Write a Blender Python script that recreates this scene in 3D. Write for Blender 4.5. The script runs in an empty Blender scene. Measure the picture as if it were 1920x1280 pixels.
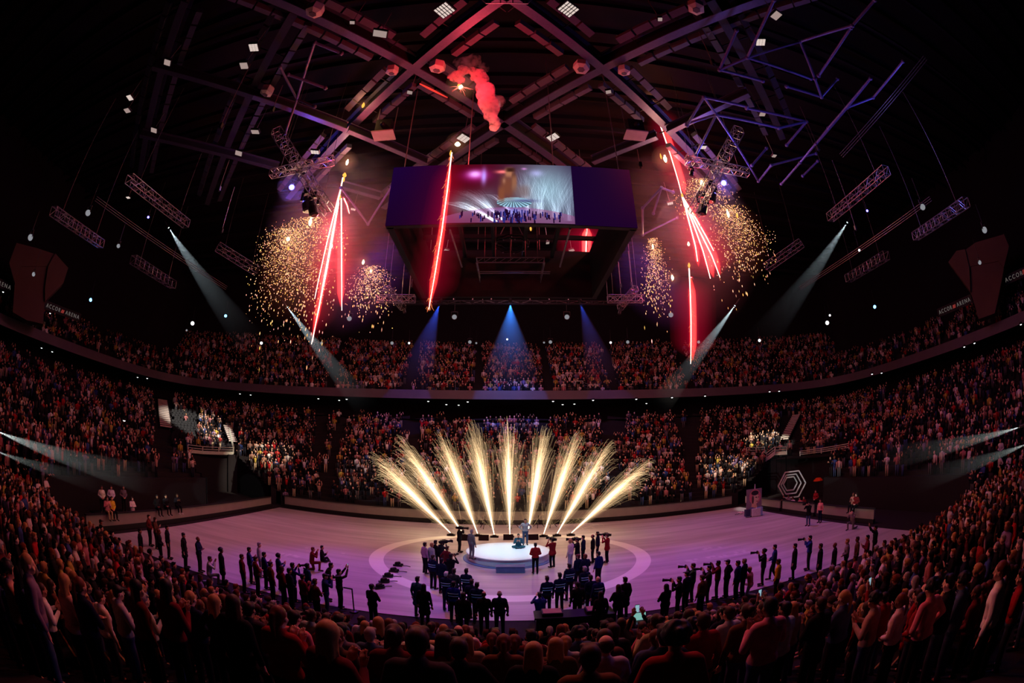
import bpy, bmesh, math, random
import numpy as np
from mathutils import Vector, Matrix, Euler, noise

rnd = random.Random(7)
nrs = np.random.RandomState(11)
SC = bpy.context.scene
COL = SC.collection
PI = math.pi

# ------------------------------------------------------------------ camera (16 mm full frame fisheye)
F_PX, PITCH, CAM_H, YAW = 846.84, 0.240, 6.676, 0.018
cam_d = bpy.data.cameras.new('camera')
cam = bpy.data.objects.new('camera', cam_d)
COL.objects.link(cam)
cam.location = (0, 0, CAM_H)
cam.rotation_euler = (PI / 2 + PITCH, 0, -YAW)
cam_d.type = 'PANO'
cam_d.sensor_width = 36.0
cam_d.sensor_fit = 'HORIZONTAL'
cam_d.clip_end = 400
SC.render.engine = SC.render.engine
for holder in (cam_d, getattr(cam_d, 'cycles', None)):
    if holder is None:
        continue
    for k, v in (('panorama_type', 'FISHEYE_EQUISOLID'), ('fisheye_lens', F_PX / 1920 * 36.0), ('fisheye_fov', 2 * PI)):
        try:
            setattr(holder, k, v)
        except Exception as e:
            pass
SC.camera = cam


def ray(px, py):
    """direction of the camera ray through a pixel of the 1920x1280 frame"""
    X, Y = px - 960.0, 640.0 - py
    R = math.hypot(X, Y) / F_PX
    th = 2 * math.asin(min(R / 2, .999))
    s = math.sin(th) / (R * F_PX + 1e-12)
    x, u, d = s * X, s * Y, math.cos(th)
    c, sn = math.cos(PITCH), math.sin(PITCH)
    y, z = c * d - sn * u, sn * d + c * u
    c, sn = math.cos(YAW), math.sin(YAW)
    return Vector((c * x + sn * y, -sn * x + c * y, z))


EYE = Vector((0, 0, CAM_H))


def at_z(px, py, z):
    d = ray(px, py)
    return EYE + d * ((z - CAM_H) / d.z)


def at_y(px, py, y):
    d = ray(px, py)
    return EYE + d * (y / d.y)


def at_d(px, py, dist):
    return EYE + ray(px, py) * dist


def project(P):
    x, y, z = P[0], P[1], P[2] - CAM_H
    c, s = math.cos(YAW), math.sin(YAW)
    x, y = c * x - s * y, s * x + c * y
    c, s = math.cos(PITCH), math.sin(PITCH)
    d, u = c * y + s * z, -s * y + c * z
    r = math.hypot(x, u)
    th = math.atan2(r, d)
    R = 2 * math.sin(th / 2) * F_PX / max(r, 1e-9)
    return 960 + R * x, 640 - R * u


def in_view(P, m=40):
    a, b = project(P)
    return -m < a < 1920 + m and -m < b < 1280 + m


# ------------------------------------------------------------------ colour helpers
def lin(c):
    return tuple(((v / 12.92) if v <= .04045 else ((v + .055) / 1.055) ** 2.4) for v in c)


def rgb(r, g, b):
    return lin((r / 255, g / 255, b / 255))


# ------------------------------------------------------------------ materials
def new_mat(name):
    m = bpy.data.materials.new(name)
    m.use_nodes = True
    m.node_tree.nodes.clear()
    out = m.node_tree.nodes.new('ShaderNodeOutputMaterial')
    return m, m.node_tree, out


def N(t, kind, **kw):
    n = t.nodes.new(kind)
    for k, v in kw.items():
        setattr(n, k, v)
    return n


def surf(name, col, rough=.6, metal=0.0, var=.25, scale=6.0, spec=.3, bump=0.0):
    """plain surface with a little procedural variation"""
    m, t, out = new_mat(name)
    p = N(t, 'ShaderNodeBsdfPrincipled')
    p.inputs['Roughness'].default_value = rough
    p.inputs['Metallic'].default_value = metal
    p.inputs['Specular IOR Level'].default_value = spec
    tc = N(t, 'ShaderNodeTexCoord')
    no = N(t, 'ShaderNodeTexNoise')
    no.inputs['Scale'].default_value = scale
    no.inputs['Detail'].default_value = 3
    t.links.new(tc.outputs['Object'], no.inputs['Vector'])
    mx = N(t, 'ShaderNodeMixRGB')
    mx.inputs[1].default_value = (*[c * (1 - var) for c in col], 1)
    mx.inputs[2].default_value = (*[min(1, c * (1 + var)) for c in col], 1)
    t.links.new(no.outputs['Fac'], mx.inputs[0])
    t.links.new(mx.outputs[0], p.inputs['Base Color'])
    if bump:
        b = N(t, 'ShaderNodeBump')
        b.inputs['Strength'].default_value = bump
        t.links.new(no.outputs['Fac'], b.inputs['Height'])
        t.links.new(b.outputs[0], p.inputs['Normal'])
    t.links.new(p.outputs[0], out.inputs['Surface'])
    return m


def tinted(name, rough=.8, spec=.15, var=.3, scale=14.0):
    """cloth, hair or skin: the colour of each object is its own (object colour)"""
    m, t, out = new_mat(name)
    p = N(t, 'ShaderNodeBsdfPrincipled')
    p.inputs['Roughness'].default_value = rough
    p.inputs['Specular IOR Level'].default_value = spec
    oi = N(t, 'ShaderNodeObjectInfo')
    tc = N(t, 'ShaderNodeTexCoord')
    no = N(t, 'ShaderNodeTexNoise')
    no.inputs['Scale'].default_value = scale
    t.links.new(tc.outputs['Object'], no.inputs['Vector'])
    mr = N(t, 'ShaderNodeMapRange')
    mr.inputs[3].default_value = 1 - var
    mr.inputs[4].default_value = 1 + var
    t.links.new(no.outputs['Fac'], mr.inputs[0])
    mx = N(t, 'ShaderNodeVectorMath', operation='SCALE')
    t.links.new(oi.outputs['Color'], mx.inputs[0])
    t.links.new(mr.outputs[0], mx.inputs['Scale'])
    t.links.new(mx.outputs[0], p.inputs['Base Color'])
    t.links.new(p.outputs[0], out.inputs['Surface'])
    return m


def vcol_mat(name, rough=.8, attr='Col'):
    m, t, out = new_mat(name)
    p = N(t, 'ShaderNodeBsdfPrincipled')
    p.inputs['Roughness'].default_value = rough
    p.inputs['Specular IOR Level'].default_value = .1
    a = N(t, 'ShaderNodeAttribute', attribute_name=attr)
    t.links.new(a.outputs['Color'], p.inputs['Base Color'])
    t.links.new(p.outputs[0], out.inputs['Surface'])
    return m


def glow(name, col, strength, attr=None):
    """gives off light (lamps, sparks, flames, screens)"""
    m, t, out = new_mat(name)
    e = N(t, 'ShaderNodeEmission')
    e.inputs['Color'].default_value = (*col, 1)
    e.inputs['Strength'].default_value = strength
    if attr:
        a = N(t, 'ShaderNodeAttribute', attribute_name=attr)
        t.links.new(a.outputs['Color'], e.inputs['Color'])
    t.links.new(e.outputs[0], out.inputs['Surface'])
    try:
        m.cycles.emission_sampling = 'NONE'
    except Exception:
        pass
    return m


def fire_glow(name, col, dens):
    """hot gas of jets and trails, and added halos round fires: homogeneous, emissive"""
    m, t, out = new_mat(name)
    e = N(t, 'ShaderNodeEmission')
    e.inputs['Color'].default_value = (*col, 1)
    e.inputs['Strength'].default_value = dens
    t.links.new(e.outputs[0], out.inputs['Volume'])
    try:
        m.cycles.homogeneous_volume = True
        m.cycles.emission_sampling = 'NONE'
    except Exception:
        pass
    return m


M = {}
M['concrete_dark'] = surf('dark concrete', rgb(34, 31, 33), .9, spec=.15)
M['black'] = surf('black paint', rgb(22, 21, 23), .6)
M['roof_deck'] = surf('black roof deck', rgb(24, 20, 23), .9, scale=1.2, spec=.1)
M['wall_dark'] = surf('dark wall', rgb(26, 21, 23), .9, scale=1.0, spec=.1)
M['fascia'] = surf('balcony fascia paint', rgb(84, 72, 78), .6, scale=.6)
M['board'] = surf('grey board vinyl', rgb(136, 128, 120), .55, scale=1.5, var=.15)
M['board_dark'] = surf('dark board foot', rgb(26, 24, 26), .7)
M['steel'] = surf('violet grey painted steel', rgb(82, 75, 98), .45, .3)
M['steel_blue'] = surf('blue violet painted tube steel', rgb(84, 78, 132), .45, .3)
M['steel_shaded'] = surf('girder steel with shade in its colour', rgb(36, 34, 44), .6, .2)  # same girders, with the shade of the outer roof put into the colour
M['steel_panel'] = surf('acoustic panel', rgb(78, 70, 80), .8, scale=2)
M['truss'] = surf('aluminium truss', rgb(150, 148, 155), .35, .8)
M['wire'] = surf('steel wire', rgb(120, 112, 112), .4, .6)
M['lamp_body'] = surf('black lamp body', rgb(24, 24, 26), .4, .2)
M['lens_grey'] = surf('lamp reflector', rgb(190, 190, 195), .25, .7)
M['beige'] = surf('beige concrete', rgb(84, 60, 48), .85, scale=.4)
M['box_pale'] = surf('pale faceted housing', rgb(176, 160, 150), .6, scale=2)
M['canvas_white'] = surf('white canvas', rgb(205, 200, 204), .7)
M['stage_white'] = surf('white stage deck', rgb(225, 232, 235), .45, var=.04)
M['step_blue'] = surf('blue grey step', rgb(90, 104, 150), .6)
M['rail_white'] = surf('pale galvanised rail', rgb(205, 208, 190), .4, .2)
M['stair'] = surf('pale stair treads', rgb(180, 168, 158), .8, scale=3)
M['seat'] = surf('dark grey seat plastic', rgb(16, 17, 20), .55, spec=.12)
M['cable'] = surf('black rubber', rgb(16, 16, 17), .5)
M['skin'] = tinted('skin', .55, .25, .1, 9)
M['cloth'] = tinted('cloth', .85, .1, .28, 11)
M['hair'] = tinted('hair', .5, .3, .35, 40)
M['shoe'] = tinted('shoe leather', .6, .25, .15)
M['reflective'] = surf('pale reflective tape', rgb(150, 205, 230), .35, .1, var=.1)
M['crowd'] = vcol_mat('crowd')
M['nosing'] = surf('yellow stair nosing', rgb(190, 150, 80), .7)


# ------------------------------------------------------------------ mesh collecting
class MB:
    def __init__(s):
        s.v, s.f, s.c = [], [], []

    def add(s, vs, fs, col=None):
        b = len(s.v)
        s.v.extend([tuple(v) for v in vs])
        s.f.extend([tuple(b + i for i in f) for f in fs])
        if col is not None:
            s.c.extend([col] * len(vs))
        return s

    def box(s, c, size, R=None, col=None, taper=1.0):
        hx, hy, hz = [a / 2 for a in size]
        vs = []
        for z in (-1, 1):
            k = taper if z > 0 else 1.0
            for x, y in ((-1, -1), (1, -1), (1, 1), (-1, 1)):
                p = Vector((x * hx * k, y * hy * k, z * hz))
                if R is not None:
                    p = R @ p
                vs.append(Vector(c) + p)
        return s.add(vs, [(3, 2, 1, 0), (4, 5, 6, 7), (0, 1, 5, 4), (1, 2, 6, 5), (2, 3, 7, 6), (3, 0, 4, 7)], col)

    def bar(s, a, b, w, h, up=(0, 0, 1)):
        """box beam from a to b, w wide, h tall"""
        a, b = Vector(a), Vector(b)
        d = b - a
        L = d.length
        d.normalize()
        sx = d.cross(Vector(up))
        if sx.length < 1e-4:
            sx = d.cross(Vector((1, 0, 0)))
        sx.normalize()
        u = sx.cross(d)
        vs = []
        for p in (a, b):
            for i, j in ((-1, -1), (1, -1), (1, 1), (-1, 1)):
                vs.append(p + sx * (i * w / 2) + u * (j * h / 2))
        return s.add(vs, [(3, 2, 1, 0), (4, 5, 6, 7), (0, 1, 5, 4), (1, 2, 6, 5), (2, 3, 7, 6), (3, 0, 4, 7)])

    def tube(s, pts, r, n=6, r2=None, caps=True, col=None):
        pts = [Vector(p) for p in pts]
        k = len(pts)
        rs = r if isinstance(r, (list, tuple)) else [r + ((r2 if r2 is not None else r) - r) * i / max(1, k - 1) for i in range(k)]
        d0 = (pts[1] - pts[0]).normalized()
        ref = Vector((0, 0, 1)) if abs(d0.z) < .9 else Vector((1, 0, 0))
        vs, fs = [], []
        for i, p in enumerate(pts):
            d = (pts[min(i + 1, k - 1)] - pts[max(i - 1, 0)])
            if d.length < 1e-9:
                d = d0
            d.normalize()
            x = d.cross(ref)
            if x.length < 1e-4:
                x = d.cross(Vector((0, 1, .3)))
            x.normalize()
            y = d.cross(x)
            for j in range(n):
                a = 2 * PI * j / n
                vs.append(p + (x * math.cos(a) + y * math.sin(a)) * rs[i])
        for i in range(k - 1):
            for j in range(n):
                fs.append((i * n + j, i * n + (j + 1) % n, (i + 1) * n + (j + 1) % n, (i + 1) * n + j))
        if caps:
            fs.append(tuple(range(n - 1, -1, -1)))
            fs.append(tuple((k - 1) * n + j for j in range(n)))
        return s.add(vs, fs, col)

    def ball(s, c, r, seg=10, rings=6, R=None, col=None):
        r = r if isinstance(r, (tuple, list)) else (r, r, r)
        vs, fs = [], []
        for i in range(1, rings):
            th = PI * i / rings
            for j in range(seg):
                ph = 2 * PI * j / seg
                vs.append(Vector((r[0] * math.sin(th) * math.cos(ph), r[1] * math.sin(th) * math.sin(ph), r[2] * math.cos(th))))
        top, bot = len(vs), len(vs) + 1
        vs += [Vector((0, 0, r[2])), Vector((0, 0, -r[2]))]
        if R is not None:
            vs = [R @ v for v in vs]
        vs = [v + Vector(c) for v in vs]
        for i in range(rings - 2):
            for j in range(seg):
                a, b = i * seg + j, i * seg + (j + 1) % seg
                fs.append((a, a + seg, b + seg, b))
        for j in range(seg):
            fs.append((top, j, (j + 1) % seg))
            e = (rings - 2) * seg
            fs.append((bot, e + (j + 1) % seg, e + j))
        return s.add(vs, fs, col)

    def cap(s, a, b, ra, rb, seg=10):
        """tapered capsule"""
        a, b = Vector(a), Vector(b)
        s.ball(a, ra, seg, 6)
        s.ball(b, rb, seg, 6)
        if (b - a).length > 1e-5:
            s.tube([a, b], [ra, rb], seg)
        return s

    def lathe(s, prof, c=(0, 0, 0), n=24, R=None, col=None):
        """prof: (radius, z) from bottom to top, closed with caps"""
        vs, fs = [], []
        for r, z in prof:
            for j in range(n):
                a = 2 * PI * j / n
                p = Vector((r * math.cos(a), r * math.sin(a), z))
                vs.append((R @ p if R is not None else p) + Vector(c))
        for i in range(len(prof) - 1):
            for j in range(n):
                fs.append((i * n + j, i * n + (j + 1) % n, (i + 1) * n + (j + 1) % n, (i + 1) * n + j))
        fs.append(tuple(range(n - 1, -1, -1)))
        fs.append(tuple((len(prof) - 1) * n + j for j in range(n)))
        return s.add(vs, fs, col)

    def mesh(s, name, smooth=False):
        me = bpy.data.meshes.new(name)
        me.from_pydata(s.v, [], s.f)
        if s.c:
            ca = me.color_attributes.new('Col', 'FLOAT_COLOR', 'POINT')
            arr = np.ones((len(s.v), 4), np.float32)
            arr[:, :3] = np.array(s.c, np.float32)[:, :3]
            ca.data.foreach_set('color', arr.ravel())
        if smooth:
            me.polygons.foreach_set('use_smooth', [True] * len(me.polygons))
        me.update()
        return me

    def build(s, name, mat, parent=None, smooth=False, loc=None, **props):
        return link(name, s.mesh(name, smooth), mat, parent, loc, **props)


def link(name, me, mat=None, parent=None, loc=None, **props):
    o = bpy.data.objects.new(name, me)
    COL.objects.link(o)
    if mat is not None and not me.materials:
        me.materials.append(mat)
    if parent is not None:
        o.parent = parent
    if loc is not None:
        o.location = loc
    tag(o, **props)
    return o


def tag(o, label=None, cat=None, group=None, kind=None):
    if label:
        o['label'] = label
    if cat:
        o['category'] = cat
    if group:
        o['group'] = group
    if kind:
        o['kind'] = kind
    return o


def empty(name, loc, label=None, cat=None, group=None, rz=0, rot=None):
    o = bpy.data.objects.new(name, None)
    o.empty_display_size = .2
    COL.objects.link(o)
    o.location = loc
    o.rotation_euler = rot if rot is not None else (0, 0, rz)
    return tag(o, label, cat, group)


def copy_tree(o, parent=None):
    c = o.copy()
    COL.objects.link(c)
    if parent is not None:
        c.parent = parent
    for ch in list(o.children):
        copy_tree(ch, c)
    return c


def look_rot(d, up=(0, 0, 1)):
    """matrix whose +Z looks along d"""
    return Vector(d).to_track_quat('Z', 'Y').to_matrix()


def nth(i):
    w = ['first', 'second', 'third', 'fourth', 'fifth', 'sixth', 'seventh', 'eighth', 'ninth', 'tenth', 'eleventh', 'twelfth', 'thirteenth', 'fourteenth',
         'fifteenth', 'sixteenth', 'seventeenth', 'eighteenth', 'nineteenth', 'twentieth']
    if i < 20:
        return w[i]
    return ['twenty', 'thirty', 'forty'][(i + 1) // 10 - 2] + ('-' + w[(i + 1) % 10 - 1] if (i + 1) % 10 else 'th')


# ------------------------------------------------------------------ court and bowl geometry
XC, HX, YN, YF = .64, 21.94, 16.33, 39.13       # the white floor cover
BX, BY0, BY1 = 22.75, 15.3, 40.25               # the boards round it
CX, CY = XC, (BY0 + BY1) / 2
HBY = (BY1 - BY0) / 2


def sup(c, s, a, b, n):
    return (abs(c / a) ** n + abs(s / b) ** n) ** (-1.0 / n)


def r_in(t):
    return sup(math.cos(t), math.sin(t), BX, HBY, 14)


def r_out(t):
    return sup(math.cos(t), math.sin(t), 51.5 if math.cos(t) < 0 else 49.5, 28.3, 6)


def weights(t):
    c, s = math.cos(t), math.sin(t)
    k = r_in(t)
    u, v = abs(c * k) / BX, s * k / HBY
    sm = lambda x: max(0, min(1, x)) ** 2 * (3 - 2 * max(0, min(1, x)))
    far = sm((v - u) * 5 + .5) if v > 0 else 0
    near = sm((-v - u) * 5 + .5) if v < 0 else 0
    side = 1 - far - near
    return far, near, side


def bowl_params(t):
    f, n, s = weights(t)
    L = r_out(t) - r_in(t)
    g = .9 * f + 3.4 * n + 4.2 * s
    z0 = .95 * f + 0.0 * n + 2.4 * s
    zt = 10.3 * f + .42 * (L - 3.4) * n + 10.3 * s
    return L, g, z0, zt


def bowl_z(t, r):
    L, g, z0, zt = bowl_params(t)
    if r < g:
        return 0.0
    z = z0 + (zt - z0) * (r - g) / max(L - g, 1)
    n = weights(t)[1]
    if n > 0:
        x = abs((r_in(t) + r) * math.cos(t) + CX)
        q = max(0, min(1, (x - 2.5) / 6))
        z *= 1 - .5 * n * q * q * (3 - 2 * q)
    return z


def polar(x, y):
    t = math.atan2(y - CY, x - CX)
    return t, math.hypot(x - CX, y - CY) - r_in(t)


def pt(t, r, z=0.0):
    R = r_in(t) + r
    return Vector((CX + R * math.cos(t), CY + R * math.sin(t), z))


UP_Z0, UP_SLOPE, UP_D = 13.6, .60, 14.5


def upper_z(t, r):
    return UP_Z0 + UP_SLOPE * (r - (r_out(t) - r_in(t)))


def bowl_hit(px, py, lift=0.0):
    """where the ray through a pixel meets the seating (lower bowl or upper tier)"""
    d = ray(px, py)
    s = 4.0
    while s < 120:
        P = EYE + d * s
        t, r = polar(P.x, P.y)
        L = r_out(t) - r_in(t)
        if 0 < r < L and P.y > 1 and P.z < bowl_z(t, r) + lift:
            return P, t, r, 'lower'
        if L < r < L + UP_D and P.z > 12 and P.z < upper_z(t, r) + lift:
            return P, t, r, 'upper'
        s += .05
    return None


# openings in the seating (corner tunnels): (t0, t1, r1)
OPEN = [(math.radians(151.5), math.radians(168), 10.4), (math.radians(8), math.radians(29.5), 9.4)]


def is_open(t, r):
    for a, b, R in OPEN:
        if a < t < b:
            # the edge beside the far stand runs outwards at a slant
            if r < R:
                return True
    return False
# ------------------------------------------------------------------ floor cover
def floor_material():
    m, t, out = new_mat('white floor cover')
    p = N(t, 'ShaderNodeBsdfPrincipled')
    p.inputs['Roughness'].default_value = .42
    p.inputs['Specular IOR Level'].default_value = .35
    tc = N(t, 'ShaderNodeTexCoord')
    # long creases and lanes in the cloth
    mp = N(t, 'ShaderNodeMapping')
    mp.inputs['Scale'].default_value = (.10, .8, 1)
    mp.inputs['Rotation'].default_value = (0, 0, .16)
    t.links.new(tc.outputs['Object'], mp.inputs['Vector'])
    n1 = N(t, 'ShaderNodeTexNoise')
    n1.inputs['Scale'].default_value = 1.6
    n1.inputs['Detail'].default_value = 6
    t.links.new(mp.outputs[0], n1.inputs['Vector'])
    w = N(t, 'ShaderNodeTexWave', wave_type='BANDS', bands_direction='Y')
    w.inputs['Scale'].default_value = .42
    w.inputs['Distortion'].default_value = 1.2
    w.inputs['Detail'].default_value = 2
    w.inputs['Detail Scale'].default_value = .6
    t.links.new(tc.outputs['Object'], w.inputs['Vector'])
    r1 = N(t, 'ShaderNodeMapRange')
    r1.inputs[1].default_value, r1.inputs[2].default_value = .35, .7
    r1.inputs[3].default_value, r1.inputs[4].default_value = .34, .50
    t.links.new(n1.outputs['Fac'], r1.inputs[0])
    pw = N(t, 'ShaderNodeMath', operation='POWER')
    t.links.new(w.outputs['Fac'], pw.inputs[0])
    pw.inputs[1].default_value = 14
    ml = N(t, 'ShaderNodeMath', operation='MULTIPLY_ADD')
    t.links.new(pw.outputs[0], ml.inputs[0])
    ml.inputs[1].default_value = -.035
    t.links.new(r1.outputs[0], ml.inputs[2])
    base = N(t, 'ShaderNodeCombineColor')
    sc = {}
    for i, k in enumerate((1.0, .965, 1.0)):
        q = N(t, 'ShaderNodeMath', operation='MULTIPLY')
        t.links.new(ml.outputs[0], q.inputs[0])
        q.inputs[1].default_value = k
        t.links.new(q.outputs[0], base.inputs[i])
    # printed ring round the stage
    sep = N(t, 'ShaderNodeSeparateXYZ')
    t.links.new(tc.outputs['Object'], sep.inputs[0])

    def mth(op, a, b=None, c=None):
        n = N(t, 'ShaderNodeMath', operation=op)
        for i, v in enumerate((a, b, c)):
            if v is None:
                continue
            if isinstance(v, (int, float)):
                n.inputs[i].default_value = v
            else:
                t.links.new(v, n.inputs[i])
        return n.outputs[0]
    dx = mth('SUBTRACT', sep.outputs[0], RING_C[0])
    dy = mth('SUBTRACT', sep.outputs[1], RING_C[1])
    rr = mth('SQRT', mth('ADD', mth('MULTIPLY', mth('MULTIPLY', dx, dx), (RING_R / RING_RX) ** 2), mth('MULTIPLY', dy, dy)))
    band = mth('LESS_THAN', mth('ABSOLUTE', mth('SUBTRACT', rr, RING_R)), .42)
    # the printed captions left and right of the ring: small pale strokes in two lines
    vo = N(t, 'ShaderNodeTexVoronoi', feature='F1', distance='CHEBYCHEV')
    mp2 = N(t, 'ShaderNodeMapping')
    mp2.inputs['Scale'].default_value = (2.6, 1.3, 1)
    t.links.new(tc.outputs['Object'], mp2.inputs['Vector'])
    t.links.new(mp2.outputs[0], vo.inputs['Vector'])
    vo.inputs['Scale'].default_value = 1.0
    ax = mth('ABSOLUTE', dx)
    inx = mth('MULTIPLY', mth('GREATER_THAN', ax, 8.9), mth('LESS_THAN', ax, 13.5))
    fy = mth('ABSOLUTE', mth('SUBTRACT', mth('ABSOLUTE', mth('SUBTRACT', sep.outputs[1], 24.0)), 1.1))
    iny = mth('LESS_THAN', fy, .38)
    st = mth('MULTIPLY', mth('MULTIPLY', inx, iny), mth('LESS_THAN', vo.outputs['Distance'], .28))
    fac = mth('MAXIMUM', mth('MULTIPLY', band, .68), mth('MULTIPLY', st, .22))
    mx = N(t, 'ShaderNodeMixRGB')
    t.links.new(fac, mx.inputs[0])
    t.links.new(base.outputs[0], mx.inputs[1])
    mx.inputs[2].default_value = (.86, .93, .84, 1)
    t.links.new(mx.outputs[0], p.inputs['Base Color'])
    bp = N(t, 'ShaderNodeBump')
    bp.inputs['Strength'].default_value = .35
    bp.inputs['Distance'].default_value = .12
    t.links.new(ml.outputs[0], bp.inputs['Height'])
    t.links.new(bp.outputs[0], p.inputs['Normal'])
    t.links.new(p.outputs[0], out.inputs['Surface'])
    return m


RING_C, RING_R, RING_RX = (.15, 25.0), 6.6, 7.9
_a, _b = at_z(679, 1062, 0), at_z(1237, 1062, 0)
_n, _f = at_z(955, 1122, 0), at_z(955, 1002, 0)
RING_C = ((_a.x + _b.x) / 2, (_n.y + _f.y) / 2)
RING_RX = (_b.x - _a.x) / 2
RING_R = (_f.y - _n.y) / 2

M['floor_cover'] = floor_material()
mb = MB()
nx, ny = 60, 34
vs = [(XC - HX + 2 * HX * i / nx, YN + (YF - YN) * j / ny, 0.0) for j in range(ny + 1) for i in range(nx + 1)]
fs = [(j * (nx + 1) + i, j * (nx + 1) + i + 1, (j + 1) * (nx + 1) + i + 1, (j + 1) * (nx + 1) + i) for j in range(ny) for i in range(nx)]
mb.add(vs, fs)
mb.build('floor', M['floor_cover'], kind='structure')
mb = MB()
mb.add([(-56, -6, -.03), (57, -6, -.03), (57, 62, -.03), (-56, 62, -.03)], [(0, 1, 2, 3)])
mb.build('floor_slab', M['concrete_dark'], kind='structure')

# ------------------------------------------------------------------ lower bowl terraces
ROW = .86


def terrace(name, t0, t1, n, rmax=None):
    mb = MB()
    ts = [math.radians(t0 + (t1 - t0) * i / n) for i in range(n + 1)]
    for i in range(n):
        a, b = ts[i], ts[i + 1]
        m_ = (a + b) / 2
        K = int((min(bowl_params(a)[0], bowl_params(b)[0]) - bowl_params(m_)[1]) / ROW) + 1
        prev = None
        for k in range(K + 1):
            g = bowl_params(m_)[1]
            r0, r1 = g + k * ROW, g + (k + 1) * ROW
            if is_open(m_, r0 + .4):
                prev = None
                continue
            za, zb = bowl_z(a, r0 + .01), bowl_z(b, r0 + .01)
            ga, gb = bowl_params(a)[1], bowl_params(b)[1]
            za = bowl_z(a, max(r0, ga) + .01)
            zb = bowl_z(b, max(r0, gb) + .01)
            if prev is None:
                pz = (-.02, -.02)
            else:
                pz = prev
            q = [pt(a, r0, pz[0]), pt(b, r0, pz[1]), pt(b, r0, zb), pt(a, r0, za)]
            mb.add(q, [(0, 1, 2, 3)])
            q = [pt(a, r0, za), pt(b, r0, zb), pt(b, r1, zb), pt(a, r1, za)]
            mb.add(q, [(0, 1, 2, 3)])
            prev = (za, zb)
    # cheeks of the openings
    for (oa, ob, R) in OPEN:
        for e in (oa, ob):
            if math.radians(min(t0, t1)) <= e <= math.radians(max(t0, t1)):
                pts = []
                k = 0
                g = bowl_params(e)[1]
                while g + k * ROW < R:
                    pts += [pt(e, g + k * ROW, bowl_z(e, g + k * ROW + .01) + .05), pt(e, g + (k + 1) * ROW, bowl_z(e, g + k * ROW + .01) + .05)]
                    k += 1
                base = [pt(e, g, -.02), pt(e, g + k * ROW, -.02)]
                mb.add([base[0], *pts, base[1]], [tuple(range(len(pts) + 2))])
    o = mb.build(name, M['concrete_dark'], kind='structure')
    return o


terrace('terrace_far', 29.5, 151.5, 122)
terrace('terrace_left', 151.5, 213, 62)
terrace('terrace_right', 29.5, -33, 62)
terrace('terrace_near', 213, 327, 114)

# ceiling of the tunnels and their dark backs
mb = MB()
for (a, b, R) in OPEN:
    zz = bowl_z((a + b) / 2, R) - .25
    q = [pt(a, R + .1, zz), pt(b, R + .1, zz), pt(b, R + 14, zz), pt(a, R + 14, zz)]
    mb.add(q, [(0, 1, 2, 3)])
    q = [pt(a, R + 14, -.02), pt(b, R + 14, -.02), pt(b, R + 14, zz), pt(a, R + 14, zz)]
    mb.add(q, [(0, 1, 2, 3)])
mb.build('wall_tunnel', M['wall_dark'], kind='structure')

# ------------------------------------------------------------------ balcony: fascia, soffit, back wall of lower bowl
def up_rows(t):
    return int(9.5 + 9.5 * weights(t)[0])


T0, T1, NT = -36, 216, 252
mbf, mbs, mbw, mbu, mbb = MB(), MB(), MB(), MB(), MB()
for i in range(NT):
    a, b = math.radians(T0 + (T1 - T0) * i / NT), math.radians(T0 + (T1 - T0) * (i + 1) / NT)
    La, Lb = r_out(a) - r_in(a), r_out(b) - r_in(b)
    f0 = 1.9
    z0, z1 = 12.75, 13.85
    # fascia front, its cap, and the inner face of the parapet
    mbf.add([pt(a, La - f0, z0), pt(b, Lb - f0, z0), pt(b, Lb - f0 + .12, z1), pt(a, La - f0 + .12, z1)], [(0, 1, 2, 3)])
    mbf.add([pt(a, La - f0 + .12, z1), pt(b, Lb - f0 + .12, z1), pt(b, Lb - f0 + .5, z1), pt(a, La - f0 + .5, z1)], [(0, 1, 2, 3)])
    mbf.add([pt(a, La - f0 + .5, z1), pt(b, Lb - f0 + .5, z1), pt(b, Lb - f0 + .5, 13.0), pt(a, La - f0 + .5, 13.0)], [(0, 1, 2, 3)])
    mbs.add([pt(a, La - f0, z0), pt(b, Lb - f0, z0), pt(b, Lb + 3.4, z0 - .2), pt(a, La + 3.4, z0 - .2)], [(3, 2, 1, 0)])
    mbw.add([pt(a, La + 3.4, 8.5), pt(b, Lb + 3.4, 8.5), pt(b, Lb + 3.4, z0), pt(a, La + 3.4, z0)], [(0, 1, 2, 3)])
    mbw.add([pt(a, La - .4, bowl_z(a, La)), pt(b, Lb - .4, bowl_z(b, Lb)), pt(b, Lb + 3.4, 9.9), pt(a, La + 3.4, 9.9)], [(0, 1, 2, 3)])
    # upper rows
    ra, rb = La - 1.4, Lb - 1.4
    za = UP_Z0 - .6
    for k in range(up_rows((a + b) / 2)):
        zn = UP_Z0 - .6 + k * ROW * UP_SLOPE
        qa, qb = pt(a, ra + k * ROW, za), pt(b, rb + k * ROW, za)
        mbu.add([qa, qb, pt(b, rb + k * ROW, zn), pt(a, ra + k * ROW, zn)], [(0, 1, 2, 3)])
        mbu.add([pt(a, ra + k * ROW, zn), pt(b, rb + k * ROW, zn), pt(b, rb + (k + 1) * ROW, zn), pt(a, ra + (k + 1) * ROW, zn)], [(0, 1, 2, 3)])
        za = zn
    re_a, re_b = ra + up_rows((a + b) / 2) * ROW, rb + up_rows((a + b) / 2) * ROW
    mbb.add([pt(a, re_a, za - 2), pt(b, re_b, za - 2), pt(b, re_b, 36), pt(a, re_a, 36)], [(0, 1, 2, 3)])
mbf.build('trim_balcony', M['fascia'], kind='structure')
mbs.build('ceiling_soffit', M['wall_dark'], kind='structure')
mbw.build('wall_concourse', M['wall_dark'], kind='structure')
mbu.build('terrace_upper', M['concrete_dark'], kind='structure')
mbb.build('wall_bowl', M['wall_dark'], kind='structure')

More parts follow.
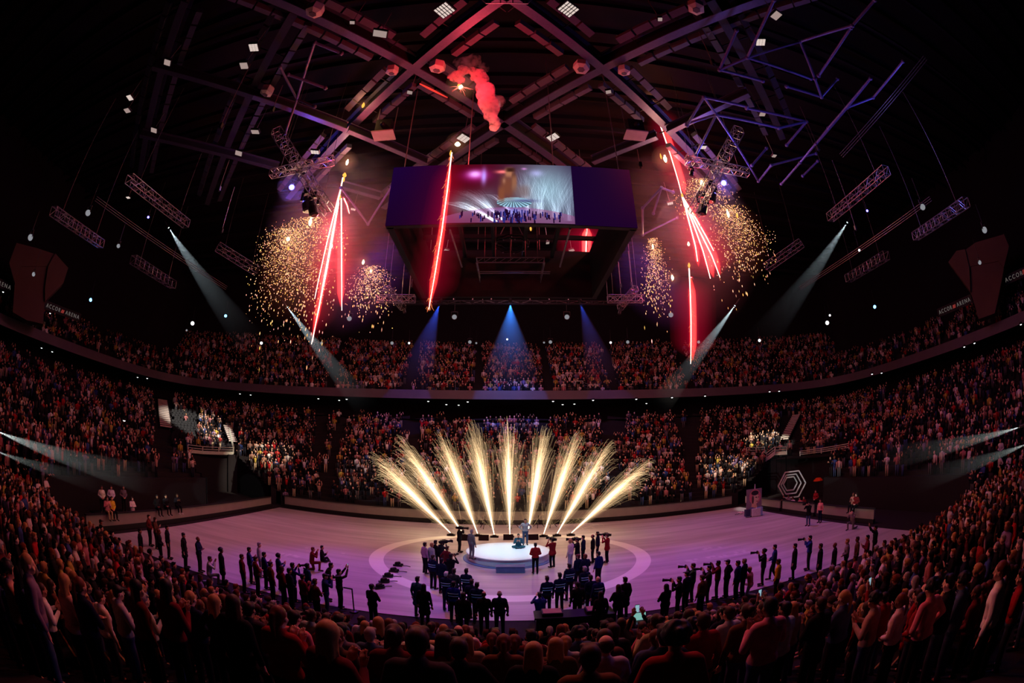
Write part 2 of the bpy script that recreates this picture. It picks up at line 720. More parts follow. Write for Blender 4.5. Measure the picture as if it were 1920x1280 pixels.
# roof deck with ribs
mb = MB()
Z = 35.0
mb.add([(-72, -8, Z), (72, -8, Z), (72, 78, Z), (-72, 78, Z)], [(3, 2, 1, 0)])
for i in range(33):
    y = -6 + i * 2.6
    mb.bar((-70, y, Z - .25), (70, y, Z - .25), .18, .5)
mb.build('ceiling', M['roof_deck'], kind='structure')

# ------------------------------------------------------------------ boards round the floor
def board(name, a, b, h, label, mat='board', group='boards round the floor', z=0.0, th=.12):
    a, b = Vector(a), Vector(b)
    root = empty(name, (a + b) / 2 + Vector((0, 0, z)), label, 'barrier', group)
    la, lb = a - (a + b) / 2, b - (a + b) / 2
    m1, m2, m3 = MB(), MB(), MB()
    m1.bar(la + Vector((0, 0, .30 + (h - .30) / 2)), lb + Vector((0, 0, .30 + (h - .30) / 2)), th, h - .30)
    m2.bar(la + Vector((0, 0, .15)), lb + Vector((0, 0, .15)), th + .1, .30)
    m3.bar(la + Vector((0, 0, h + .03)), lb + Vector((0, 0, h + .03)), th + .14, .06)
    m1.build('panel', M[mat], root)
    m2.build('base', M['board_dark'], root)
    m3.build('top_rail', M['board_dark'], root)
    return root


bt = .98
board('perimeter_board', (-BX + XC, 15.4, 0), (-BX + XC, 38.75, 0), bt, 'long grey barrier board along the floor side with three people seated on it')
board('perimeter_board', (-BX + XC + 1.0, 40.0, 0), (22.1, 40.0, 0), bt + .12, 'long grey barrier board in front of the far stand, behind the fountains')
xr = XC + BX
for (y0, y1, nm, mt) in ((37.3, 39.3, 'short bright barrier board next to the painted portrait', 'canvas_white'), (33.0, 36.4, 'grey barrier board below the white hexagon frame', 'board'),
                         (28.0, 32.6, 'grey barrier board behind the two standing camera people', 'board'), (21.0, 27.6, 'grey barrier board past the person reclining by the boards', 'board')):
    board('perimeter_board', (xr, y0, 0), (xr, y1, 0), bt, nm, 'board' if mt == 'board' else mt)
# ------------------------------------------------------------------ people: templates
_dg = None


def remesh(mb, name, voxel=.011, ratio=.3, smooth=3):
    """fuse overlapping shapes into one continuous surface"""
    me = mb.mesh('tmp')
    o = bpy.data.objects.new('tmp', me)
    COL.objects.link(o)
    m = o.modifiers.new('r', 'REMESH')
    m.mode = 'VOXEL'
    m.voxel_size = voxel
    s = o.modifiers.new('s', 'SMOOTH')
    s.factor = .5
    s.iterations = smooth
    if ratio < 1:
        d = o.modifiers.new('d', 'DECIMATE')
        d.ratio = ratio
    dg = bpy.context.evaluated_depsgraph_get()
    out = bpy.data.meshes.new_from_object(o.evaluated_get(dg))
    out.name = name
    out.polygons.foreach_set('use_smooth', [True] * len(out.polygons))
    bpy.data.objects.remove(o)
    bpy.data.meshes.remove(me)
    return out


V = Vector
ARMS = {  # right arm: elbow, wrist, hand direction (person faces +Y, right is +X)
    'down': ((.255, -.03, 1.13), (.265, .05, .88), (.0, .12, -1)),
    'clap': ((.27, .04, 1.14), (.085, .27, 1.27), (-.28, .35, .9)),
    'fold': ((.265, .08, 1.14), (-.03, .235, 1.16), (-1, .05, .1)),
    'camera': ((.27, .20, 1.27), (.085, .25, 1.52), (-.45, .35, .7)),
    'phone': ((.24, .22, 1.50), (.10, .36, 1.76), (-.2, .1, 1)),
    'clasp': ((.275, -.02, 1.14), (.07, .20, 1.00), (-.75, .2, -.5)),
    'rest': ((.255, .03, 1.14), (.16, .26, 1.03), (-.2, 1, -.15)),
    'hips': ((.36, -.06, 1.17), (.19, .03, 1.02), (-.6, .5, -.5)),
}
LEGS = {  # right: hip, knee, ankle, toe; pelvis lift
    'stand': ((.09, 0, .90), (.105, .02, .50), (.11, -.02, .09), (.13, .15, .035), 0.0),
    'walk': ((.09, 0, .90), (.10, .14, .52), (.10, .16, .09), (.11, .33, .035), 0.0),
    'sit': ((.10, 0, .90), (.12, .40, .90), (.12, .43, .50), (.13, .60, .44), 0.0),
    'cross': ((.10, .02, .92), (.36, .24, .95), (-.06, .34, .88), (-.16, .36, .87), -.83),
    'kneel': ((.10, .02, .92), (.13, .40, .95), (.13, .36, .55), (.14, .52, .50), -.46),
}
LEGS_L = {
    'kneel': ((-.10, .02, .92), (-.12, .10, .53), (-.12, -.32, .52), (-.12, -.46, .55)),
    'walk': ((-.09, 0, .90), (-.10, .0, .50), (-.10, -.22, .12), (-.10, -.09, .05)),
}
HEAD = V((0, .025, 1.615))


def mir(p):
    return (-p[0], p[1], p[2])


def hand(mb, w, d, side):
    """palm, four fingers of different lengths and a thumb"""
    w, d = V(w), V(d).normalized()
    up = V((0, 0, 1)) if abs(d.z) < .8 else V((0, 1, 0))
    x = d.cross(up).normalized()
    n = x.cross(d)
    mb.cap(w, w + d * .085, .026, .032, 8)
    for i, L in enumerate((.068, .08, .075, .058)):
        a = w + d * .085 + x * ((i - 1.5) * .021)
        b = a + d * L * .55 + n * .006 + x * ((i - 1.5) * .004)
        mb.cap(a, b, .0098, .0092, 6)
        mb.cap(b, b + d * L * .5 + n * .016, .0092, .008, 6)
    th = w + d * .03 + x * (-.03)
    mb.cap(th, th + d * .035 + x * -.026, .0125, .011, 6)
    mb.cap(th + d * .035 + x * -.026, th + d * .07 + x * -.03 + n * .008, .011, .009, 6)


def head(mb, c, turn=0.0):
    R = Matrix.Rotation(turn, 3, 'Z')
    P = lambda x, y, z: V(c) + R @ V((x, y, z))
    mb.ball(P(0, -.01, .03), (.077, .094, .098), 14, 10, R)
    mb.ball(P(0, .022, -.045), (.056, .066, .076), 12, 8, R)      # jaw
    mb.ball(P(0, .056, -.088), (.028, .026, .022), 8, 6)           # chin
    mb.cap(P(0, .082, .02), P(0, .102, -.022), .010, .015, 8)     # nose
    mb.cap(P(-.030, .078, .036), P(.030, .078, .036), .012, .012, 8)   # brow
    mb.cap(P(-.018, .080, -.056), P(.018, .080, -.056), .010, .010, 8)  # mouth
    for s in (-1, 1):
        mb.ball(P(s * .078, -.008, -.005), (.012, .022, .034), 8, 6, R)  # ears
        mb.ball(P(s * .03, .078, .012), (.013, .010, .009), 8, 6)       # eyes
        mb.cap(P(s * .05, .05, -.03), P(s * .035, .062, -.05), .02, .018, 8)  # cheeks
    mb.cap(V(c) + V((0, -.035, -.175)), P(0, -.012, -.06), .054, .05, 10)   # neck


def torso(mb, k=0.0, hem=.90, dz=0.0, lean=0.0, neck=True):
    o = lambda x, y, z: (x, y + lean * (z - .95), z + dz)
    mb.cap(o(-.075, 0, .96), o(.075, 0, .96), .115 + k, .115 + k)
    if hem < .9:
        mb.cap(o(-.085, 0, hem), o(.085, 0, hem), .13 + k, .13 + k)
        mb.cap(o(-.08, 0, (hem + .96) / 2), o(.08, 0, (hem + .96) / 2), .125 + k, .125 + k)
        mb.cap(o(0, 0, hem), o(0, 0, .96), .12 + k, .12 + k)
    mb.cap(o(-.06, .0, 1.10), o(.06, .0, 1.10), .105 + k, .105 + k)
    mb.cap(o(0, 0, .96), o(0, 0, 1.3), .115 + k, .118 + k)
    mb.cap(o(-.085, .005, 1.27), o(.085, .005, 1.27), .110 + k, .110 + k)
    mb.cap(o(-.06, 0, 1.1), o(-.085, 0, 1.27), .1 + k, .1 + k)
    mb.cap(o(.06, 0, 1.1), o(.085, 0, 1.27), .1 + k, .1 + k)
    mb.cap(o(-.155, -.01, 1.405), o(.155, -.01, 1.405), .062 + k, .062 + k)
    mb.cap(o(-.11, -.01, 1.34), o(.11, -.01, 1.34), .095 + k, .095 + k)
    if neck:
        mb.cap(o(0, -.015, 1.41), o(0, -.01, 1.46), .085 + k, .062 + k)


def limbs(arms, legs, lean):
    A = ARMS[arms]
    sh = V((.185, -.01, 1.40))
    L = LEGS[legs]
    LL = LEGS_L.get(legs, tuple(mir(p) for p in L[:4]))
    if legs == 'cross':
        LL = ((-.10, .02, .92), (-.36, .26, .95), (.08, .42, .88), (.17, .44, .87))
    return A, sh, L, LL


TEMPL = {}


def make_template(key, arms, legs='stand', lean=0.0, hem=.90, turn=0.0, skirt=False, bare_legs=False, quality=1.0):
    A, sh, L, LL = limbs(arms, legs, lean)
    dz = L[4]
    o = lambda p: (p[0], p[1] + (lean * (p[2] - .95) if p[2] > .95 else 0), p[2] + dz)
    def hair_off():
        h = HEAD
        return V((0, lean * (h.z - .95), dz))
    body, top, low, shoes = MB(), MB(), MB(), []
    torso(body, 0, .9, dz, lean)
    head(body, o(HEAD), turn)
    if lean or dz:
        body.cap(o((0, -.01, 1.42)), o((0, 0, 1.57)), .055, .05)
    torso(top, .016, hem, dz, lean)
    for s, m in ((1, lambda p: p), (-1, mir)):
        e, w, d = (m(q) for q in A)
        S = m(tuple(sh))
        body.cap(o(S), o(e), .050, .038)
        body.cap(o(e), o(w), .038, .026)
        hand(body, o(w), d, s)
        top.cap(o(S), o(e), .064, .054)
        e2 = V(o(w)) + (V(o(e)) - V(o(w))).normalized() * .035
        top.cap(o(e), e2, .052, .041)
    for q in (L[:4], LL):
        h, k, a, t_ = q
        z = lambda p: (p[0], p[1], p[2] + dz)
        body.cap(z(h), z(k), .082, .054)
        body.cap(z(k), z(a), .054, .038)
        body.cap(z(a), z(t_), .04, .032)
        low.cap(z(h), z(k), .096, .070)
        if not bare_legs:
            low.cap(z(k), z(a), .070, .058)
        heel = V(z(a)) + (V(z(a)) - V(z(t_))).normalized() * .04 + V((0, 0, -.045))
        tt = V(z(t_))
        shoe = MB()
        shoes.append(shoe)
        shoe.cap(heel + V((0, 0, .015)), tt + V((0, .02, .008)), .047, .043, 8)
        shoe.cap(V(z(a)) + V((0, 0, .01)), heel + V((0, .01, .02)), .05, .048, 8)
    low.cap((-.08, 0, .93 + dz), (.08, 0, .93 + dz), .128, .128)
    if skirt:
        low = MB()
        prof = [(.22, .42), (.225, .46), (.19, .7), (.165, .95), (.14, 1.03), (.09, 1.05)]
        low.lathe([(r, z + dz) for r, z in prof], n=18)
    v = .0105 if quality > .5 else .016
    T = {
        'body': remesh(body, 'body', v, .30 * quality + .04),
        'top': remesh(top, 'top', .014, .28 * quality + .05),
        'trousers': remesh(low, 'trousers', .016, .30 * quality + .05),
        'shoe': remesh(shoes[0], 'shoe', .014, .3), 'shoe2': remesh(shoes[1], 'shoe', .014, .3),
        'off': hair_off(), 'turn': turn, 'dz': dz,
        'skirt': skirt,
    }
    for k, mk in (('body', 'skin'), ('top', 'cloth'), ('trousers', 'cloth'), ('shoe', 'shoe'), ('shoe2', 'shoe')):
        T[k].materials.append(M[mk])
    TEMPL[key] = T


HAIR = {}


def make_hair():
    c = HEAD

    def P(x, y, z):
        return c + V((x, y, z))

    def base(k=0.0):
        mb = MB()
        mb.ball(P(0, -.022, .046), (.087 + k, .097 + k, .096 + k), 14, 10)
        mb.ball(P(0, -.055, -.01), (.074 + k, .058 + k, .075 + k), 12, 8)
        return mb
    mb = base()
    mb.cap(P(-.05, .05, .10), P(.05, .05, .10), .03, .03)
    HAIR['short'] = remesh(mb, 'hair', .012, .3)
    mb = base(.006)
    for s in (-1, 0, 1):
        mb.cap(P(s * .045, -.055, .0), P(s * .06, -.075, -.18), .046, .040)
        mb.cap(P(s * .06, -.075, -.18), P(s * .045, -.105, -.30), .040, .022)
    for s in (-1, 1):
        mb.cap(P(s * .075, -.012, .03), P(s * .082, -.022, -.14), .020, .018)
    HAIR['long'] = remesh(mb, 'hair', .014, .3)
    mb = base(.0)
    mb.ball(P(0, -.12, .09), (.048, .048, .046))
    HAIR['bun'] = remesh(mb, 'hair', .012, .3)
    mb = base(.0)
    mb.cap(P(0, -.11, .06), P(0, -.15, -.02), .036, .034)
    mb.cap(P(0, -.15, -.02), P(0, -.135, -.22), .034, .016)
    HAIR['ponytail'] = remesh(mb, 'hair', .012, .3)
    mb = MB()
    r = random.Random(3)
    for i in range(70):
        th, ph = math.acos(r.uniform(-.35, 1)), r.uniform(0, 2 * PI)
        d = V((math.sin(th) * math.cos(ph), math.sin(th) * math.sin(ph), math.cos(th)))
        if d.y > .55 and d.z < .45:
            continue
        mb.ball(P(d.x * .095, -.02 + d.y * .1, .04 + d.z * .1), .034, 8, 6)
    mb.ball(P(0, -.025, .04), (.09, .1, .1))
    HAIR['curly'] = remesh(mb, 'hair', .012, .35)
    mb = base(-.004)
    mb.ball(P(0, -.015, .07), (.096, .108, .075), 14, 8)
    mb.lathe([(.098, .045), (.106, .05), (.106, .075), (.098, .08)], c + V((0, -.012, 0)), 16)
    HAIR['beanie'] = remesh(mb, 'hat', .012, .3)
    mb = base(-.004)
    mb.ball(P(0, -.012, .062), (.093, .105, .068), 14, 8)
    mb.box(P(0, .125, .065), (.13, .09, .018))
    HAIR['cap'] = remesh(mb, 'hat', .012, .3)
    mb = MB()
    mb.ball(P(0, -.035, .022), (.083, .085, .088), 14, 10)
    HAIR['cropped'] = remesh(mb, 'hair', .012, .3)
    for m in HAIR.values():
        m.materials.append(M['hair'])


make_hair()
for key, kw in {
    'stand': dict(arms='down'), 'clap': dict(arms='clap'), 'fold': dict(arms='fold'), 'camera': dict(arms='camera'),
    'phone': dict(arms='phone'), 'clasp': dict(arms='clasp'), 'coat': dict(arms='down', hem=.62), 'hips': dict(arms='hips'),
    'sit': dict(arms='clasp', legs='sit'), 'sit_clap': dict(arms='clap', legs='sit'), 'cross': dict(arms='clap', legs='cross'), 'kneel': dict(arms='camera', legs='kneel', lean=.12),
    'lean': dict(arms='rest', lean=.35), 'dress': dict(arms='fold', skirt=True), 'walk': dict(arms='rest', legs='walk'), 'shoulder': dict(arms='camera', hem=.86),
}.items():
    make_template(key, **kw)

# reflective bands for the blue crew jackets
STRIPE = []
for z in (1.27, 1.17):
    mb = MB()
    prof = []
    n = 28
    for dzz, k in ((-.017, .004), (-.017, .012), (.017, .012), (.017, .004)):
        prof.append((dzz, k))
    vs, fs = [], []
    for dzz, k in prof:
        for j in range(n):
            a = 2 * PI * j / n
            rx, ry = (.213 if z > 1.2 else .196) + k, .132 + k
            vs.append((rx * math.copysign(abs(math.cos(a)) ** .8, math.cos(a)), ry * math.copysign(abs(math.sin(a)) ** .8, math.sin(a)), z + dzz))
    for i in range(4):
        for j in range(n):
            fs.append((i * n + j, i * n + (j + 1) % n, ((i + 1) % 4) * n + (j + 1) % n, ((i + 1) % 4) * n + j))
    mb.add(vs, fs)
    me = mb.mesh('reflective_band', True)
    me.materials.append(M['reflective'])
    STRIPE.append(me)

SKINS = [rgb(214, 166, 138), rgb(196, 146, 118), rgb(172, 122, 94), rgb(118, 78, 56), rgb(232, 190, 166)]
HAIRC = {'black': rgb(20, 17, 16), 'brown': rgb(58, 38, 26), 'fair': rgb(176, 132, 78), 'grey': rgb(150, 146, 142), 'auburn': rgb(104, 50, 26), 'white': rgb(214, 210, 204)}
CLOTH = {'black': rgb(24, 23, 26), 'navy': rgb(22, 27, 52), 'blue': rgb(36, 56, 116), 'white': rgb(222, 218, 214), 'grey': rgb(112, 110, 112), 'maroon': rgb(100, 30, 36),
         'red': rgb(140, 28, 34), 'pink': rgb(216, 130, 140), 'beige': rgb(188, 160, 130), 'brown': rgb(96, 64, 46), 'green': rgb(60, 92, 66), 'lilac': rgb(160, 128, 176),
         'teal': rgb(44, 88, 100), 'charcoal': rgb(52, 50, 54), 'yellow': rgb(206, 180, 52), 'pale grey': rgb(176, 178, 182), 'denim': rgb(70, 88, 122), 'royal blue': rgb(28, 34, 100)}
N_PERSON = [0]


def person(loc, face, pose, hair, hc, top, low, label, cat='person', scale=1.0, skin=None, group=None, stripes=False, shoes='black', nudge=0.0):
    """body is one continuous mesh; hair, clothing and shoes are its parts"""
    T = TEMPL[pose]
    o = bpy.data.objects.new('person', T['body'])
    COL.objects.link(o)
    o.location = loc
    o.rotation_euler = (0, 0, face - PI / 2 + nudge)
    o.scale = (scale * rnd.uniform(.97, 1.04), scale * rnd.uniform(.97, 1.04), scale)
    o.color = (*(skin or rnd.choice(SKINS)), 1)
    tag(o, label, cat, group)
    for k, c in (('top', CLOTH[top]), ('trousers', CLOTH[low]), ('shoe', CLOTH[shoes]), ('shoe2', CLOTH[shoes])):
        p = bpy.data.objects.new('skirt' if (k == 'trousers' and T['skirt']) else 'shoe' if k == 'shoe2' else k, T[k])
        COL.objects.link(p)
        p.parent = o
        p.color = (*[x * rnd.uniform(.85, 1.15) for x in c], 1)
        if k == 'top' and stripes:
            for me in STRIPE:
                s = bpy.data.objects.new('reflective_band', me)
                COL.objects.link(s)
                s.parent = p
                s.location = (0, 0, T['dz'])
    if hair != 'bald':
        me = HAIR[hair]
        h = bpy.data.objects.new('hat' if hair in ('beanie', 'cap') else 'hair', me)
        COL.objects.link(h)
        h.parent = o
        h.location = T['off']
        h.color = (*(HAIRC[hc] if hc in HAIRC else CLOTH[hc]), 1)
    N_PERSON[0] += 1
    return o


# ------------------------------------------------------------------ crowd too far off to build one by one
def lod_from(T, hair, ratio):
    """one merged light mesh of a template: vertices, triangles, class of each vertex"""
    vs, fs, cl = [], [], []
    for cls, me, off in ((0, T['body'], V()), (1, T['top'], V()), (2, T['trousers'], V()), (3, HAIR[hair], T['off'])):
        o = bpy.data.objects.new('tmp', me)
        COL.objects.link(o)
        d = o.modifiers.new('d', 'DECIMATE')
        d.ratio = ratio if cls != 0 else ratio * .8
        dg = bpy.context.evaluated_depsgraph_get()
        m2 = bpy.data.meshes.new_from_object(o.evaluated_get(dg))
        bpy.data.objects.remove(o)
        m2.calc_loop_triangles()
        b = len(vs)
        vs += [tuple(v.co + off) for v in m2.vertices]
        fs += [tuple(b + i for i in t.vertices) for t in m2.loop_triangles]
        cl += [cls] * len(m2.vertices)
        bpy.data.meshes.remove(m2)
    return np.array(vs, np.float32), np.array(fs, np.int32), np.array(cl, np.int8)


def far_lod(pose):
    """light figure: head, hair, trunk, bent or hanging arms, two legs"""
    vs, fs, cl = [], [], []

    def add(v, f, c):
        b = len(vs)
        vs.extend(v)
        fs.extend([tuple(b + i for i in q) for q in f])
        cl.extend([c] * len(v))

    def prism(rings, c, n):
        v, f = [], []
        for (x, y, z, rx, ry) in rings:
            for j in range(n):
                a = 2 * PI * (j + .5) / n
                v.append((x + rx * math.cos(a), y + ry * math.sin(a), z))
        for i in range(len(rings) - 1):
            for j in range(n):
                a, b, c2, d = i * n + j, i * n + (j + 1) % n, (i + 1) * n + (j + 1) % n, (i + 1) * n + j
                f += [(a, b, c2), (a, c2, d)]
        e = (len(rings) - 1) * n
        for j in range(1, n - 1):
            f += [(e, e + j, e + j + 1), (0, j + 1, j)]
        add(v, f, c)
    prism([(0, .03, 1.50, .04, .05), (0, .035, 1.57, .075, .085), (0, .03, 1.66, .08, .09), (0, .02, 1.73, .04, .05)], 0, 6)
    prism([(0, -.03, 1.58, .082, .075), (0, -.02, 1.68, .088, .095), (0, -.01, 1.76, .04, .05)], 3, 6)
    prism([(0, 0, .88, .16, .12), (0, 0, 1.12, .15, .115), (0, 0, 1.36, .21, .12), (0, 0, 1.47, .09, .07)], 1, 6)
    for s in (-1, 1):
        prism([(s * .10, 0, .06, .06, .09), (s * .10, 0, .5, .075, .075), (s * .09, 0, .92, .09, .1)], 2, 4)
        if pose == 0:
            prism([(s * .27, 0, .86, .045, .045), (s * .25, 0, 1.38, .065, .07)], 1, 4)
            prism([(s * .27, .03, .72, .03, .04), (s * .27, .01, .87, .03, .035)], 0, 4)
        elif pose == 1:
            prism([(s * .27, .06, 1.12, .055, .055), (s * .23, 0, 1.40, .065, .07)], 1, 4)
            prism([(s * .25, .1, 1.10, .05, .05), (s * .10, .26, 1.26, .045, .045)], 1, 4)
            prism([(s * .09, .27, 1.25, .035, .035), (s * .03, .30, 1.38, .03, .03)], 0, 4)
        else:
            prism([(s * .23, .02, 1.40, .06, .06), (s * .27, .1, 1.66, .05, .05)], 1, 4)
            prism([(s * .27, .1, 1.66, .045, .045), (s * .17, .14, 1.92, .03, .03)], 0, 4)
    return np.array(vs, np.float32), np.array(fs, np.int32), np.array(cl, np.int8)


FAR = [far_lod(0), far_lod(1), far_lod(1), far_lod(2)]
MID = [lod_from(TEMPL['stand'], 'short', .09), lod_from(TEMPL['clap'], 'long', .09), lod_from(TEMPL['clap'], 'short', .09), lod_from(TEMPL['fold'], 'curly', .09),
       lod_from(TEMPL['clasp'], 'ponytail', .09), lod_from(TEMPL['stand'], 'long', .09), lod_from(TEMPL['hips'], 'short', .09)]
CV, CF, CC = [], [], []
_base = 0
TOPS = [rgb(*c) for c in ((20, 19, 22),) * 8 + ((24, 22, 26), (26, 26, 36), (28, 24, 26), (34, 30, 32), (26, 30, 50), (30, 24, 28), (40, 34, 36), (214, 208, 204), (190, 184, 180), (204, 180, 170), (140, 34, 34),
                          (170, 36, 40), (84, 28, 32), (156, 120, 104), (92, 84, 88), (50, 70, 124), (170, 108, 108), (120, 104, 140), (170, 150, 66))]
LOWS = [rgb(*c) for c in ((26, 26, 30), (34, 36, 48), (60, 74, 108), (40, 36, 36), (170, 150, 120), (90, 88, 90))]
HCS = [HAIRC['black'], HAIRC['brown'], HAIRC['brown'], HAIRC['fair'], HAIRC['auburn'], HAIRC['grey']]


def crowd_add(lib, loc, face, s):
    global _base
    v, f, c = lib[rnd.randrange(len(lib))]
    a = face - PI / 2 + rnd.gauss(0, .2)
    ca, sa = math.cos(a), math.sin(a)
    w = s * rnd.uniform(.93, 1.08)
    o = np.empty_like(v)
    o[:, 0] = (v[:, 0] * ca - v[:, 1] * sa) * w + loc[0]
    o[:, 1] = (v[:, 0] * sa + v[:, 1] * ca) * w + loc[1]
    o[:, 2] = v[:, 2] * s + loc[2]
    pal = np.array([rnd.choice(SKINS), rnd.choice(TOPS), rnd.choice(LOWS), rnd.choice(HCS)], np.float32)
    CV.append(o)
    CF.append(f + _base)
    CC.append(pal[c])
    _base += len(v)


def crowd_build(name, label):
    vs, fs, cs = np.concatenate(CV), np.concatenate(CF), np.concatenate(CC)
    me = bpy.data.meshes.new(name)
    me.vertices.add(len(vs))
    me.vertices.foreach_set('co', vs.ravel())
    me.loops.add(len(fs) * 3)
    me.loops.foreach_set('vertex_index', fs.ravel())
    me.polygons.add(len(fs))
    me.polygons.foreach_set('loop_start', np.arange(0, len(fs) * 3, 3, dtype=np.int32))
    me.polygons.foreach_set('use_smooth', np.ones(len(fs), bool))
    ca = me.color_attributes.new('Col', 'FLOAT_COLOR', 'POINT')
    ca.data.foreach_set('color', np.concatenate([cs, np.ones((len(cs), 1), np.float32)], 1).ravel())
    me.update()
    me.validate()
    me.materials.append(M['crowd'])
    o = bpy.data.objects.new(name, me)
    COL.objects.link(o)
    tag(o, label, 'crowd', None, 'stuff')
    return o
# ------------------------------------------------------------------ people on and round the floor
STAGE = Vector((.13, 26.4, 0))


def face_to(p, q=STAGE):
    return math.atan2(q[1] - p[1], q[0] - p[0])


CAMS = []


def photo_camera(o, label, long=True, group=None):
    """a camera held at the eye, a thing of its own"""
    T = Vector((0, .335, 1.605))
    dz = {'kneel': -.46}.get(o.get('_pose'), 0)
    y = .335 + (.08 if o.get('_pose') == 'kneel' else 0)
    R = Matrix.Rotation(o.rotation_euler.z, 3, 'Z')
    s = o.scale.z
    root = empty('photo_camera', o.location + R @ (Vector((0, y, 1.60 + dz)) * s), label, 'camera', group, o.rotation_euler.z)
    m = MB()
    m.box((0, 0, 0), (.15, .07, .10))
    m.box((0, 0, .065), (.07, .06, .04), taper=.7)
    m.cap((.055, .03, -.02), (.055, .03, .04), .022, .022, 8)
    m.build('camera_body', M['cable'], root)
    m = MB()
    Rm = Matrix.Rotation(-PI / 2, 3, 'X')
    L = .19 if long else .12
    m.lathe([(.042, 0), (.042, L * .4), (.05, L * .45), (.055, L)], (0, .035, 0), 14, Rm)
    ln = m.build('lens', M['lamp_body'], root)
    m = MB()
    m.lathe([(.055, L), (.066, L + .08), (.066, L + .085), (.05, L + .02)], (0, .035, 0), 14, Rm)
    m.build('lens_hood', M['cable'], ln)
    return root


def tv_camera(o, label):
    R = Matrix.Rotation(o.rotation_euler.z, 3, 'Z')
    root = empty('television_camera', o.location + R @ Vector((.10, .12, 1.64)), label, 'camera', None, o.rotation_euler.z)
    root.scale = (.82, .82, .82)
    m = MB()
    m.box((0, 0, .03), (.14, .46, .22))
    m.box((0, -.30, .03), (.13, .16, .16))
    m.box((0, -.02, .17), (.05, .26, .04))
    m.build('camera_body', M['lamp_body'], root)
    m = MB()
    Rm = Matrix.Rotation(-PI / 2, 3, 'X')
    m.lathe([(.06, 0), (.075, .05), (.075, .22), (.085, .24), (.085, .30)], (0, .23, .03), 16, Rm)
    l = m.build('lens', M['cable'], root)
    m = MB()
    m.box((0, .57, .03), (.24, .10, .17), taper=.85)
    m.build('lens_hood', M['cable'], l)
    m = MB()
    m.box((-.14, .12, .10), (.12, .14, .07))
    m.build('viewfinder', M['cable'], root)
    return root


def phone(o, label, glowing=True):
    R = Matrix.Rotation(o.rotation_euler.z, 3, 'Z')
    root = empty('mobile_phone', o.location + R @ (Vector((0, .42, 1.88)) * o.scale.z), label, 'phone', None, o.rotation_euler.z)
    m = MB()
    m.box((0, 0, 0), (.085, .012, .165))
    m.build('case', M['cable'], root)
    m = MB()
    m.box((0, -.0075, 0), (.074, .003, .15))
    m.build('screen', M['phone_screen'], root)
    return root


M['phone_screen'] = glow('lit phone screen', rgb(150, 190, 205), .8)
HEADTOP = {'sit': 2.0, 'sit_clap': 2.0, 'cross': .92, 'kneel': 1.29, 'lean': 1.69}


def cast(px, py, pose, hair, hc, top, low, label, s=1.0, face=None, **kw):
    """a person whose head top shows at a pixel of the photo"""
    z = HEADTOP.get(pose, 1.755 * s)
    base = .26 if pose in ('sit', 'sit_clap') else 0.0
    if 'onstage' in kw:
        base = kw.pop('onstage')
        z += base
    if 'at' in kw:
        p = Vector(kw.pop('at'))
    else:
        p = at_z(px, py, z)
    p.z = base
    if 'x' in kw:
        p.x = kw.pop('x')
    f = face_to(p) if face is None else math.radians(face)
    if pose in ('sit', 'sit_clap'):
        s = 1.0
    if pose == 'lean':
        pass
    o = person(p, f, pose, hair, hc, top, low, label, scale=s, **kw)
    o['_pose'] = pose
    return o


# -- seated or standing by the left boards (the boards' face is at x = -22.1)
XS = -BX + XC - .02
cast(215, 936, 'sit_clap', 'long', 'brown', 'pink', 'beige', 'person in pink top with crossed legs seated on the board beside the yellow shirt', face=-10, x=XS)
cast(230, 938, 'sit', 'short', 'brown', 'yellow', 'black', 'person in yellow-green shirt seated on the left boards', face=-10, x=XS)
cast(247, 931, 'dress', 'long', 'brown', 'white', 'white', 'person in a white dress standing with folded arms before the left boards', face=0)
cast(306, 931, 'sit', 'short', 'black', 'black', 'black', 'person in black with bare forearms seated on the boards, nearest the white dress', face=-15, x=XS)
cast(326, 931, 'sit', 'short', 'black', 'black', 'black', 'person in black seated on the boards between two others in black', face=-15, x=XS)
cast(345, 929, 'sit_clap', 'short', 'brown', 'black', 'black', 'person in black with white badge and pale shoes seated on the boards', face=-20, x=XS, shoes='white')
# -- standing on the left end of the floor
cast(188, 973, 'stand', 'cap', 'black', 'black', 'black', 'person in a black cap standing at the left boards below the pink top', face=60)
cast(261, 990, 'stand', 'short', 'black', 'black', 'black', 'person in black suit standing at the left corner of the floor', face=40)
cast(278, 964, 'clasp', 'short', 'brown', 'maroon', 'black', 'person in dark red top standing near the left corner of the floor')
cast(290, 969, 'clap', 'long', 'brown', 'brown', 'black', 'person in brown top clapping near the left corner of the floor')
cast(297, 991, 'clasp', 'long', 'auburn', 'black', 'black', 'long-haired person in black between two standing people at left floor corner')
cast(312, 984, 'stand', 'short', 'black', 'black', 'black', 'tall person in black suit, the last of the left corner group')
cast(343, 998, 'coat', 'beanie', 'black', 'black', 'black', 'person in black coat and knitted hat standing alone on the pink floor', face=20)
cast(370, 1005, 'fold', 'cropped', 'grey', 'navy', 'black', 'bald person in navy jacket with folded arms next to the knitted hat', face=15)
cast(389, 1042, 'kneel', 'short', 'brown', 'white', 'pale grey', 'person in white kneeling low by the near floor edge')
cast(413, 1026, 'coat', 'curly', 'black', 'black', 'black', 'dark figure in long coat standing right of the kneeling white shirt')
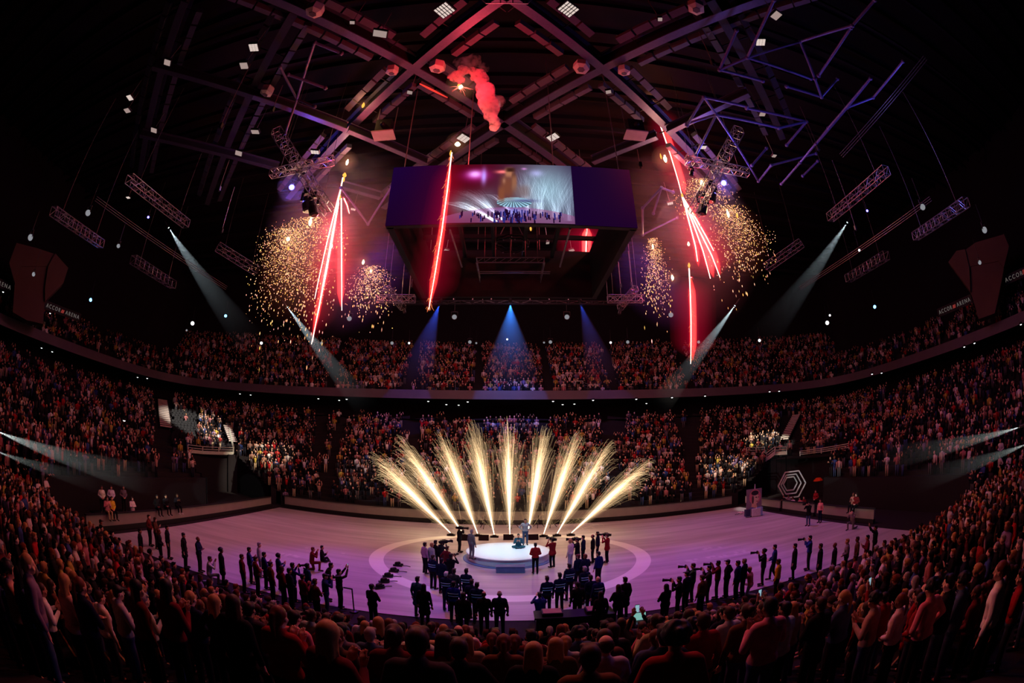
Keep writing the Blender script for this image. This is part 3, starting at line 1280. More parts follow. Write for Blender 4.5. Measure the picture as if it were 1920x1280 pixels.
L1 = [
    (452, 1038, 'stand', 'short', 'brown', 'maroon', 'black', 'person in long dark red top at the left end of the photo crew cluster'),
    (466, 1025, 'clap', 'short', 'black', 'blue', 'black', 'person in blue shirt standing second in the photo crew cluster'),
    (478, 1042, 'fold', 'short', 'brown', 'maroon', 'black', 'person in maroon with folded arms before the blue shirt'),
    (485, 1016, 'stand', 'short', 'grey', 'pale grey', 'grey', 'pale grey figure standing behind the crew cluster'),
    (494, 1034, 'clap', 'short', 'black', 'royal blue', 'black', 'person in royal blue tee clapping in the crew cluster'),
    (506, 1052, 'stand', 'short', 'brown', 'brown', 'black', 'person in brown top with raised chin in the crew cluster'),
    (521, 1037, 'clap', 'curly', 'black', 'blue', 'navy', 'curly-haired person in blue clapping at the right of the crew cluster'),
    (527, 1060, 'hips', 'long', 'brown', 'maroon', 'black', 'long-haired person in dark red with hands on hips by the floor edge'),
    (541, 1064, 'clasp', 'short', 'black', 'navy', 'black', 'person in navy between the dark red top and the kneeling pair'),
]
for a in L1:
    cast(*a)
o = cast(547, 1054, 'camera', 'short', 'black', 'royal blue', 'navy', 'photographer in royal blue aiming a camera from the left group')
photo_camera(o, 'black camera with lens held by the royal blue photographer')
cast(575, 1055, 'stand', 'short', 'black', 'blue', 'black', 'person in blue beside the kneeling maroon figure')
cast(583, 1025, 'kneel', 'short', 'auburn', 'maroon', 'maroon', 'person in maroon kneeling on the open floor')
cast(603, 1022, 'cross', 'short', 'black', 'black', 'black', 'person in black sitting cross-legged on the floor clapping')
cast(609, 1056, 'lean', 'short', 'black', 'black', 'black', 'person in black bending forward by the blue-shirted photographer', face=20)
o = cast(608, 1074, 'camera', 'cap', 'black', 'blue', 'denim', 'photographer in bright blue shirt bent over a raised camera', face=30)
photo_camera(o, 'camera raised by the photographer in bright blue shirt')
o = cast(634, 1066, 'phone', 'short', 'black', 'charcoal', 'black', 'person with both arms raised filming with a phone', face=40)
phone(o, 'phone held up high by the person with both arms raised')
cast(696, 1094, 'fold', 'beanie', 'black', 'black', 'black', 'person in knitted hat with folded arms alone at the near floor edge')
cast(589, 1084, 'fold', 'short', 'brown', 'brown', 'black', 'person in brown between the blue photographer and the near crowd')
cast(566, 1075, 'clap', 'short', 'black', 'maroon', 'black', 'person in dark maroon clapping behind the royal blue photographer')

# -- left block of crew in front of the stage
CB = [
    (796, 1016, 'stand', 'short', 'black', 'lilac', 'black', 'person in lilac tee and black trousers left of the crew block', {}),
    (809, 1017, 'stand', 'short', 'fair', 'pale grey', 'grey', 'pale figure behind the lilac tee', {}),
    (816, 1012, 'clasp', 'short', 'black', 'black', 'black', 'person in black in the rear of the left crew block', {}),
    (838, 1023, 'hips', 'short', 'brown', 'maroon', 'black', 'person in dark maroon in the rear of the left crew block', {}),
    (811, 1039, 'stand', 'cap', 'brown', 'navy', 'black', 'person in navy crew jacket and cap at the left of the crew block', dict(stripes=True)),
    (828, 1046, 'stand', 'short', 'black', 'navy', 'black', 'person in plain navy jacket in the middle of the left crew block', {}),
    (836, 1071, 'stand', 'short', 'white', 'navy', 'navy', 'white-haired person in navy crew jacket with pale stripes', dict(stripes=True)),
    (851, 1065, 'stand', 'short', 'brown', 'charcoal', 'black', 'person in charcoal behind the white-haired crew member', {}),
    (874, 1065, 'stand', 'short', 'black', 'navy', 'black', 'person in striped navy jacket standing nearest the stage step', dict(stripes=True)),
    (884, 1085, 'stand', 'short', 'brown', 'navy', 'black', 'person in navy just behind the striped jacket nearest the step', {}),
    (894, 1091, 'stand', 'short', 'black', 'navy', 'black', 'person in striped navy jacket beside the dark suit at front', dict(stripes=True)),
    (850, 1089, 'stand', 'short', 'black', 'royal blue', 'black', 'person in striped royal blue jacket at the front of the left block', dict(stripes=True)),
    (868, 1110, 'stand', 'short', 'black', 'black', 'black', 'dark figure in black at the very front of the left block', {}),
    (907, 1108, 'stand', 'cropped', 'brown', 'black', 'black', 'person in black suit right of the left crew block', {}),
    (946, 1118, 'stand', 'cropped', 'grey', 'navy', 'navy', 'person in navy suit alone on the centre line before the stage', dict(at=(-.15, 14.9, 0))),
    (782, 1080, 'coat', 'short', 'black', 'teal', 'navy', 'person in teal blazer standing apart left of the crew block', {}),
    (794, 1094, 'coat', 'long', 'black', 'black', 'black', 'person in long black coat overlapping the teal blazer', {}),
]
for a in CB:
    cast(*a[:8], **a[8])
o = cast(845, 1037, 'camera', 'short', 'black', 'black', 'black', 'photographer in black between the left crew block and the stage')
photo_camera(o, 'camera of the photographer in black near the stage')
o = cast(827, 1012, 'shoulder', 'short', 'black', 'charcoal', 'black', 'camera operator at the back of the left crew block')
tv_camera(o, 'shoulder camera at the back of the left crew block')
# -- round the stage
o = cast(861, 986, 'shoulder', 'short', 'black', 'black', 'black', 'camera operator in black with a stabilised rig left of the stage', face=-10)
tv_camera(o, 'large stabilised camera rig held left of the stage')
cast(884, 992, 'stand', 'short', 'grey', 'grey', 'grey', 'grey figure standing upright on the left edge of the stage', onstage=.48)
cast(985, 972, 'hips', 'short', 'brown', 'pale grey', 'denim', 'performer in pale grey shirt standing on the white round stage', onstage=.48, face=-90)
cast(972, 1000, 'cross', 'short', 'black', 'teal', 'teal', 'performer in teal crouching on the stage at the standing one\'s feet', onstage=.48, face=-90)
cast(1004, 1017, 'clasp', 'short', 'black', 'red', 'black', 'person in red vest and black trousers standing before the stage', face=95)
o = cast(1036, 1008, 'shoulder', 'short', 'black', 'red', 'black', 'camera operator in red vest at the right edge of the stage', face=120)
tv_camera(o, 'big shoulder camera of the operator in red vest')
cast(1070, 1010, 'stand', 'short', 'fair', 'white', 'pale grey', 'pale figure standing right of the stage', s=1.02)
o = cast(1083, 1008, 'shoulder', 'short', 'black', 'black', 'black', 'camera operator in black right of the pale figure', face=170)
tv_camera(o, 'horizontal broadcast camera right of the stage')
CR = [
    (1094, 1003, 'stand', 'short', 'black', 'navy', 'black', 'person in navy jacket at the rear left of the right crew block', {}),
    (1112, 1001, 'stand', 'cropped', 'brown', 'black', 'black', 'person in black tee at the rear of the right crew block', {}),
    (1121, 996, 'stand', 'short', 'black', 'navy', 'black', 'taller person in navy beside the red jacket, rear of right block', {}),
    (1085, 1038, 'stand', 'cap', 'maroon', 'navy', 'black', 'person in dark red cap in the middle of the right crew block', {}),
    (1098, 1038, 'clap', 'short', 'auburn', 'navy', 'black', 'red-haired person clapping in the right crew block', {}),
    (1123, 1033, 'stand', 'short', 'black', 'royal blue', 'black', 'person in royal blue at the outer side of the right crew block', {}),
    (1068, 1056, 'stand', 'short', 'black', 'navy', 'black', 'person in striped navy jacket, foremost left row of the right block', dict(stripes=True)),
    (1050, 1073, 'stand', 'short', 'black', 'navy', 'black', 'person in striped navy jacket facing the stage beside the equipment desk', dict(stripes=True)),
    (1026, 1079, 'stand', 'short', 'brown', 'navy', 'black', 'person in striped navy jacket behind the equipment desk, left one', dict(stripes=True)),
    (1097, 1061, 'stand', 'short', 'grey', 'navy', 'black', 'grey-haired person in striped jacket amid the right block', dict(stripes=True)),
    (1108, 1077, 'stand', 'short', 'black', 'navy', 'black', 'person in navy at the near side of the right block', {}),
    (1122, 1080, 'stand', 'bald', 'black', 'royal blue', 'black', 'bald person in striped royal blue jacket at right block\'s near side', dict(stripes=True)),
    (1084, 1090, 'stand', 'short', 'black', 'black', 'black', 'dark figure in black behind the right end of the desk', {}),
    (1127, 1108, 'stand', 'long', 'black', 'black', 'black', 'long-haired person in black right of the equipment desk', {}),
    (1005, 1103, 'kneel', 'short', 'black', 'royal blue', 'navy', 'person in royal blue kneeling left of the equipment desk', dict(at=(1.3, 16.0, 0))),
    (1160, 1095, 'fold', 'long', 'brown', 'black', 'black', 'shorter person in black beside the tall dark suit', {}),
    (1173, 1081, 'coat', 'short', 'black', 'black', 'charcoal', 'tall person in dark suit with spread legs right of the crew block', {}),
]
for a in CR:
    cast(*a[:8], **a[8])
o = cast(1139, 1000, 'shoulder', 'short', 'brown', 'red', 'black', 'tall camera operator in red jacket at the outer right of the crew', face=150)
tv_camera(o, 'shoulder camera above the red jacket, outer right of the crew')
# -- right line of photographers
PH = [
    (1250, 1094, 'fold', 'long', 'black', 'black', 'black', 'long-haired person in black at the near end of the photographers\' line', 0),
    (1275, 1080, 'camera', 'short', 'black', 'black', 'black', 'photographer in black next to the long-haired person', 1),
    (1289, 1070, 'stand', 'cap', 'black', 'navy', 'black', 'person in navy and cap between two photographers', 0),
    (1301, 1055, 'camera', 'short', 'brown', 'green', 'black', 'photographer in green aiming left, third in the line', 1),
    (1331, 1059, 'camera', 'short', 'black', 'charcoal', 'black', 'photographer in charcoal stooping behind a long lens', 1),
    (1348, 1050, 'camera', 'short', 'black', 'maroon', 'black', 'photographer in maroon mid-way along the line', 1),
    (1366, 1048, 'hips', 'cap', 'black', 'black', 'black', 'person in black cap mid-way along the photographers\' line', 0),
    (1385, 1050, 'stand', 'short', 'black', 'royal blue', 'black', 'person in royal blue jacket, left of two in blue', 0),
    (1397, 1046, 'stand', 'short', 'grey', 'navy', 'navy', 'person in navy jacket, right of two in blue', 0),
    (1434, 1028, 'camera', 'curly', 'black', 'black', 'black', 'curly-haired photographer in long black top aiming left', 1),
    (1454, 1020, 'walk', 'short', 'black', 'blue', 'black', 'person in blue jacket striding beside the yellow top', 0),
    (1461, 1047, 'stand', 'short', 'brown', 'yellow', 'black', 'shorter person in yellow top beside the striding one', 0),
    (1492, 1018, 'coat', 'short', 'black', 'black', 'black', 'person in black jacket standing with arms hanging, right floor side', 0),
    (1520, 1003, 'camera', 'short', 'black', 'blue', 'black', 'tall photographer in blue shirt with shoulder bag aiming left', 1),
    (1540, 1018, 'coat', 'short', 'brown', 'black', 'black', 'person in long black coat right of the tall blue photographer', 0),
    (1567, 1016, 'coat', 'bald', 'black', 'black', 'black', 'bald person in long black coat by the right floor side', 0),
    (1590, 1009, 'clasp', 'short', 'fair', 'grey', 'black', 'grey figure between the bald coat and the brown top', 0),
    (1609, 1005, 'stand', 'short', 'brown', 'brown', 'black', 'person in brown top near the right floor corner', 0),
    (1628, 1002, 'clap', 'short', 'black', 'maroon', 'black', 'person in maroon clapping near the right floor corner', 0),
    (1643, 984, 'phone', 'short', 'black', 'black', 'black', 'person in black with arms up at the right floor corner', 0),
    (1318, 1077, 'stand', 'short', 'brown', 'brown', 'black', 'person in brown below the photographers\' line', 0),
    (1410, 1062, 'kneel', 'short', 'fair', 'pink', 'white', 'person in pink crouching between navy and curly-haired photographer', 0),
]
for a in PH:
    o = cast(*a[:8], face=(150 if a[8] else None))
    if a[8]:
        photo_camera(o, 'black camera with long lens held by the ' + a[7].split(' aiming')[0].split(' mid-')[0].split(' stooping')[0].split(' next')[0])
# -- along the right boards
XR = XC + BX + .02
o = cast(1517, 940, 'shoulder', 'short', 'black', 'black', 'denim', 'camera operator in black before the right boards', face=200)
tv_camera(o, 'broadcast camera held before the right boards')
cast(1539, 935, 'stand', 'short', 'brown', 'pink', 'navy', 'person in pink top standing before the right boards', face=190)
cast(1569, 934, 'sit', 'long', 'brown', 'maroon', 'black', 'person in dark red seated on the right boards with white shoes', face=190, x=XR, shoes='white')
cast(1585, 928, 'sit_clap', 'long', 'auburn', 'beige', 'black', 'person in beige seated on the right boards clapping', face=190, x=XR)
cast(1600, 955, 'kneel', 'short', 'black', 'grey', 'grey', 'person in grey resting low against the right boards', face=190)
for (px, py, c, l) in ((1470, 928, 'black', 'person in black behind the boards left of the white hexagon'), (1487, 931, 'white', 'person in white-striped top seated behind the boards under the hexagon'),
                       (1500, 932, 'pink', 'person in pink behind the boards right of the hexagon'), (1530, 918, 'red', 'person in red standing behind the right boards'), (1508, 930, 'maroon', 'person in dark red seated behind the boards below the orange umbrella'),
                       (1479, 927, 'grey', 'person in grey seated low between black and white tops under the hexagon')):
    d = ray(px, py)
    p = EYE + d * ((24.6) / d.x)
    pz_ = 'clasp' if 'standing' in l else 'cross'
    o = person((p.x, p.y, p.z - (1.75 if 'standing' in l else .92)), math.radians(190), pz_, 'short', 'brown', c, 'black', l)

RISER = []
for (px, py, c, l) in ((190, 908, 'white', 'person in white jacket lit behind the left boards, by a pale table'), (208, 910, 'white', 'person in white and dark top right of the other lit white jacket'),
                       (231, 912, 'grey', 'dim person in grey behind the left boards right of two lit white jackets')):
    d = ray(px, py)
    p = EYE + d * (-24.2 / d.x)
    o = person((p.x, p.y, p.z - 1.75), math.radians(-20), 'clasp', 'short', 'brown', c, 'black', l)
    RISER.append(o.location.copy())

_y0, _y1, _z = min(q.y for q in RISER), max(q.y for q in RISER), sum(q.z for q in RISER) / 3
for q in bpy.data.objects:
    if q.name.startswith('person') and q.get('label', '').find('behind the left boards') > 0:
        q.location.z = _z
root = empty('standing_platform', (-24.4, (_y0 + _y1) / 2, 0), 'low dark platform behind the left boards under the white jackets', 'platform')
MB().box((0, 0, _z - .04), (1.3, _y1 - _y0 + 1.2, .08)).build('deck', M['lamp_body'], root)
MB().box((0, 0, (_z - .08) / 2), (1.1, _y1 - _y0 + 1.0, max(.05, _z - .08))).build('base', M['board_dark'], root)

print('floor people', N_PERSON[0])

# ------------------------------------------------------------------ near stand: the nearest as individuals, the rest as crowd
R_IND = 10.6
POSES = ['clap', 'clap', 'stand', 'clasp', 'fold', 'hips', 'stand', 'clap', 'clasp', 'coat', 'stand', 'fold', 'clap', 'stand', 'clasp', 'hips', 'stand', 'clap', 'coat', 'fold', 'clap', 'stand', 'clasp', 'coat', 'stand', 'clap', 'hips', 'fold', 'clap', 'stand', 'clasp', 'phone']
HP = [('short', 'black'), ('short', 'brown'), ('long', 'brown'), ('long', 'fair'), ('bun', 'brown'), ('ponytail', 'auburn'), ('curly', 'black'), ('short', 'grey'), ('cap', 'black'), ('long', 'black'), ('cropped', 'brown'),
      ('short', 'brown'), ('ponytail', 'fair'), ('long', 'auburn')]
TC = ['black', 'black', 'maroon', 'charcoal', 'white', 'red', 'pink', 'navy', 'brown', 'beige', 'grey', 'black', 'maroon', 'denim', 'pale grey']
HW = {'short': '{} short-haired person', 'long': '{} long-haired person', 'bun': '{} bun-haired person', 'ponytail': '{} ponytailed person', 'curly': '{} curly-haired person',
      'cap': '{}-capped person', 'cropped': '{} crop-haired person', 'beanie': '{}-hatted person'}
ROWW = ['one', 'two', 'three', 'four', 'five', 'six', 'seven', 'eight', 'nine', 'ten', 'eleven', 'twelve', 'thirteen', 'fourteen', 'fifteen', 'sixteen', 'seventeen', 'eighteen', 'nineteen', 'twenty']
AW = {'clap': 'clapping', 'stand': 'standing', 'clasp': 'hands clasped', 'fold': 'arms folded', 'hips': 'hands on hips', 'phone': 'arms raised', 'coat': 'in coat'}
near_rows = {}
t_near0, t_near1 = math.radians(205), math.radians(335)
k = 0
while k < 19:
    t = t_near0
    row = []
    while t < t_near1:
        L, g, z0, zt = bowl_params(t)
        r = g + k * ROW + .42
        if r < L + 1:
            p = pt(t, r, bowl_z(t, g + k * ROW + .01))
            row.append((t, p))
        t += (.60 + rnd.uniform(-.04, .06)) / (r_in(t) + r) * (1 if abs(math.sin(t)) > .5 else .8)
    near_rows[k] = row
    k += 1
n_ind = 0
cx_line = 270
for k, row in near_rows.items():
    sel = []
    for (t, p) in row:
        d = (Vector((p.x, p.y, p.z + 1.5)) - EYE).length
        az = abs(math.atan2(p.x, max(p.y, .1)))
        q = max(0, min(1, (az - .35) / .6))
        if p.y < .9 or d < 3.3 + 2.4 * q * q * (3 - 2 * q) or not in_view((p.x, p.y, p.z + 1.7), 60):
            continue
        if rnd.random() < .07:
            continue
        if p.y > 1.2 and d < R_IND:
            sel.append((t, p))
        elif d < 40:
            crowd_add(MID, p + Vector((rnd.uniform(-.08, .08), rnd.uniform(-.08, .08), 0)), face_to(p), rnd.uniform(.93, 1.04))
    sel.sort(key=lambda q: q[1].x)
    left = [q for q in sel if q[1].x < 0][::-1]
    right = [q for q in sel if q[1].x >= 0]
    for side, lst in (('left', left), ('right', right)):
        for i, (t, p) in enumerate(lst):
            pose = rnd.choice(POSES)
            hs, hc = rnd.choice(HP)
            tc = rnd.choice(TC)
            lab = HW[hs].format(hc) + ' in ' + tc + (', ' + AW[pose] if pose != 'coat' else ' coat') + ', ' + nth(i) + ' ' + side + ' of centre, row ' + ROWW[k]
            o = person(p + Vector((rnd.uniform(-.05, .05), rnd.uniform(-.08, .08), 0)), face_to(p) + rnd.gauss(0, .12), pose, hs, hc, tc, 'black' if rnd.random() < .7 else 'denim', lab,
                       scale=rnd.uniform(.93, 1.04), group='audience in the stand nearest the camera, rows counted from the floor')
            if pose == 'phone':
                o['_pose'] = pose
                phone(o, 'lit phone held up by the ' + side + ' person, ' + nth(i) + ' from centre in row ' + ROWW[k])
            n_ind += 1
print('near individuals', n_ind, 'total persons', N_PERSON[0])

# ------------------------------------------------------------------ crowd of the other stands
def aisle(t, r, upper=False):
    """radial stairways without people"""
    p = pt(t, r)
    f, n, s = weights(t)
    if f > .5:
        xs = (-17.2, -9.4, -3.2, 3.6, 9.9, 17.6) if not upper else (-19, -10.6, -3.4, 4.0, 11.2, 19.5)
        k = (r_in(t) + r) / r_in(t)
        x = (p.x - CX)
        if any(abs(x - a * (1 + .012 * r)) < .62 for a in xs):
            return True
        return False
    d = math.degrees(t) % 360
    for a in (31.8, 12.5, 3, 353.5, 345, 148.6, 167.5, 177, 186.5, 196, 205):
        if abs(d - a) < .95:
            return True
    return False


def vomitory(px, py):
    """dark entries of the far stand, traced in the photo"""
    for (x0, y0, x1, y1) in ((752, 768, 790, 818), (1140, 768, 1172, 820), (1010, 752, 1040, 778), (590, 770, 612, 860), (1285, 775, 1312, 860), (288, 735, 326, 862), (1460, 772, 1504, 838), (414, 794, 450, 840), (140, 600, 285, 900)):
        if x0 < px < x1 and y0 < py < y1 and not (x0 == 140):
            return True
    return False


def empty_seats(px, py):
    return (318 < px < 372 and 768 < py < 822)


SEATS = []
cnt = 0
for deg10 in range(1):
    for k in range(0, 40):
        t = math.radians(-34)
        while t < math.radians(214):
            L, g, z0, zt = bowl_params(t)
            r = g + k * ROW + .42
            R = r_in(t) + r
            step = .56 / R
            t += step * rnd.uniform(.92, 1.1)
            if r > L - 1.3 or is_open(t, r) or aisle(t, r):
                continue
            p = pt(t, r, bowl_z(t, g + k * ROW + .01))
            if not in_view(p, 30):
                continue
            q = project((p.x, p.y, p.z + .9))
            if vomitory(*q):
                continue
            if 312 < q[0] < 395 and 745 < q[1] < 850:
                SEATS.append((t, r, p.copy(), q))
            if empty_seats(*q) and rnd.random() < .93:
                continue
            f, n, s = weights(t)
            dens = .80 if f > .5 else .72
            if f <= .5:
                dens = .60
            if q[0] < 300 and q[1] < 760:
                dens = .40
            if q[0] > 1640 and q[1] < 760:
                dens = .40
            if rnd.random() > dens:
                continue
            crowd_add(FAR, p + Vector((rnd.uniform(-.1, .1), rnd.uniform(-.1, .1), 0)), face_to(p), rnd.uniform(.92, 1.06))
            cnt += 1
    for k in range(0, 18):
        t = math.radians(-34)
        while t < math.radians(214):
            L = r_out(t) - r_in(t)
            r = L - 1.4 + k * ROW + .42
            R = r_in(t) + r
            t += .57 / R * rnd.uniform(.92, 1.1)
            if k >= up_rows(t) - 1:
                continue
            if aisle(t, r, True):
                continue
            p = pt(t, r, UP_Z0 - .6 + k * ROW * UP_SLOPE)
            q = project((p.x, p.y, p.z + .9))
            if not in_view(p, 30):
                continue
            f, n, s = weights(t)
            if rnd.random() > (.84 if f > .6 else .5):
                continue
            crowd_add(FAR, p + Vector((rnd.uniform(-.1, .1), rnd.uniform(-.1, .1), 0)), face_to(p), rnd.uniform(.92, 1.06))
            cnt += 1
print('far crowd', cnt)
crowd_build('crowd', 'dense audience standing and clapping in the stands all round the arena')

# ------------------------------------------------------------------ empty seats in the lit corner block (each seat its own)
SEATS = [s for s in SEATS if 318 < s[3][0] < 392 and 755 < s[3][1] < 838]
SEATS.sort(key=lambda s: (s[1], s[0]))
mb = MB()
mb.box((0, -.04, .46), (.44, .10, .40), Matrix.Rotation(-.5, 3, 'X'))
seat_me = mb.mesh('seat_pan')
mb = MB()
mb.box((0, -.22, .78), (.46, .05, .50), Matrix.Rotation(.15, 3, 'X'), taper=.86)
mb.cap((-.17, -.25, 1.03), (.17, -.25, 1.03), .028, .028, 8)
back_me = mb.mesh('backrest')
mb = MB()
mb.bar((-.15, -.2, .02), (-.15, -.18, .55), .05, .05)
mb.bar((.15, -.2, .02), (.15, -.18, .55), .05, .05)
leg_me = mb.mesh('bracket')
for m in (seat_me, back_me, leg_me):
    m.materials.append(M['seat'])
SEATS = SEATS[:150]
_rows = sorted({round(p.z, 1) for (t, r, p, q) in SEATS})
_bucket = {}
for S_ in SEATS:
    _bucket.setdefault(min(_rows.index(round(S_[2].z, 1)), 44), []).append(S_)
SEAT_LIST = [(S_, ri, si) for ri in sorted(_bucket) for si, S_ in enumerate(sorted(_bucket[ri], key=lambda e: e[3][0]))]
for ((t, r, p, q), ri, si) in SEAT_LIST:
    root = empty('stadium_seat', p + Vector((0, 0, .0)) - Vector((math.cos(t), math.sin(t), 0)) * -.12, 'dark grey stadium seat, ' + nth(si) + ' from the pale stairs, ' + nth(ri) + ' row up in the spotlit block', 'seat', 'seats of the spotlit block', rz=face_to(p) - PI / 2)
    link('seat_pan', seat_me, None, root)
    link('backrest', back_me, None, root)
    link('bracket', leg_me, None, root)
print('seats', len(SEATS))
# ------------------------------------------------------------------ roof girders
ZG = 27.0


def pz(p, z=ZG):
    return at_z(p[0], p[1], z)


nA, nB, nC, nD = pz((950, -6)), pz((775, 130)), pz((1130, 130)), pz((945, 235))


def ext(a, b, k0, k1):
    d = b - a
    return a + d * k0, a + d * k1


def girder(a, b, label, nodes=(), panels=True, w=.52, h=1.2, mat='steel'):
    d = (b - a)
    L = d.length
    rz = math.atan2(d.y, d.x)
    root = empty('roof_girder', a, label, 'girder', 'diagonal roof girders', rz)
    m = MB()
    m.box((L / 2, 0, .04), (L, w, .08))
    m.build('bottom_flange', M[mat], root)
    m = MB()
    m.box((L / 2, 0, h / 2), (L, .09, h - .16))
    m.build('web', M['black'], root)
    m = MB()
    m.box((L / 2, 0, h), (L, w, .08))
    m.build('top_flange', M[mat], root)
    if panels:
        sn = [((n - a).dot(d) / L) for n in nodes]
        for s in (-1, 1):
            x = .6
            while x < L - 1.2:
                if all(abs(x + .55 - q) > 1.75 for q in sn):
                    MB().box((x + .55, s * 1.12, .42 + .02 * math.sin(x * 3)), (1.04, .42, .34), Matrix.Rotation(s * .25, 3, 'X')).build('acoustic_panel', M['steel_panel' if mat == 'steel' else 'steel_shaded'], root)
                x += 1.16
    x = 1.0
    while x < L:
        MB().bar((x, -1.0, .62), (x, 1.0, .62), .05, .08).build('bracket', M['black'], root)
        x += 2.9
    return root


a, b = ext(nA, nB, 0, 3.6)
girder(a, b, 'violet grey girder running from the roof top centre down to the left flames', (nA, nB, nA + (nB - nA) * 2))
a, b = ext(nA, nC, 0, 3.6)
girder(a, b, 'violet grey girder running from the roof top centre down to the right comet', (nA, nC, nA + (nC - nA) * 2))
a, b = ext(nB, nD, -1.9, 2.9)
girder(a, b, 'girder passing below the red smoke towards the right of the screen', (nB, nD))
a, b = ext(nC, nD, -1.9, 2.9)
girder(a, b, 'girder with red lit panels passing towards the left of the screen', (nC, nD))
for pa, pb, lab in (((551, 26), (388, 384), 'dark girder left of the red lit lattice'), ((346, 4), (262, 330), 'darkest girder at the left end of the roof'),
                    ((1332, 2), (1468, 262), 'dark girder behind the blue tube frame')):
    girder(pz(pa), pz(pb), lab, (), True, mat='steel_shaded')


def beam(name, pa, pb, z, w, h, label, mat='steel', group='thin cross beams of the roof'):
    a, b = pz(pa, z), pz(pb, z)
    d = b - a
    root = empty(name, a, label, 'beam', group, math.atan2(d.y, d.x))
    m = MB()
    m.box((d.length / 2, 0, 0), (d.length, w, .07))
    m.box((d.length / 2, 0, h), (d.length, w, .07))
    m.build('flange', M[mat], root)
    m = MB()
    m.box((d.length / 2, 0, h / 2), (d.length, .06, h))
    m.build('web', M['black'], root)


for pa, pb, lab in (((285, 128), (474, 182), 'cross beam of the dark upper left roof'), ((474, 182), (648, 244), 'cross beam reaching the bright girder from the left'),
                    ((652, 246), (800, 309), 'cross beam from the bright girder to the screen\'s left'), ((1112, 306), (1232, 258), 'cross beam from the screen\'s right to the red comet'),
                    ((1252, 250), (1405, 178), 'cross beam from the red comet into the blue tubes'), ((262, 255), (520, 318), 'lower dark cross beam on the left'),
                    ((640, 352), (712, 372), 'short cross beam left of the dark screen panel')):
    beam('roof_beam', pa, pb, 26.3, .42, .6, lab, 'steel' if pb[0] > 600 else 'steel_shaded')

# purlins and rods of the dark roof
for i in range(12):
    y = 6 + i * 4.2
    m = MB()
    m.bar((-50, y, 31 + .5 * math.sin(i)), (50, y, 31 + .5 * math.sin(i)), .22, .4)
    m.build('trim_%d' % (i + 1), M['roof_deck'], kind='structure')

# small gantry at the top centre
root = empty('roof_gantry', pz((950, 6), 26.6), 'pale pipe gantry hanging at the top centre of the roof', 'gantry')
m = MB()
for x in (-.9, -.3, .3, .9):
    m.tube([(x, 0, 0), (x, 0, 1.2)], .035)
m.build('post', M['truss'], root)
m = MB()
for z in (0, .5, 1.2):
    m.tube([(-1.0, 0, z), (1.0, 0, z)], .035)
m.tube([(-1.0, 0, 0), (-1.4, 0, .8)], .035)
m.tube([(1.0, 0, 0), (1.4, 0, .8)], .035)
m.build('rail', M['truss'], root)

# ------------------------------------------------------------------ blue violet space frame
SF1 = [((1349, 131), (1381, 57)), ((1349, 131), (1401, 108)), ((1401, 108), (1451, 0)), ((1401, 108), (1500, 78)), ((1500, 78), (1598, 48)), ((1401, 108), (1520, 148)), ((1349, 131), (1430, 152)),
       ((1500, 78), (1528, 148)), ((1528, 148), (1540, 182)), ((1595, 52), (1535, 142)), ((1475, 162), (1540, 182)), ((1540, 182), (1570, 148)), ((1598, 48), (1640, 0))]
SF2 = [((1288, 235), (1320, 182)), ((1320, 182), (1343, 215)), ((1343, 215), (1288, 232)), ((1320, 182), (1400, 200)), ((1343, 215), (1460, 240)), ((1400, 203), (1512, 228)), ((1343, 215), (1305, 290)),
       ((1343, 215), (1422, 340)), ((1422, 340), (1446, 310)), ((1460, 240), (1512, 228)), ((1512, 228), (1475, 272)), ((1410, 310), (1437, 278)), ((1446, 310), (1530, 288))]
SF3 = [((1588, 202), (1632, 147)), ((1637, 183), (1693, 115)), ((1530, 270), (1553, 240)), ((1465, 345), (1500, 305)), ((1505, 330), (1533, 302)), ((1588, 202), (1637, 183)), ((1530, 270), (1588, 202)),
       ((1553, 240), (1632, 147)), ((1500, 305), (1553, 240))]
SF4 = [((525, 126), (557, 186)), ((557, 186), (590, 80)), ((557, 186), (535, 250)), ((557, 186), (590, 200)), ((540, 140), (610, 165)), ((590, 80), (640, 100))]
SF5 = [((640, 352), (690, 420)), ((690, 420), (735, 350)), ((1205, 390), (1240, 352)), ((1240, 352), (1262, 360)), ((1205, 440), (1270, 408)), ((1205, 390), (1205, 440)), ((1240, 352), (1225, 400))]
for lst, lab, mt, z in ((SF1, 'upper frame of blue violet tubes in the right roof', 'steel_blue', 25.5), (SF2, 'lower frame of violet tubes beside the red comet', 'steel_blue', 25.0),
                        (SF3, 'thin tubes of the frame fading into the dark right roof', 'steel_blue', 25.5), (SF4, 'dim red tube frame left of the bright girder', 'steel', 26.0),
                        (SF5, 'violet tubes beside the dark screen panels', 'steel_blue', 24.0)):
    pts = [pz(p, z) for e in lst for p in e]
    c = sum(pts, Vector()) / len(pts)
    root = empty('space_frame', c, lab, 'roof frame', 'tube frames of the roof')
    for pa, pb in lst:
        dzz = ((int(pa[0] * 7 + pa[1] * 3) % 5) - 2) * .35
        dzb = ((int(pb[0] * 7 + pb[1] * 3) % 5) - 2) * .35
        A, B = pz(pa, z + dzz) - c, pz(pb, z + dzb) - c
        MB().tube([A, B], .085, 8).build('tube', M[mt], root)
    for p in sorted({e for q in lst for e in q}):
        dzz = ((int(p[0] * 7 + p[1] * 3) % 5) - 2) * .35
        MB().ball(pz(p, z + dzz) - c, .14, 8, 6).build('node', M[mt], root)


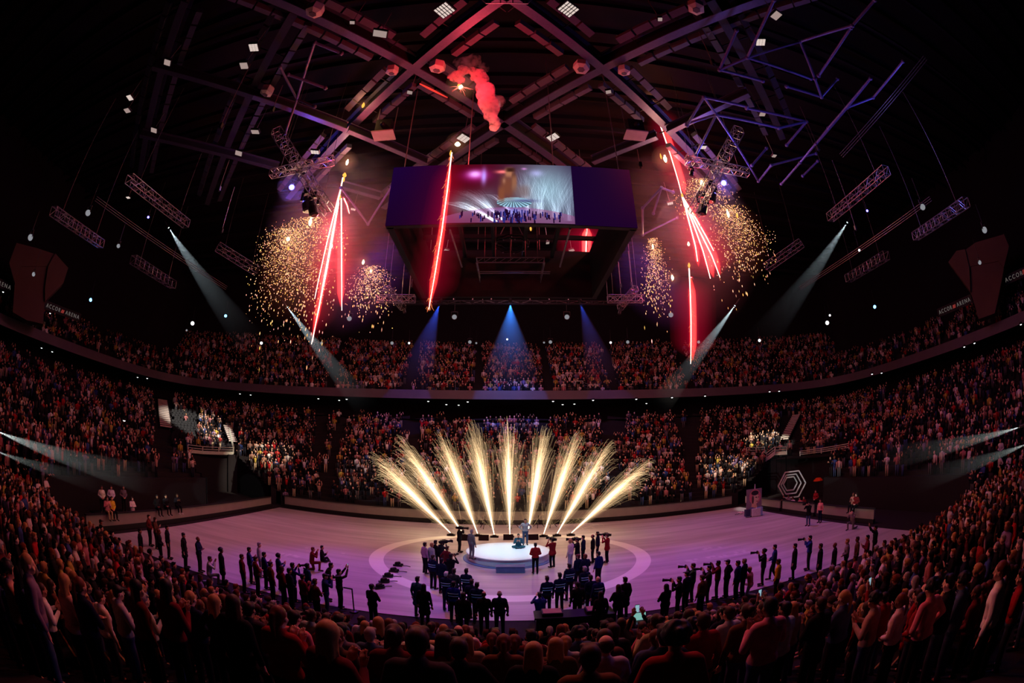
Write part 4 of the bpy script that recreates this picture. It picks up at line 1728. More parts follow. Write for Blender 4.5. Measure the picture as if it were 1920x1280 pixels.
# ------------------------------------------------------------------ lighting trusses
def truss(a, b, w, label, group='hanging lighting trusses', up=None, wires=(), bay=None, r=.03, mat='truss'):
    a, b = Vector(a), Vector(b)
    d = b - a
    L = d.length
    x = d.normalized()
    y = x.cross(Vector((0, 0, 1))).normalized()
    z = y.cross(x)
    R = Matrix((x, y, z)).transposed()
    root = bpy.data.objects.new('lighting_truss', None)
    COL.objects.link(root)
    root.matrix_world = Matrix.Translation(a) @ R.to_4x4()
    tag(root, label, 'truss', group)
    h = w / 2
    cs = [(-h, -h), (h, -h), (h, h), (-h, h)]
    for (cy, cz) in cs:
        MB().tube([(0, cy, cz), (L, cy, cz)], r, 6).build('chord', M[mat], root)
    bay = bay or w
    n = max(2, int(L / bay))
    for k in range(4):
        m = MB()
        (ay, az), (by, bz) = cs[k], cs[(k + 1) % 4]
        for i in range(n):
            x0, x1 = L * i / n, L * (i + 1) / n
            if i % 2:
                m.tube([(x0, ay, az), (x1, by, bz)], r * .6, 5)
            else:
                m.tube([(x0, by, bz), (x1, ay, az)], r * .6, 5)
            m.tube([(x0, ay, az), (x0, by, bz)], r * .55, 5)
        m.tube([(L, ay, az), (L, by, bz)], r * .6, 5)
        m.build('bracing', M[mat], root)
    for f in wires:
        p = root.matrix_world.inverted() @ (a + d * f + Vector((0, 0, 9)))
        MB().tube([(L * f, 0, h), p], .018, 5).build('suspension_wire', M['wire'], root)
    return root


def tr(pa, pb, Ya, Yb, w, label, wires=(.15, .85), **kw):
    if abs(pa[0] - 960) > 680:
        return truss(at_d(*pa, Ya * 1.35), at_d(*pb, Yb * 1.3), w * 1.0, label, wires=wires, **kw)
    return truss(at_y(*pa, Ya), at_y(*pb, Yb), w, label, wires=wires, **kw)


tr((517, 244), (618, 398), 20, 23, .62, 'bright truss sloping down from the upper left to the blue lamp')
tr((508, 326), (626, 300), 21.5, 21.5, .5, 'truss crossing under the bright left truss')
tr((1386, 242), (1300, 400), 20, 23, .62, 'bright truss sloping down to the right blue lamp')
tr((1286, 300), (1402, 324), 21.5, 21.5, .5, 'truss crossing under the bright right truss')
tr((242, 334), (350, 420), 24, 29, .62, 'ladder-like truss above the upper left white beam')
tr((1662, 318), (1556, 408), 24, 29, .62, 'ladder-like truss above the upper right white beam')
tr((100, 395), (190, 457), 22, 27, .55, 'dim truss at the far left edge above the beige pylon')
tr((1812, 378), (1716, 443), 22, 27, .55, 'dim truss at the far right edge above the beige pylon')
tr((408, 462), (482, 508), 34, 38, .8, 'violet truss left of the gold sparks')
tr((1503, 455), (1436, 502), 34, 38, .8, 'violet truss right of the gold sparks')
tr((250, 486), (325, 534), 34, 40, .8, 'dim violet truss below the upper left white beam')
tr((1662, 478), (1590, 522), 34, 40, .8, 'dim violet truss below the upper right white beam')
tr((706, 560), (778, 560), 32, 32, .5, 'small truss with lamps left of the screen, below the gold sparks')
tr((724, 540), (756, 577), 31, 33.5, .42, 'short truss crossing the small left truss')
tr((1140, 560), (1206, 560), 32, 32, .5, 'small truss with lamps right of the screen')
tr((1192, 540), (1162, 577), 31, 33.5, .42, 'short truss crossing the small right truss')
tr((690, 569), (1215, 569), 43, 43, .3, 'long black truss carrying the blue beam lamps under the screen', r=.05, bay=1.2, mat='lamp_body')
for pa, pb, Ya, Yb, lab in (((180, 372), (425, 540), 36, 44, 'bundle of taut cables slanting down past the upper left beam'), ((1735, 108), (1577, 292), 33, 34, 'bundle of taut cables in the dark upper right roof'),
                            ((1745, 372), (1500, 540), 36, 44, 'bundle of taut cables slanting past the upper right beam')):
    A, B = at_d(*pa, Ya), at_d(*pb, Yb)
    c = (A + B) / 2
    root = empty('cable_bundle', c, lab, 'cables', 'taut cable bundles')
    n = (B - A).cross(Vector((0, 1, 0))).normalized()
    for k in (-1, 0, 1):
        MB().tube([A - c + n * .16 * k, B - c + n * .16 * k], .02, 5).build('cable', M['wire'], root)

# hanging wires with hoists
WIRE_X = sorted((737, 775, 1178, 1160, 470, 530, 1500, 1310, 440, 1560, 430, 905, 1195))
for i, (x, y0, y1, Y) in enumerate(((737, 470, 545, 32), (775, 495, 545, 32), (1178, 470, 545, 32), (1160, 492, 545, 32), (470, 120, 330, 22), (530, 160, 250, 21), (1500, 200, 330, 24),
                                    (1310, 60, 200, 19), (440, 350, 460, 30), (1560, 300, 470, 30), (430, 300, 380, 27), (905, 560, 570, 43), (1195, 280, 330, 20))):
    A, B = at_d(x, y0, Y * 1.15), at_d(x, y1, Y * 1.15)
    if B.z > A.z:
        A, B = B, A
    B = Vector((A.x, A.y, B.z))
    root = empty('hoist_wire', B, 'thin hanging roof wire with a small hoist, ' + nth(WIRE_X.index(x)) + ' from the left', 'wire', 'hanging wires with hoists')
    MB().tube([(0, 0, 0), A - B], .02, 5).build('wire', M['wire'], root)
    m = MB()
    m.box((0, 0, .12), (.16, .16, .3))
    m.cap((0, 0, -.1), (0, 0, 0), .03, .03, 6)
    m.build('hoist', M['lamp_body'], root)

# ------------------------------------------------------------------ ceiling panel lamps and pale boxes
M['panel_glow'] = glow('lamp slats with reflected glow', (1.0, .80, .72), .75)  # slats are unlit; the light they reflect is put in as glow
M['panel_glow_dim'] = glow('lamp face with dim reflected glow', (1.0, .72, .66), .35)  # weaker glow, likewise standing for reflected light


def panel_lamp(px, py, w, h, rot, kind, label):
    z = 25.6
    p = pz((px, py), z)
    k = (p - EYE).length / F_PX
    W, H = w * k, h * k
    root = empty('ceiling_lamp', p, label, 'ceiling lamp', 'square lamps under the roof', rot=(0, .1 * (1 if px < 960 else -1), rot))
    m = MB()
    m.box((0, 0, .12), (W * 1.08, H * 1.08, .14))
    m.build('housing', M['lamp_body'], root)
    m = MB()
    if kind == 'grid':
        for i in range(3):
            for j in range(5):
                m.box((W * (i - 1) / 3, H * (j - 2) / 5, .03), (W * .28, H * .11, .05))
        m.build('slat_grid', M['panel_glow'], root)
    else:
        m.box((0, 0, .03), (W * .94, H * .9, .05))
        m.build('diffuser', M['panel_glow_dim'], root)
    m = MB()
    m.tube([(0, 0, .18), (0, 0, 2.2)], .02, 5)
    m.build('drop_rod', M['wire'], root)


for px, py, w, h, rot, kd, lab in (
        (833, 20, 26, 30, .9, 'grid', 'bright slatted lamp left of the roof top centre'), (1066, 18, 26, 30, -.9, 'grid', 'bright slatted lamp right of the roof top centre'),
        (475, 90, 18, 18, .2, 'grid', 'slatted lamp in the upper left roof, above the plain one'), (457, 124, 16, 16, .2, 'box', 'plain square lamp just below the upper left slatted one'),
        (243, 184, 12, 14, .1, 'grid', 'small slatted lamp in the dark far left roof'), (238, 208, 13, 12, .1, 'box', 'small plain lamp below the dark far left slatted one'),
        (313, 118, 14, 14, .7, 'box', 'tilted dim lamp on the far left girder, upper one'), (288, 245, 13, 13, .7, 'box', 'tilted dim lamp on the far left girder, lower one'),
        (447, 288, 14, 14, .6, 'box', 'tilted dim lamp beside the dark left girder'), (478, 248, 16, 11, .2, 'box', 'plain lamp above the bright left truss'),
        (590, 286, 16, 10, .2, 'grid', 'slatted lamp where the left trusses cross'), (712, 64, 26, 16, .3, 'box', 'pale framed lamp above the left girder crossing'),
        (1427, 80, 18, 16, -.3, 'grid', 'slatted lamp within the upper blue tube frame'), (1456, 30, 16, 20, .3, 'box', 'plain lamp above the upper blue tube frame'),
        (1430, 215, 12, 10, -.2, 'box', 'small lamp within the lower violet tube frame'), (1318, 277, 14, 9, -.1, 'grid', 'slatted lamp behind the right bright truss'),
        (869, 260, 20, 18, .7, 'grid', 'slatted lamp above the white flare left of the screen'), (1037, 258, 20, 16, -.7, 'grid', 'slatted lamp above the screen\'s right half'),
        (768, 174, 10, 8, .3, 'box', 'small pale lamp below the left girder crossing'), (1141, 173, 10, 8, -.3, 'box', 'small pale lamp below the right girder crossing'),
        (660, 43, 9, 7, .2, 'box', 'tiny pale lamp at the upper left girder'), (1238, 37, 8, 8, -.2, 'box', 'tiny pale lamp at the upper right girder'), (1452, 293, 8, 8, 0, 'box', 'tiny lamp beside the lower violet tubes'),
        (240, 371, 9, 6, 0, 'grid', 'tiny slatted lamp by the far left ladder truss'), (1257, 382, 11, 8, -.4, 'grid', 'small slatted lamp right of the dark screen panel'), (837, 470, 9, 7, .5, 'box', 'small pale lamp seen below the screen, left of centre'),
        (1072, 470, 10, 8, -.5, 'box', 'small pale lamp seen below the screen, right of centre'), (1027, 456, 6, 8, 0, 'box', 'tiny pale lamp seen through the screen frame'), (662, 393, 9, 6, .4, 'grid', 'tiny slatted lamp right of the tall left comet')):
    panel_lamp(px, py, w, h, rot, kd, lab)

for px, py, r, lab in ((590, 20, 17, 'faceted pale box at the top of the left dark girder'), (820, 126, 15, 'faceted box beside the red smoke'), (1090, 126, 15, 'faceted box at the right girder crossing'),
                       (1305, 14, 16, 'faceted pale box at the top right girder'), (500, 172, 13, 'faceted dim box on the dark left girder'), (930, 196, 9, 'faceted box near the foot of the red smoke'),
                       (735, 133, 12, 'faceted box left of the left girder crossing'), (1170, 133, 12, 'faceted box right of the right girder crossing')):
    p = pz((px, py), 26.6)
    k = (p - EYE).length / F_PX * r
    root = empty('roof_speaker_box', p, lab, 'speaker box', 'faceted boxes on the roof girders', rot=(.2, 0, (px % 7) * .4))
    m = MB()
    m.lathe([(k * .5, -k * .55), (k, -k * .3), (k, k * .6), (k * .7, k * .9)], n=6)
    m.build('housing', M['box_pale'], root)
    m = MB()
    m.lathe([(k * .42, -k * .62), (k * .46, -k * .56)], n=6)
    m.build('front_grille', M['steel_panel'], root)

# ------------------------------------------------------------------ video cube
X0, X1, YA, YB, ZA, ZB = -6.1, 6.85, 19.7, 30.8, 17.5, 21.25
c0 = at_y(722, 425, YA)
c1 = at_y(1195, 422, YA)
t0 = at_y(960, 308, YA)
X0, X1, ZA, ZB = c0.x, c1.x, at_y(956, 419, YA).z, t0.z
xm0, xm1 = at_y(840, 360, YA).x - .15, at_y(1074, 360, YA).x


def paint_screen(nx, ny):
    """the live picture on the screen: red hall, pale spark fans, a lit round stage and silhouettes"""
    u, v = np.meshgrid((np.arange(nx) + .5) / nx, (np.arange(ny) + .5) / ny)
    img = np.zeros((ny, nx, 3))
    base = np.stack([.34 * (1 - u) + .16 * u, .03 + .05 * u, .07 + .12 * u], -1)
    img += base
    r = np.random.RandomState(5)

    def blob(cx, cy, rx, ry, col, p=2.0, k=1.0):
        g = np.exp(-(np.abs((u - cx) / rx) ** p + np.abs((v - cy) / ry) ** p))[..., None] * k
        return img * (1 - np.clip(g, 0, 1)) + np.array(col) * g
    img = blob(.24, .80, .10, .10, (.75, .12, .55))
    img = blob(.23, .82, .05, .06, (1.1, .75, 1.2))
    img = blob(.30, .78, .02, .12, (.8, .6, 1.1))
    img = blob(.45, .86, .05, .03, (1.3, .5, .5))
    img = blob(.72, .84, .05, .06, (.9, .7, 1.2), k=.8)
    img = blob(.62, .92, .02, .02, (.9, .4, .8))
    # spark fans
    img = blob(.80, .55, .26, .55, (.56, .72, .80), k=.85)
    img = blob(.16, .28, .12, .20, (.50, .62, .68), k=.55)
    img = blob(.34, .24, .08, .26, (.55, .70, .78), k=.55)
    for (x0, y0, x1, y1, w, n, k) in ((.40, .02, .04, .44, .09, 150, 1.3), (.46, .04, .12, .64, .08, 120, 1.1), (.50, .2, .34, .56, .06, 60, .7), (.64, .20, .57, 1.0, .10, 110, .55), (.74, .15, .70, 1.0, .16, 150, .6),
                                      (.86, .1, .86, 1.0, .18, 150, .6), (.96, .05, .97, .95, .12, 90, .5)):
        for i in range(n):
            a0 = r.normal(0, w * .35)
            a1 = r.normal(0, w)
            h = r.uniform(.5, 1.08)
            tt = np.linspace(0, h, 120)
            xx = x0 + (x1 - x0) * tt + a0 * .4 + (a1 - a0 * .4) * tt ** 1.3
            yy = y0 + (y1 - y0) * tt - .10 * tt ** 4
            ix, iy = (xx * nx).astype(int), (yy * ny).astype(int)
            ok = (ix >= 0) & (ix < nx) & (iy >= 0) & (iy < ny)
            s = (.075 * k * (1.25 - tt))[ok][:, None]
            np.add.at(img, (iy[ok], ix[ok]), s * np.array([.85, 1.0, 1.08]))
    # floor, stage and people
    fl = (v < .25 - (np.abs(u - .52) ** 2) * .55)
    img[fl] = img[fl] * .45 + np.array([.66, .34, .58]) * .5
    st = ((u - .54) / .135) ** 2 + ((v - .33) / .085) ** 2 < 1
    ang = np.arctan2(v - .40, (u - .53) * 1.2)
    img[st] = np.array([.62, .84, .95]) * .95
    img[st & (v < .36) & (np.sin(ang * 30) > .2)] *= .4
    img = blob(.62, .36, .10, .025, (.30, .28, .50), k=.8)
    img = blob(.53, .17, .11, .07, (.60, .60, 1.0), k=.9)
    for i in range(110):
        x, y = r.uniform(.10, .97), r.uniform(.04, .16)
        if i % 2:
            x, y = r.normal(.53, .06), r.uniform(.0, .2)
        hh = r.uniform(.05, .09)
        m = (np.abs(u - x) < .0042 * (1.2 - (v - y) * 5)) & (v > y - hh * .6) & (v < y + hh * .5)
        img[m] = np.array([.12, .05, .16]) if r.rand() < .65 else np.array([.16, .16, .46])
    # performer, slightly soft
    for (cx, cy, rx, ry, c, k) in ((.485, .60, .058, .21, (.46, .25, .19), 1.0), (.500, .85, .034, .085, (.70, .44, .32), 1.0), (.510, .90, .036, .04, (.22, .12, .10), 1.0), (.535, .70, .016, .16, (.30, .16, .13), .9), (.44, .47, .026, .13, (.50, .27, .19), .95), (.54, .66, .022, .14, (.60, .38, .28), .9),
                                   (.60, .52, .065, .11, (.46, .36, .36), .7)):
        img = blob(cx, cy, rx, ry, c, 3.6, k)
    img = blob(.46, .70, .012, .05, (.8, .55, .42), k=.5)
    return np.clip(img, 0, 1.15) ** 2.0


def screen_face(nm, x0, x1, y, z0, z1, nx, ny, img, parent, loc):
    vs, fs, cs = [], [], []
    for j in range(ny + 1):
        for i in range(nx + 1):
            vs.append((x0 + (x1 - x0) * i / nx - loc.x, y - loc.y, z0 + (z1 - z0) * j / ny - loc.z))
    for j in range(ny):
        for i in range(nx):
            a = j * (nx + 1) + i
            fs.append((a, a + 1, a + nx + 2, a + nx + 1))
    me = bpy.data.meshes.new(nm)
    me.from_pydata(vs, [], fs)
    ca = me.color_attributes.new('Col', 'FLOAT_COLOR', 'CORNER')
    arr = np.ones((ny * nx, 4, 4), np.float32)
    arr[:, :, :3] = img.reshape(-1, 1, 3)
    ca.data.foreach_set('color', arr.ravel())
    return link(nm, me, M['screen'], parent)


M['screen'] = glow('screen picture', (1, 1, 1), .95, 'Col')
cube = empty('video_cube', ((X0 + X1) / 2, (YA + YB) / 2, ZA), 'large hanging video cube showing the live show between two dark violet panels', 'video screen')
cl = Vector(cube.location)


def cbx(name, c, size, mat):
    MB().box(Vector(c) - cl, size).build(name, M[mat], cube)


nxp, nyp = 300, 176
o = screen_face('screen', xm0, xm1, YA - .02, ZA + .04, ZB - .02, nxp, nyp, paint_screen(nxp, nyp), cube, cl)
o['label'] = 'bright middle screen with the live picture'
u, v = np.meshgrid((np.arange(24) + .5) / 24, (np.arange(20) + .5) / 20)
pl = np.stack([.012 + .060 * u ** 2.2 * (1 - .5 * v), .0008 + 0 * u, .020 + .020 * v * (1 - u)], -1)
pr = np.stack([.010 + .040 * u ** 3 * v + .004 * u, .001 + .003 * u * v, .026 - .004 * u], -1)
o = screen_face('side_screen', X0, xm0, YA, ZA, ZB, 24, 20, pl, cube, cl)
o['label'] = 'dark violet screen panel, reddish towards the picture'
o = screen_face('side_screen', xm1, X1, YA, ZA, ZB, 24, 20, pr, cube, cl)
o['label'] = 'dark violet screen panel on the other side'
cbx('cabinet', ((X0 + X1) / 2, YA + .20, (ZA + ZB) / 2), (X1 - X0, .30, ZB - ZA), 'black')
for x in (X0 + .2, X1 - .2):
    cbx('side_cabinet', (x, (YA + YB) / 2, (ZA + ZB) / 2), (.35, YB - YA - .4, ZB - ZA), 'black')
cbx('back_cabinet', ((X0 + X1) / 2, YB, (ZA + ZB) / 2), (X1 - X0, .35, ZB - ZA), 'black')
for x in (-3.2, -1.1, 1.1, 3.2):
    cbx('cross_beam', (x + .3, (YA + YB) / 2, ZB - .5), (.22, YB - YA - .6, .35), 'black')
for y in (22.5, 25.2, 28):
    cbx('tie_beam', ((X0 + X1) / 2, y, ZB - .2), (X1 - X0 - .6, .2, .3), 'black')
for pa, pb in (((843, 428), (866, 500)), ((1069, 428), (1050, 500))):
    A, B = at_z(*pa, ZA + .3), at_z(*pb, ZA + .3)
    MB().tube([A - cl, B - cl], .06, 8).build('diagonal_rod', M['truss'], cube)
for x in (X0 + .5, -2, 2.6, X1 - .5):
    for y in (YA + .4, YB - .3):
        MB().tube([Vector((x, y, ZB)) - cl, Vector((x, y, 31)) - cl], .03, 5).build('suspension_cable', M['wire'], cube)

# inner rigging frame seen from below the cube
zf = 18.6
q = [pz(p, zf) for p in ((893, 492), (1021, 492), (1012, 537), (902, 537))]
c = sum(q, Vector()) / 4
root = empty('rigging_frame', c, 'rectangular pipe frame hanging inside the video cube, seen from below', 'frame')
for i in range(4):
    a, b = q[i] - c, q[(i + 1) % 4] - c
    m = MB()
    for dz in (0, .35):
        m.tube([a + Vector((0, 0, dz)), b + Vector((0, 0, dz))], .04, 6)
    n = 9
    for k in range(n):
        m.tube([a + (b - a) * k / n, a + (b - a) * (k + 1) / n + Vector((0, 0, .35))], .02, 5)
    m.build('side_truss', M['truss'], root)
for f in (.35, .42):
    a, b = q[0] + (q[3] - q[0]) * f - c, q[1] + (q[2] - q[1]) * f - c
    MB().tube([a, b + (b - a) * .12], .04, 6).build('cross_pipe', M['truss'], root)
for s in (.12, .28, .5, .72, .9):
    MB().tube([q[0] + (q[1] - q[0]) * s - c, q[0] + (q[1] - q[0]) * s - c + Vector((0, 0, 3))], .02, 5).build('suspension_wire', M['wire'], root)
MB().box(q[3] + (q[2] - q[3]) * .47 - c + Vector((0, 0, .1)), (.42, .2, .3)).build('red_tag', surf('red cloth tag', rgb(190, 50, 60)), root, label='small red tag on the far side of the frame')
root = empty('cable_reel', pz((959, 460), 20.4), 'ring of looped cables and small lamps hung above the rigging frame', 'cable ring')
m = MB()
for rr, zz in ((1.15, 0), (1.22, .18), (1.05, .3)):
    m.tube([(rr * math.cos(a * PI / 16), rr * math.sin(a * PI / 16), zz + .06 * math.sin(a * 1.7)) for a in range(33)], .045, 6, caps=False)
m.build('cable_loop', M['cable'], root)
for a in range(9):
    MB().ball((1.15 * math.cos(a * .7), 1.15 * math.sin(a * .7), -.08), .05, 8, 6).build('shackle', M['truss'], root)
m = MB()
for a in range(4):
    m.tube([(1.1 * math.cos(a * PI / 2), 1.1 * math.sin(a * PI / 2), .1), (.2 * math.cos(a * PI / 2), .2 * math.sin(a * PI / 2), 2.2)], .025, 5)
m.build('sling', M['wire'], root)

# ------------------------------------------------------------------ lamps
M['bulb_white'] = glow('white lamp glass', (.95, .97, 1.0), 2.2)
M['bulb_soft'] = glow('soft lamp glass', (.9, .92, 1.0), .26)
M['bulb_blue'] = glow('blue lamp glass', (.12, .10, 1.0), 9.0)
M['bulb_core'] = glow('blue lamp core', (.75, .75, 1.0), 7.0)
M['bulb_cyan'] = glow('pale cyan lamp glass', (.75, .95, 1.0), 5.0)
M['bulb_deep'] = glow('deep blue lamp glass', (.15, .45, 1.0), 5.0)


def wash_lamp(px, py, Y, r_px, label, mat='bulb_soft', drop=1.5, group='round lamps hanging in front of the upper stand'):
    p = at_d(px, py, Y * 1.1) if abs(px - 960) > 560 else at_y(px, py, Y)
    r = r_px * (p - EYE).length / F_PX
    root = empty('spotlight', p, label, 'spotlight', group)
    Rm = look_rot((EYE - p) + Vector((0, 0, -2)))
    m = MB()
    m.lathe([(r * .55, -r * 2.2), (r * .8, -r * 1.6), (r * 1.05, -.4 * r), (r * 1.08, .1 * r), (r * .92, .05 * r)], n=14, R=Rm)
    m.build('housing', M['lamp_body'], root)
    m = MB()
    m.lathe([(r * .4, r * .02), (r * .9, r * .05), (r * .6, r * .25), (r * .15, r * .32)], n=14, R=Rm)
    m.build('lens', M[mat], root)
    m = MB()
    m.bar((-r * 1.2, 0, 0), (-r * 1.2, 0, r * 2), r * .2, r * .12)
    m.bar((r * 1.2, 0, 0), (r * 1.2, 0, r * 2), r * .2, r * .12)
    m.bar((-r * 1.3, 0, r * 2), (r * 1.3, 0, r * 2), r * .2, r * .2)
    m.tube([(0, 0, r * 2), (0, 0, r * 2 + drop)], r * .12, 6)
    m.build('yoke', M['lamp_body'], root)
    return root


for px, py, Y, r, mt, lab in (
        (852, 594, 46, 5, 'bulb_soft', 'large grey lamp below the screen, left of the middle blue beam'), (1063, 594, 46, 5, 'bulb_soft', 'large grey lamp below the screen, right of the middle blue beam'),
        (735, 643, 58, 3.4, 'bulb_soft', 'round lamp below the small left truss'), (767, 643, 58, 2.2, 'bulb_white', 'small bright lamp near the left blue beam'), (881, 641, 58, 3.5, 'bulb_soft', 'round lamp left of the middle blue beam\'s foot'),
        (893, 643, 58, 2, 'bulb_soft', 'tiny lamp beside the one left of the blue beam\'s foot'), (951, 636, 58, 2, 'bulb_white', 'tiny bright lamp within the middle blue beam'), (1020, 642, 58, 2, 'bulb_soft', 'tiny lamp right of the middle blue beam'),
        (1032, 641, 58, 3.5, 'bulb_soft', 'round lamp right of the middle blue beam\'s foot'), (1145, 642, 58, 2.4, 'bulb_white', 'small bright lamp near the right blue beam'), (1177, 641, 58, 3.4, 'bulb_soft', 'round lamp below the small right truss'),
        (603, 643, 56, 3, 'bulb_soft', 'round lamp at the foot of the tall left comet'), (490, 643, 56, 3, 'bulb_white', 'round lamp left of the tall comet\'s foot'), (1310, 641, 56, 3, 'bulb_soft', 'round lamp beside the right red comet\'s foot'),
        (1424, 638, 54, 3, 'bulb_white', 'bright lamp right of the red comets'), (361, 606, 50, 4, 'bulb_white', 'bright lamp on the dark left wall'), (350, 619, 50, 2, 'bulb_soft', 'tiny lamp below the bright left wall lamp'),
        (1551, 605, 50, 4, 'bulb_white', 'bright lamp on the dark right wall, lower'), (1556, 591, 50, 2.2, 'bulb_white', 'tiny lamp above the bright right wall lamp'), (1640, 575, 46, 3.4, 'bulb_deep', 'blue-white lamp in the dark right roof'),
        (170, 562, 40, 3.4, 'bulb_deep', 'blue-white lamp in the dark left roof'), (57, 445, 34, 6, 'bulb_soft', 'pale lamp above the left beige pylon'), (1846, 431, 34, 6, 'bulb_soft', 'pale lamp above the right beige pylon'),
        (165, 399, 26, 6, 'bulb_soft', 'pale lamp by the cables at far left'), (1730, 388, 26, 6, 'bulb_soft', 'pale lamp by the cables at far right'), (655, 597, 36, 5, 'bulb_soft', 'grey lamp beside the gold sparks left of screen'),
        (1258, 590, 36, 5, 'bulb_soft', 'grey lamp below the gold sparks right of screen'), (222, 461, 30, 4, 'bulb_soft', 'flat pale lamp under the far left truss'), (63, 514, 34, 4, 'bulb_soft', 'small lamp on the left beige pylon'),
        (1837, 492, 34, 4, 'bulb_soft', 'small lamp on the right beige pylon'), (1611, 469, 34, 2.4, 'bulb_white', 'tiny lamp under the right cable bundle'), (423, 592, 46, 3, 'bulb_deep', 'blue lamp near the left sparks\' foot'),
        (278, 407, 27, 2.4, 'bulb_blue', 'small blue lamp near the left ladder truss'), (1626, 395, 27, 2.4, 'bulb_blue', 'small blue lamp near the right ladder truss')):
    wash_lamp(px, py, Y, r, lab, mt)

for px, Y, lab in ((547, 24, 'left'), (1357, 24, 'right')):
    py = 351 if px < 960 else 343
    p = at_y(px, py, Y)
    root = empty('blue_spotlight', p, 'intense blue lamp glowing under the bright %s truss' % lab, 'spotlight')
    Rm = look_rot(EYE - p)
    m = MB()
    m.lathe([(.12, -.5), (.2, -.35), (.24, 0), (.2, -.02)], n=16, R=Rm)
    m.build('housing', M['lamp_body'], root)
    m = MB()
    m.lathe([(.06, .0), (.20, .02), (.12, .07)], n=16, R=Rm)
    m.build('lens', M['bulb_blue'], root)
    m = MB()
    m.ball(Rm @ Vector((0, 0, .12)), .11, 10, 8)
    m.build('bulb', M['bulb_core'], root)

# black moving heads under the trusses and the two black projectors
for px, py, Y, L, lab in ((574, 378, 23, 46, 'black moving-head lamp hanging left of the left spark cloud'), (586, 386, 23, 46, 'black moving-head lamp hanging just above the left flame'),
                          (1336, 362, 23, 42, 'black moving-head lamp on the right truss'), (1319, 384, 23, 44, 'black moving-head lamp hanging in the right spark cloud'), (1297, 322, 22, 20, 'black lamp box under the right cross truss'),
                          (737, 548, 32, 14, 'small moving-head lamp on the small left truss'), (757, 580, 33, 16, 'small moving-head lamp below the small left truss'), (1163, 582, 33, 16, 'small moving-head lamp below the small right truss'),
                          (1185, 548, 32, 14, 'small moving-head lamp on the small right truss')):
    p = at_y(px, py, Y)
    k = (p - EYE).length / F_PX * L
    root = empty('moving_head_lamp', p, lab, 'spotlight', 'black moving-head lamps')
    Rm = Matrix.Rotation(.35 * (1 if px > 960 else -1), 3, 'Y')
    m = MB()
    m.lathe([(k * .12, -k * .5), (k * .2, -k * .45), (k * .2, -k * .1), (k * .15, 0), (k * .13, k * .2)], n=14, R=Rm)
    m.build('head', M['lamp_body'], root)
    m = MB()
    for s in (-1, 1):
        m.bar((s * k * .22, 0, k * .05), (s * k * .22, 0, k * .4), k * .05, k * .12)
    m.bar((-k * .25, 0, k * .4), (k * .25, 0, k * .4), k * .12, k * .06)
    m.build('yoke', M['lamp_body'], root)
    m = MB()
    m.box((0, 0, k * .52), (k * .34, k * .26, k * .16))
    m.build('base', M['lamp_body'], root)
for px, py, lab in ((718, 258, 'black projector on a pale shelf, left of the screen top'), (1193, 258, 'black projector on a pale shelf, right of the screen top')):
    p = pz((px, py), 24.6)
    root = empty('projector', p, lab, 'projector', 'black projectors under the roof')
    m = MB()
    m.box((0, 0, .75), (1.0, .9, .9))
    m.cap((0, -.4, .7), (0, -.6, .65), .18, .16)
    m.build('body', M['lamp_body'], root)
    m = MB()
    m.box((0, 0, .2), (1.4, 1.0, .08))
    m.build('shelf', M['box_pale'], root)
    m = MB()
    for s in (-.6, .6):
        m.tube([(s, 0, .2), (s, 0, 2.6)], .03, 5)
    m.build('hanger', M['wire'], root)

# clamps along the long black truss
for i, x in enumerate((827, 850, 886, 921, 957, 994, 1030, 1066, 1089)):
    p = at_y(x, 569, 43)
    root = empty('truss_clamp', p + Vector((0, -.05, .25)), 'pale hook clamp on the long black truss, ' + nth(i) + ' from the left', 'clamp', 'hook clamps along the long black truss')
    m = MB()
    m.tube([(0, 0, 0), (0, 0, .75), (.1, 0, .9)], .055, 6)
    m.build('hook', M['truss'], root)
    m = MB()
    m.box((0, 0, .05), (.2, .16, .16))
    m.build('clip', M['lamp_body'], root)

# soffit lamps under the balcony
for i, (px, py) in enumerate([(78, 652), (98, 659), (258, 707), (276, 709), (450, 738), (470, 740), (597, 747), (636, 750), (650, 748), (803, 752), (837, 758), (860, 759), (877, 753), (1037, 752), (1055, 758), (1077, 757), (1112, 750), (1193, 748), (1212, 756), (1260, 745),
                              (1322, 742), (1443, 734), (1461, 733), (1635, 701), (1653, 699), (1808, 650), (1827, 643), (1914, 608), (6, 547), (94, 587), (233, 788)]):
    hgt = 12.52
    p = at_z(px, py, hgt)
    t, r = polar(p.x, p.y)
    if i >= 28:
        h = bowl_hit(px, py, 2.5)
        p = h[0] if h else at_y(px, py, 40)
    root = empty('soffit_lamp', p, ('small round white lamp under the balcony, ' + nth(i) + ' from the left along the curve' if i < 28 else ['white lamp above the lettering at the left picture edge', 'white lamp below the lettering right of the left pylon', 'white lamp amid the left lower stand'][i - 28]), 'ceiling lamp', 'small white lamps under the balcony')
    m = MB()
    m.lathe([(.17, 0), (.2, .02), (.2, .2)], n=12)
    m.build('rim', M['lamp_body'], root)
    m = MB()
    m.ball((0, 0, -.01), (.125, .125, .07), 12, 8)
    m.build('bulb', M['bulb_white'], root)

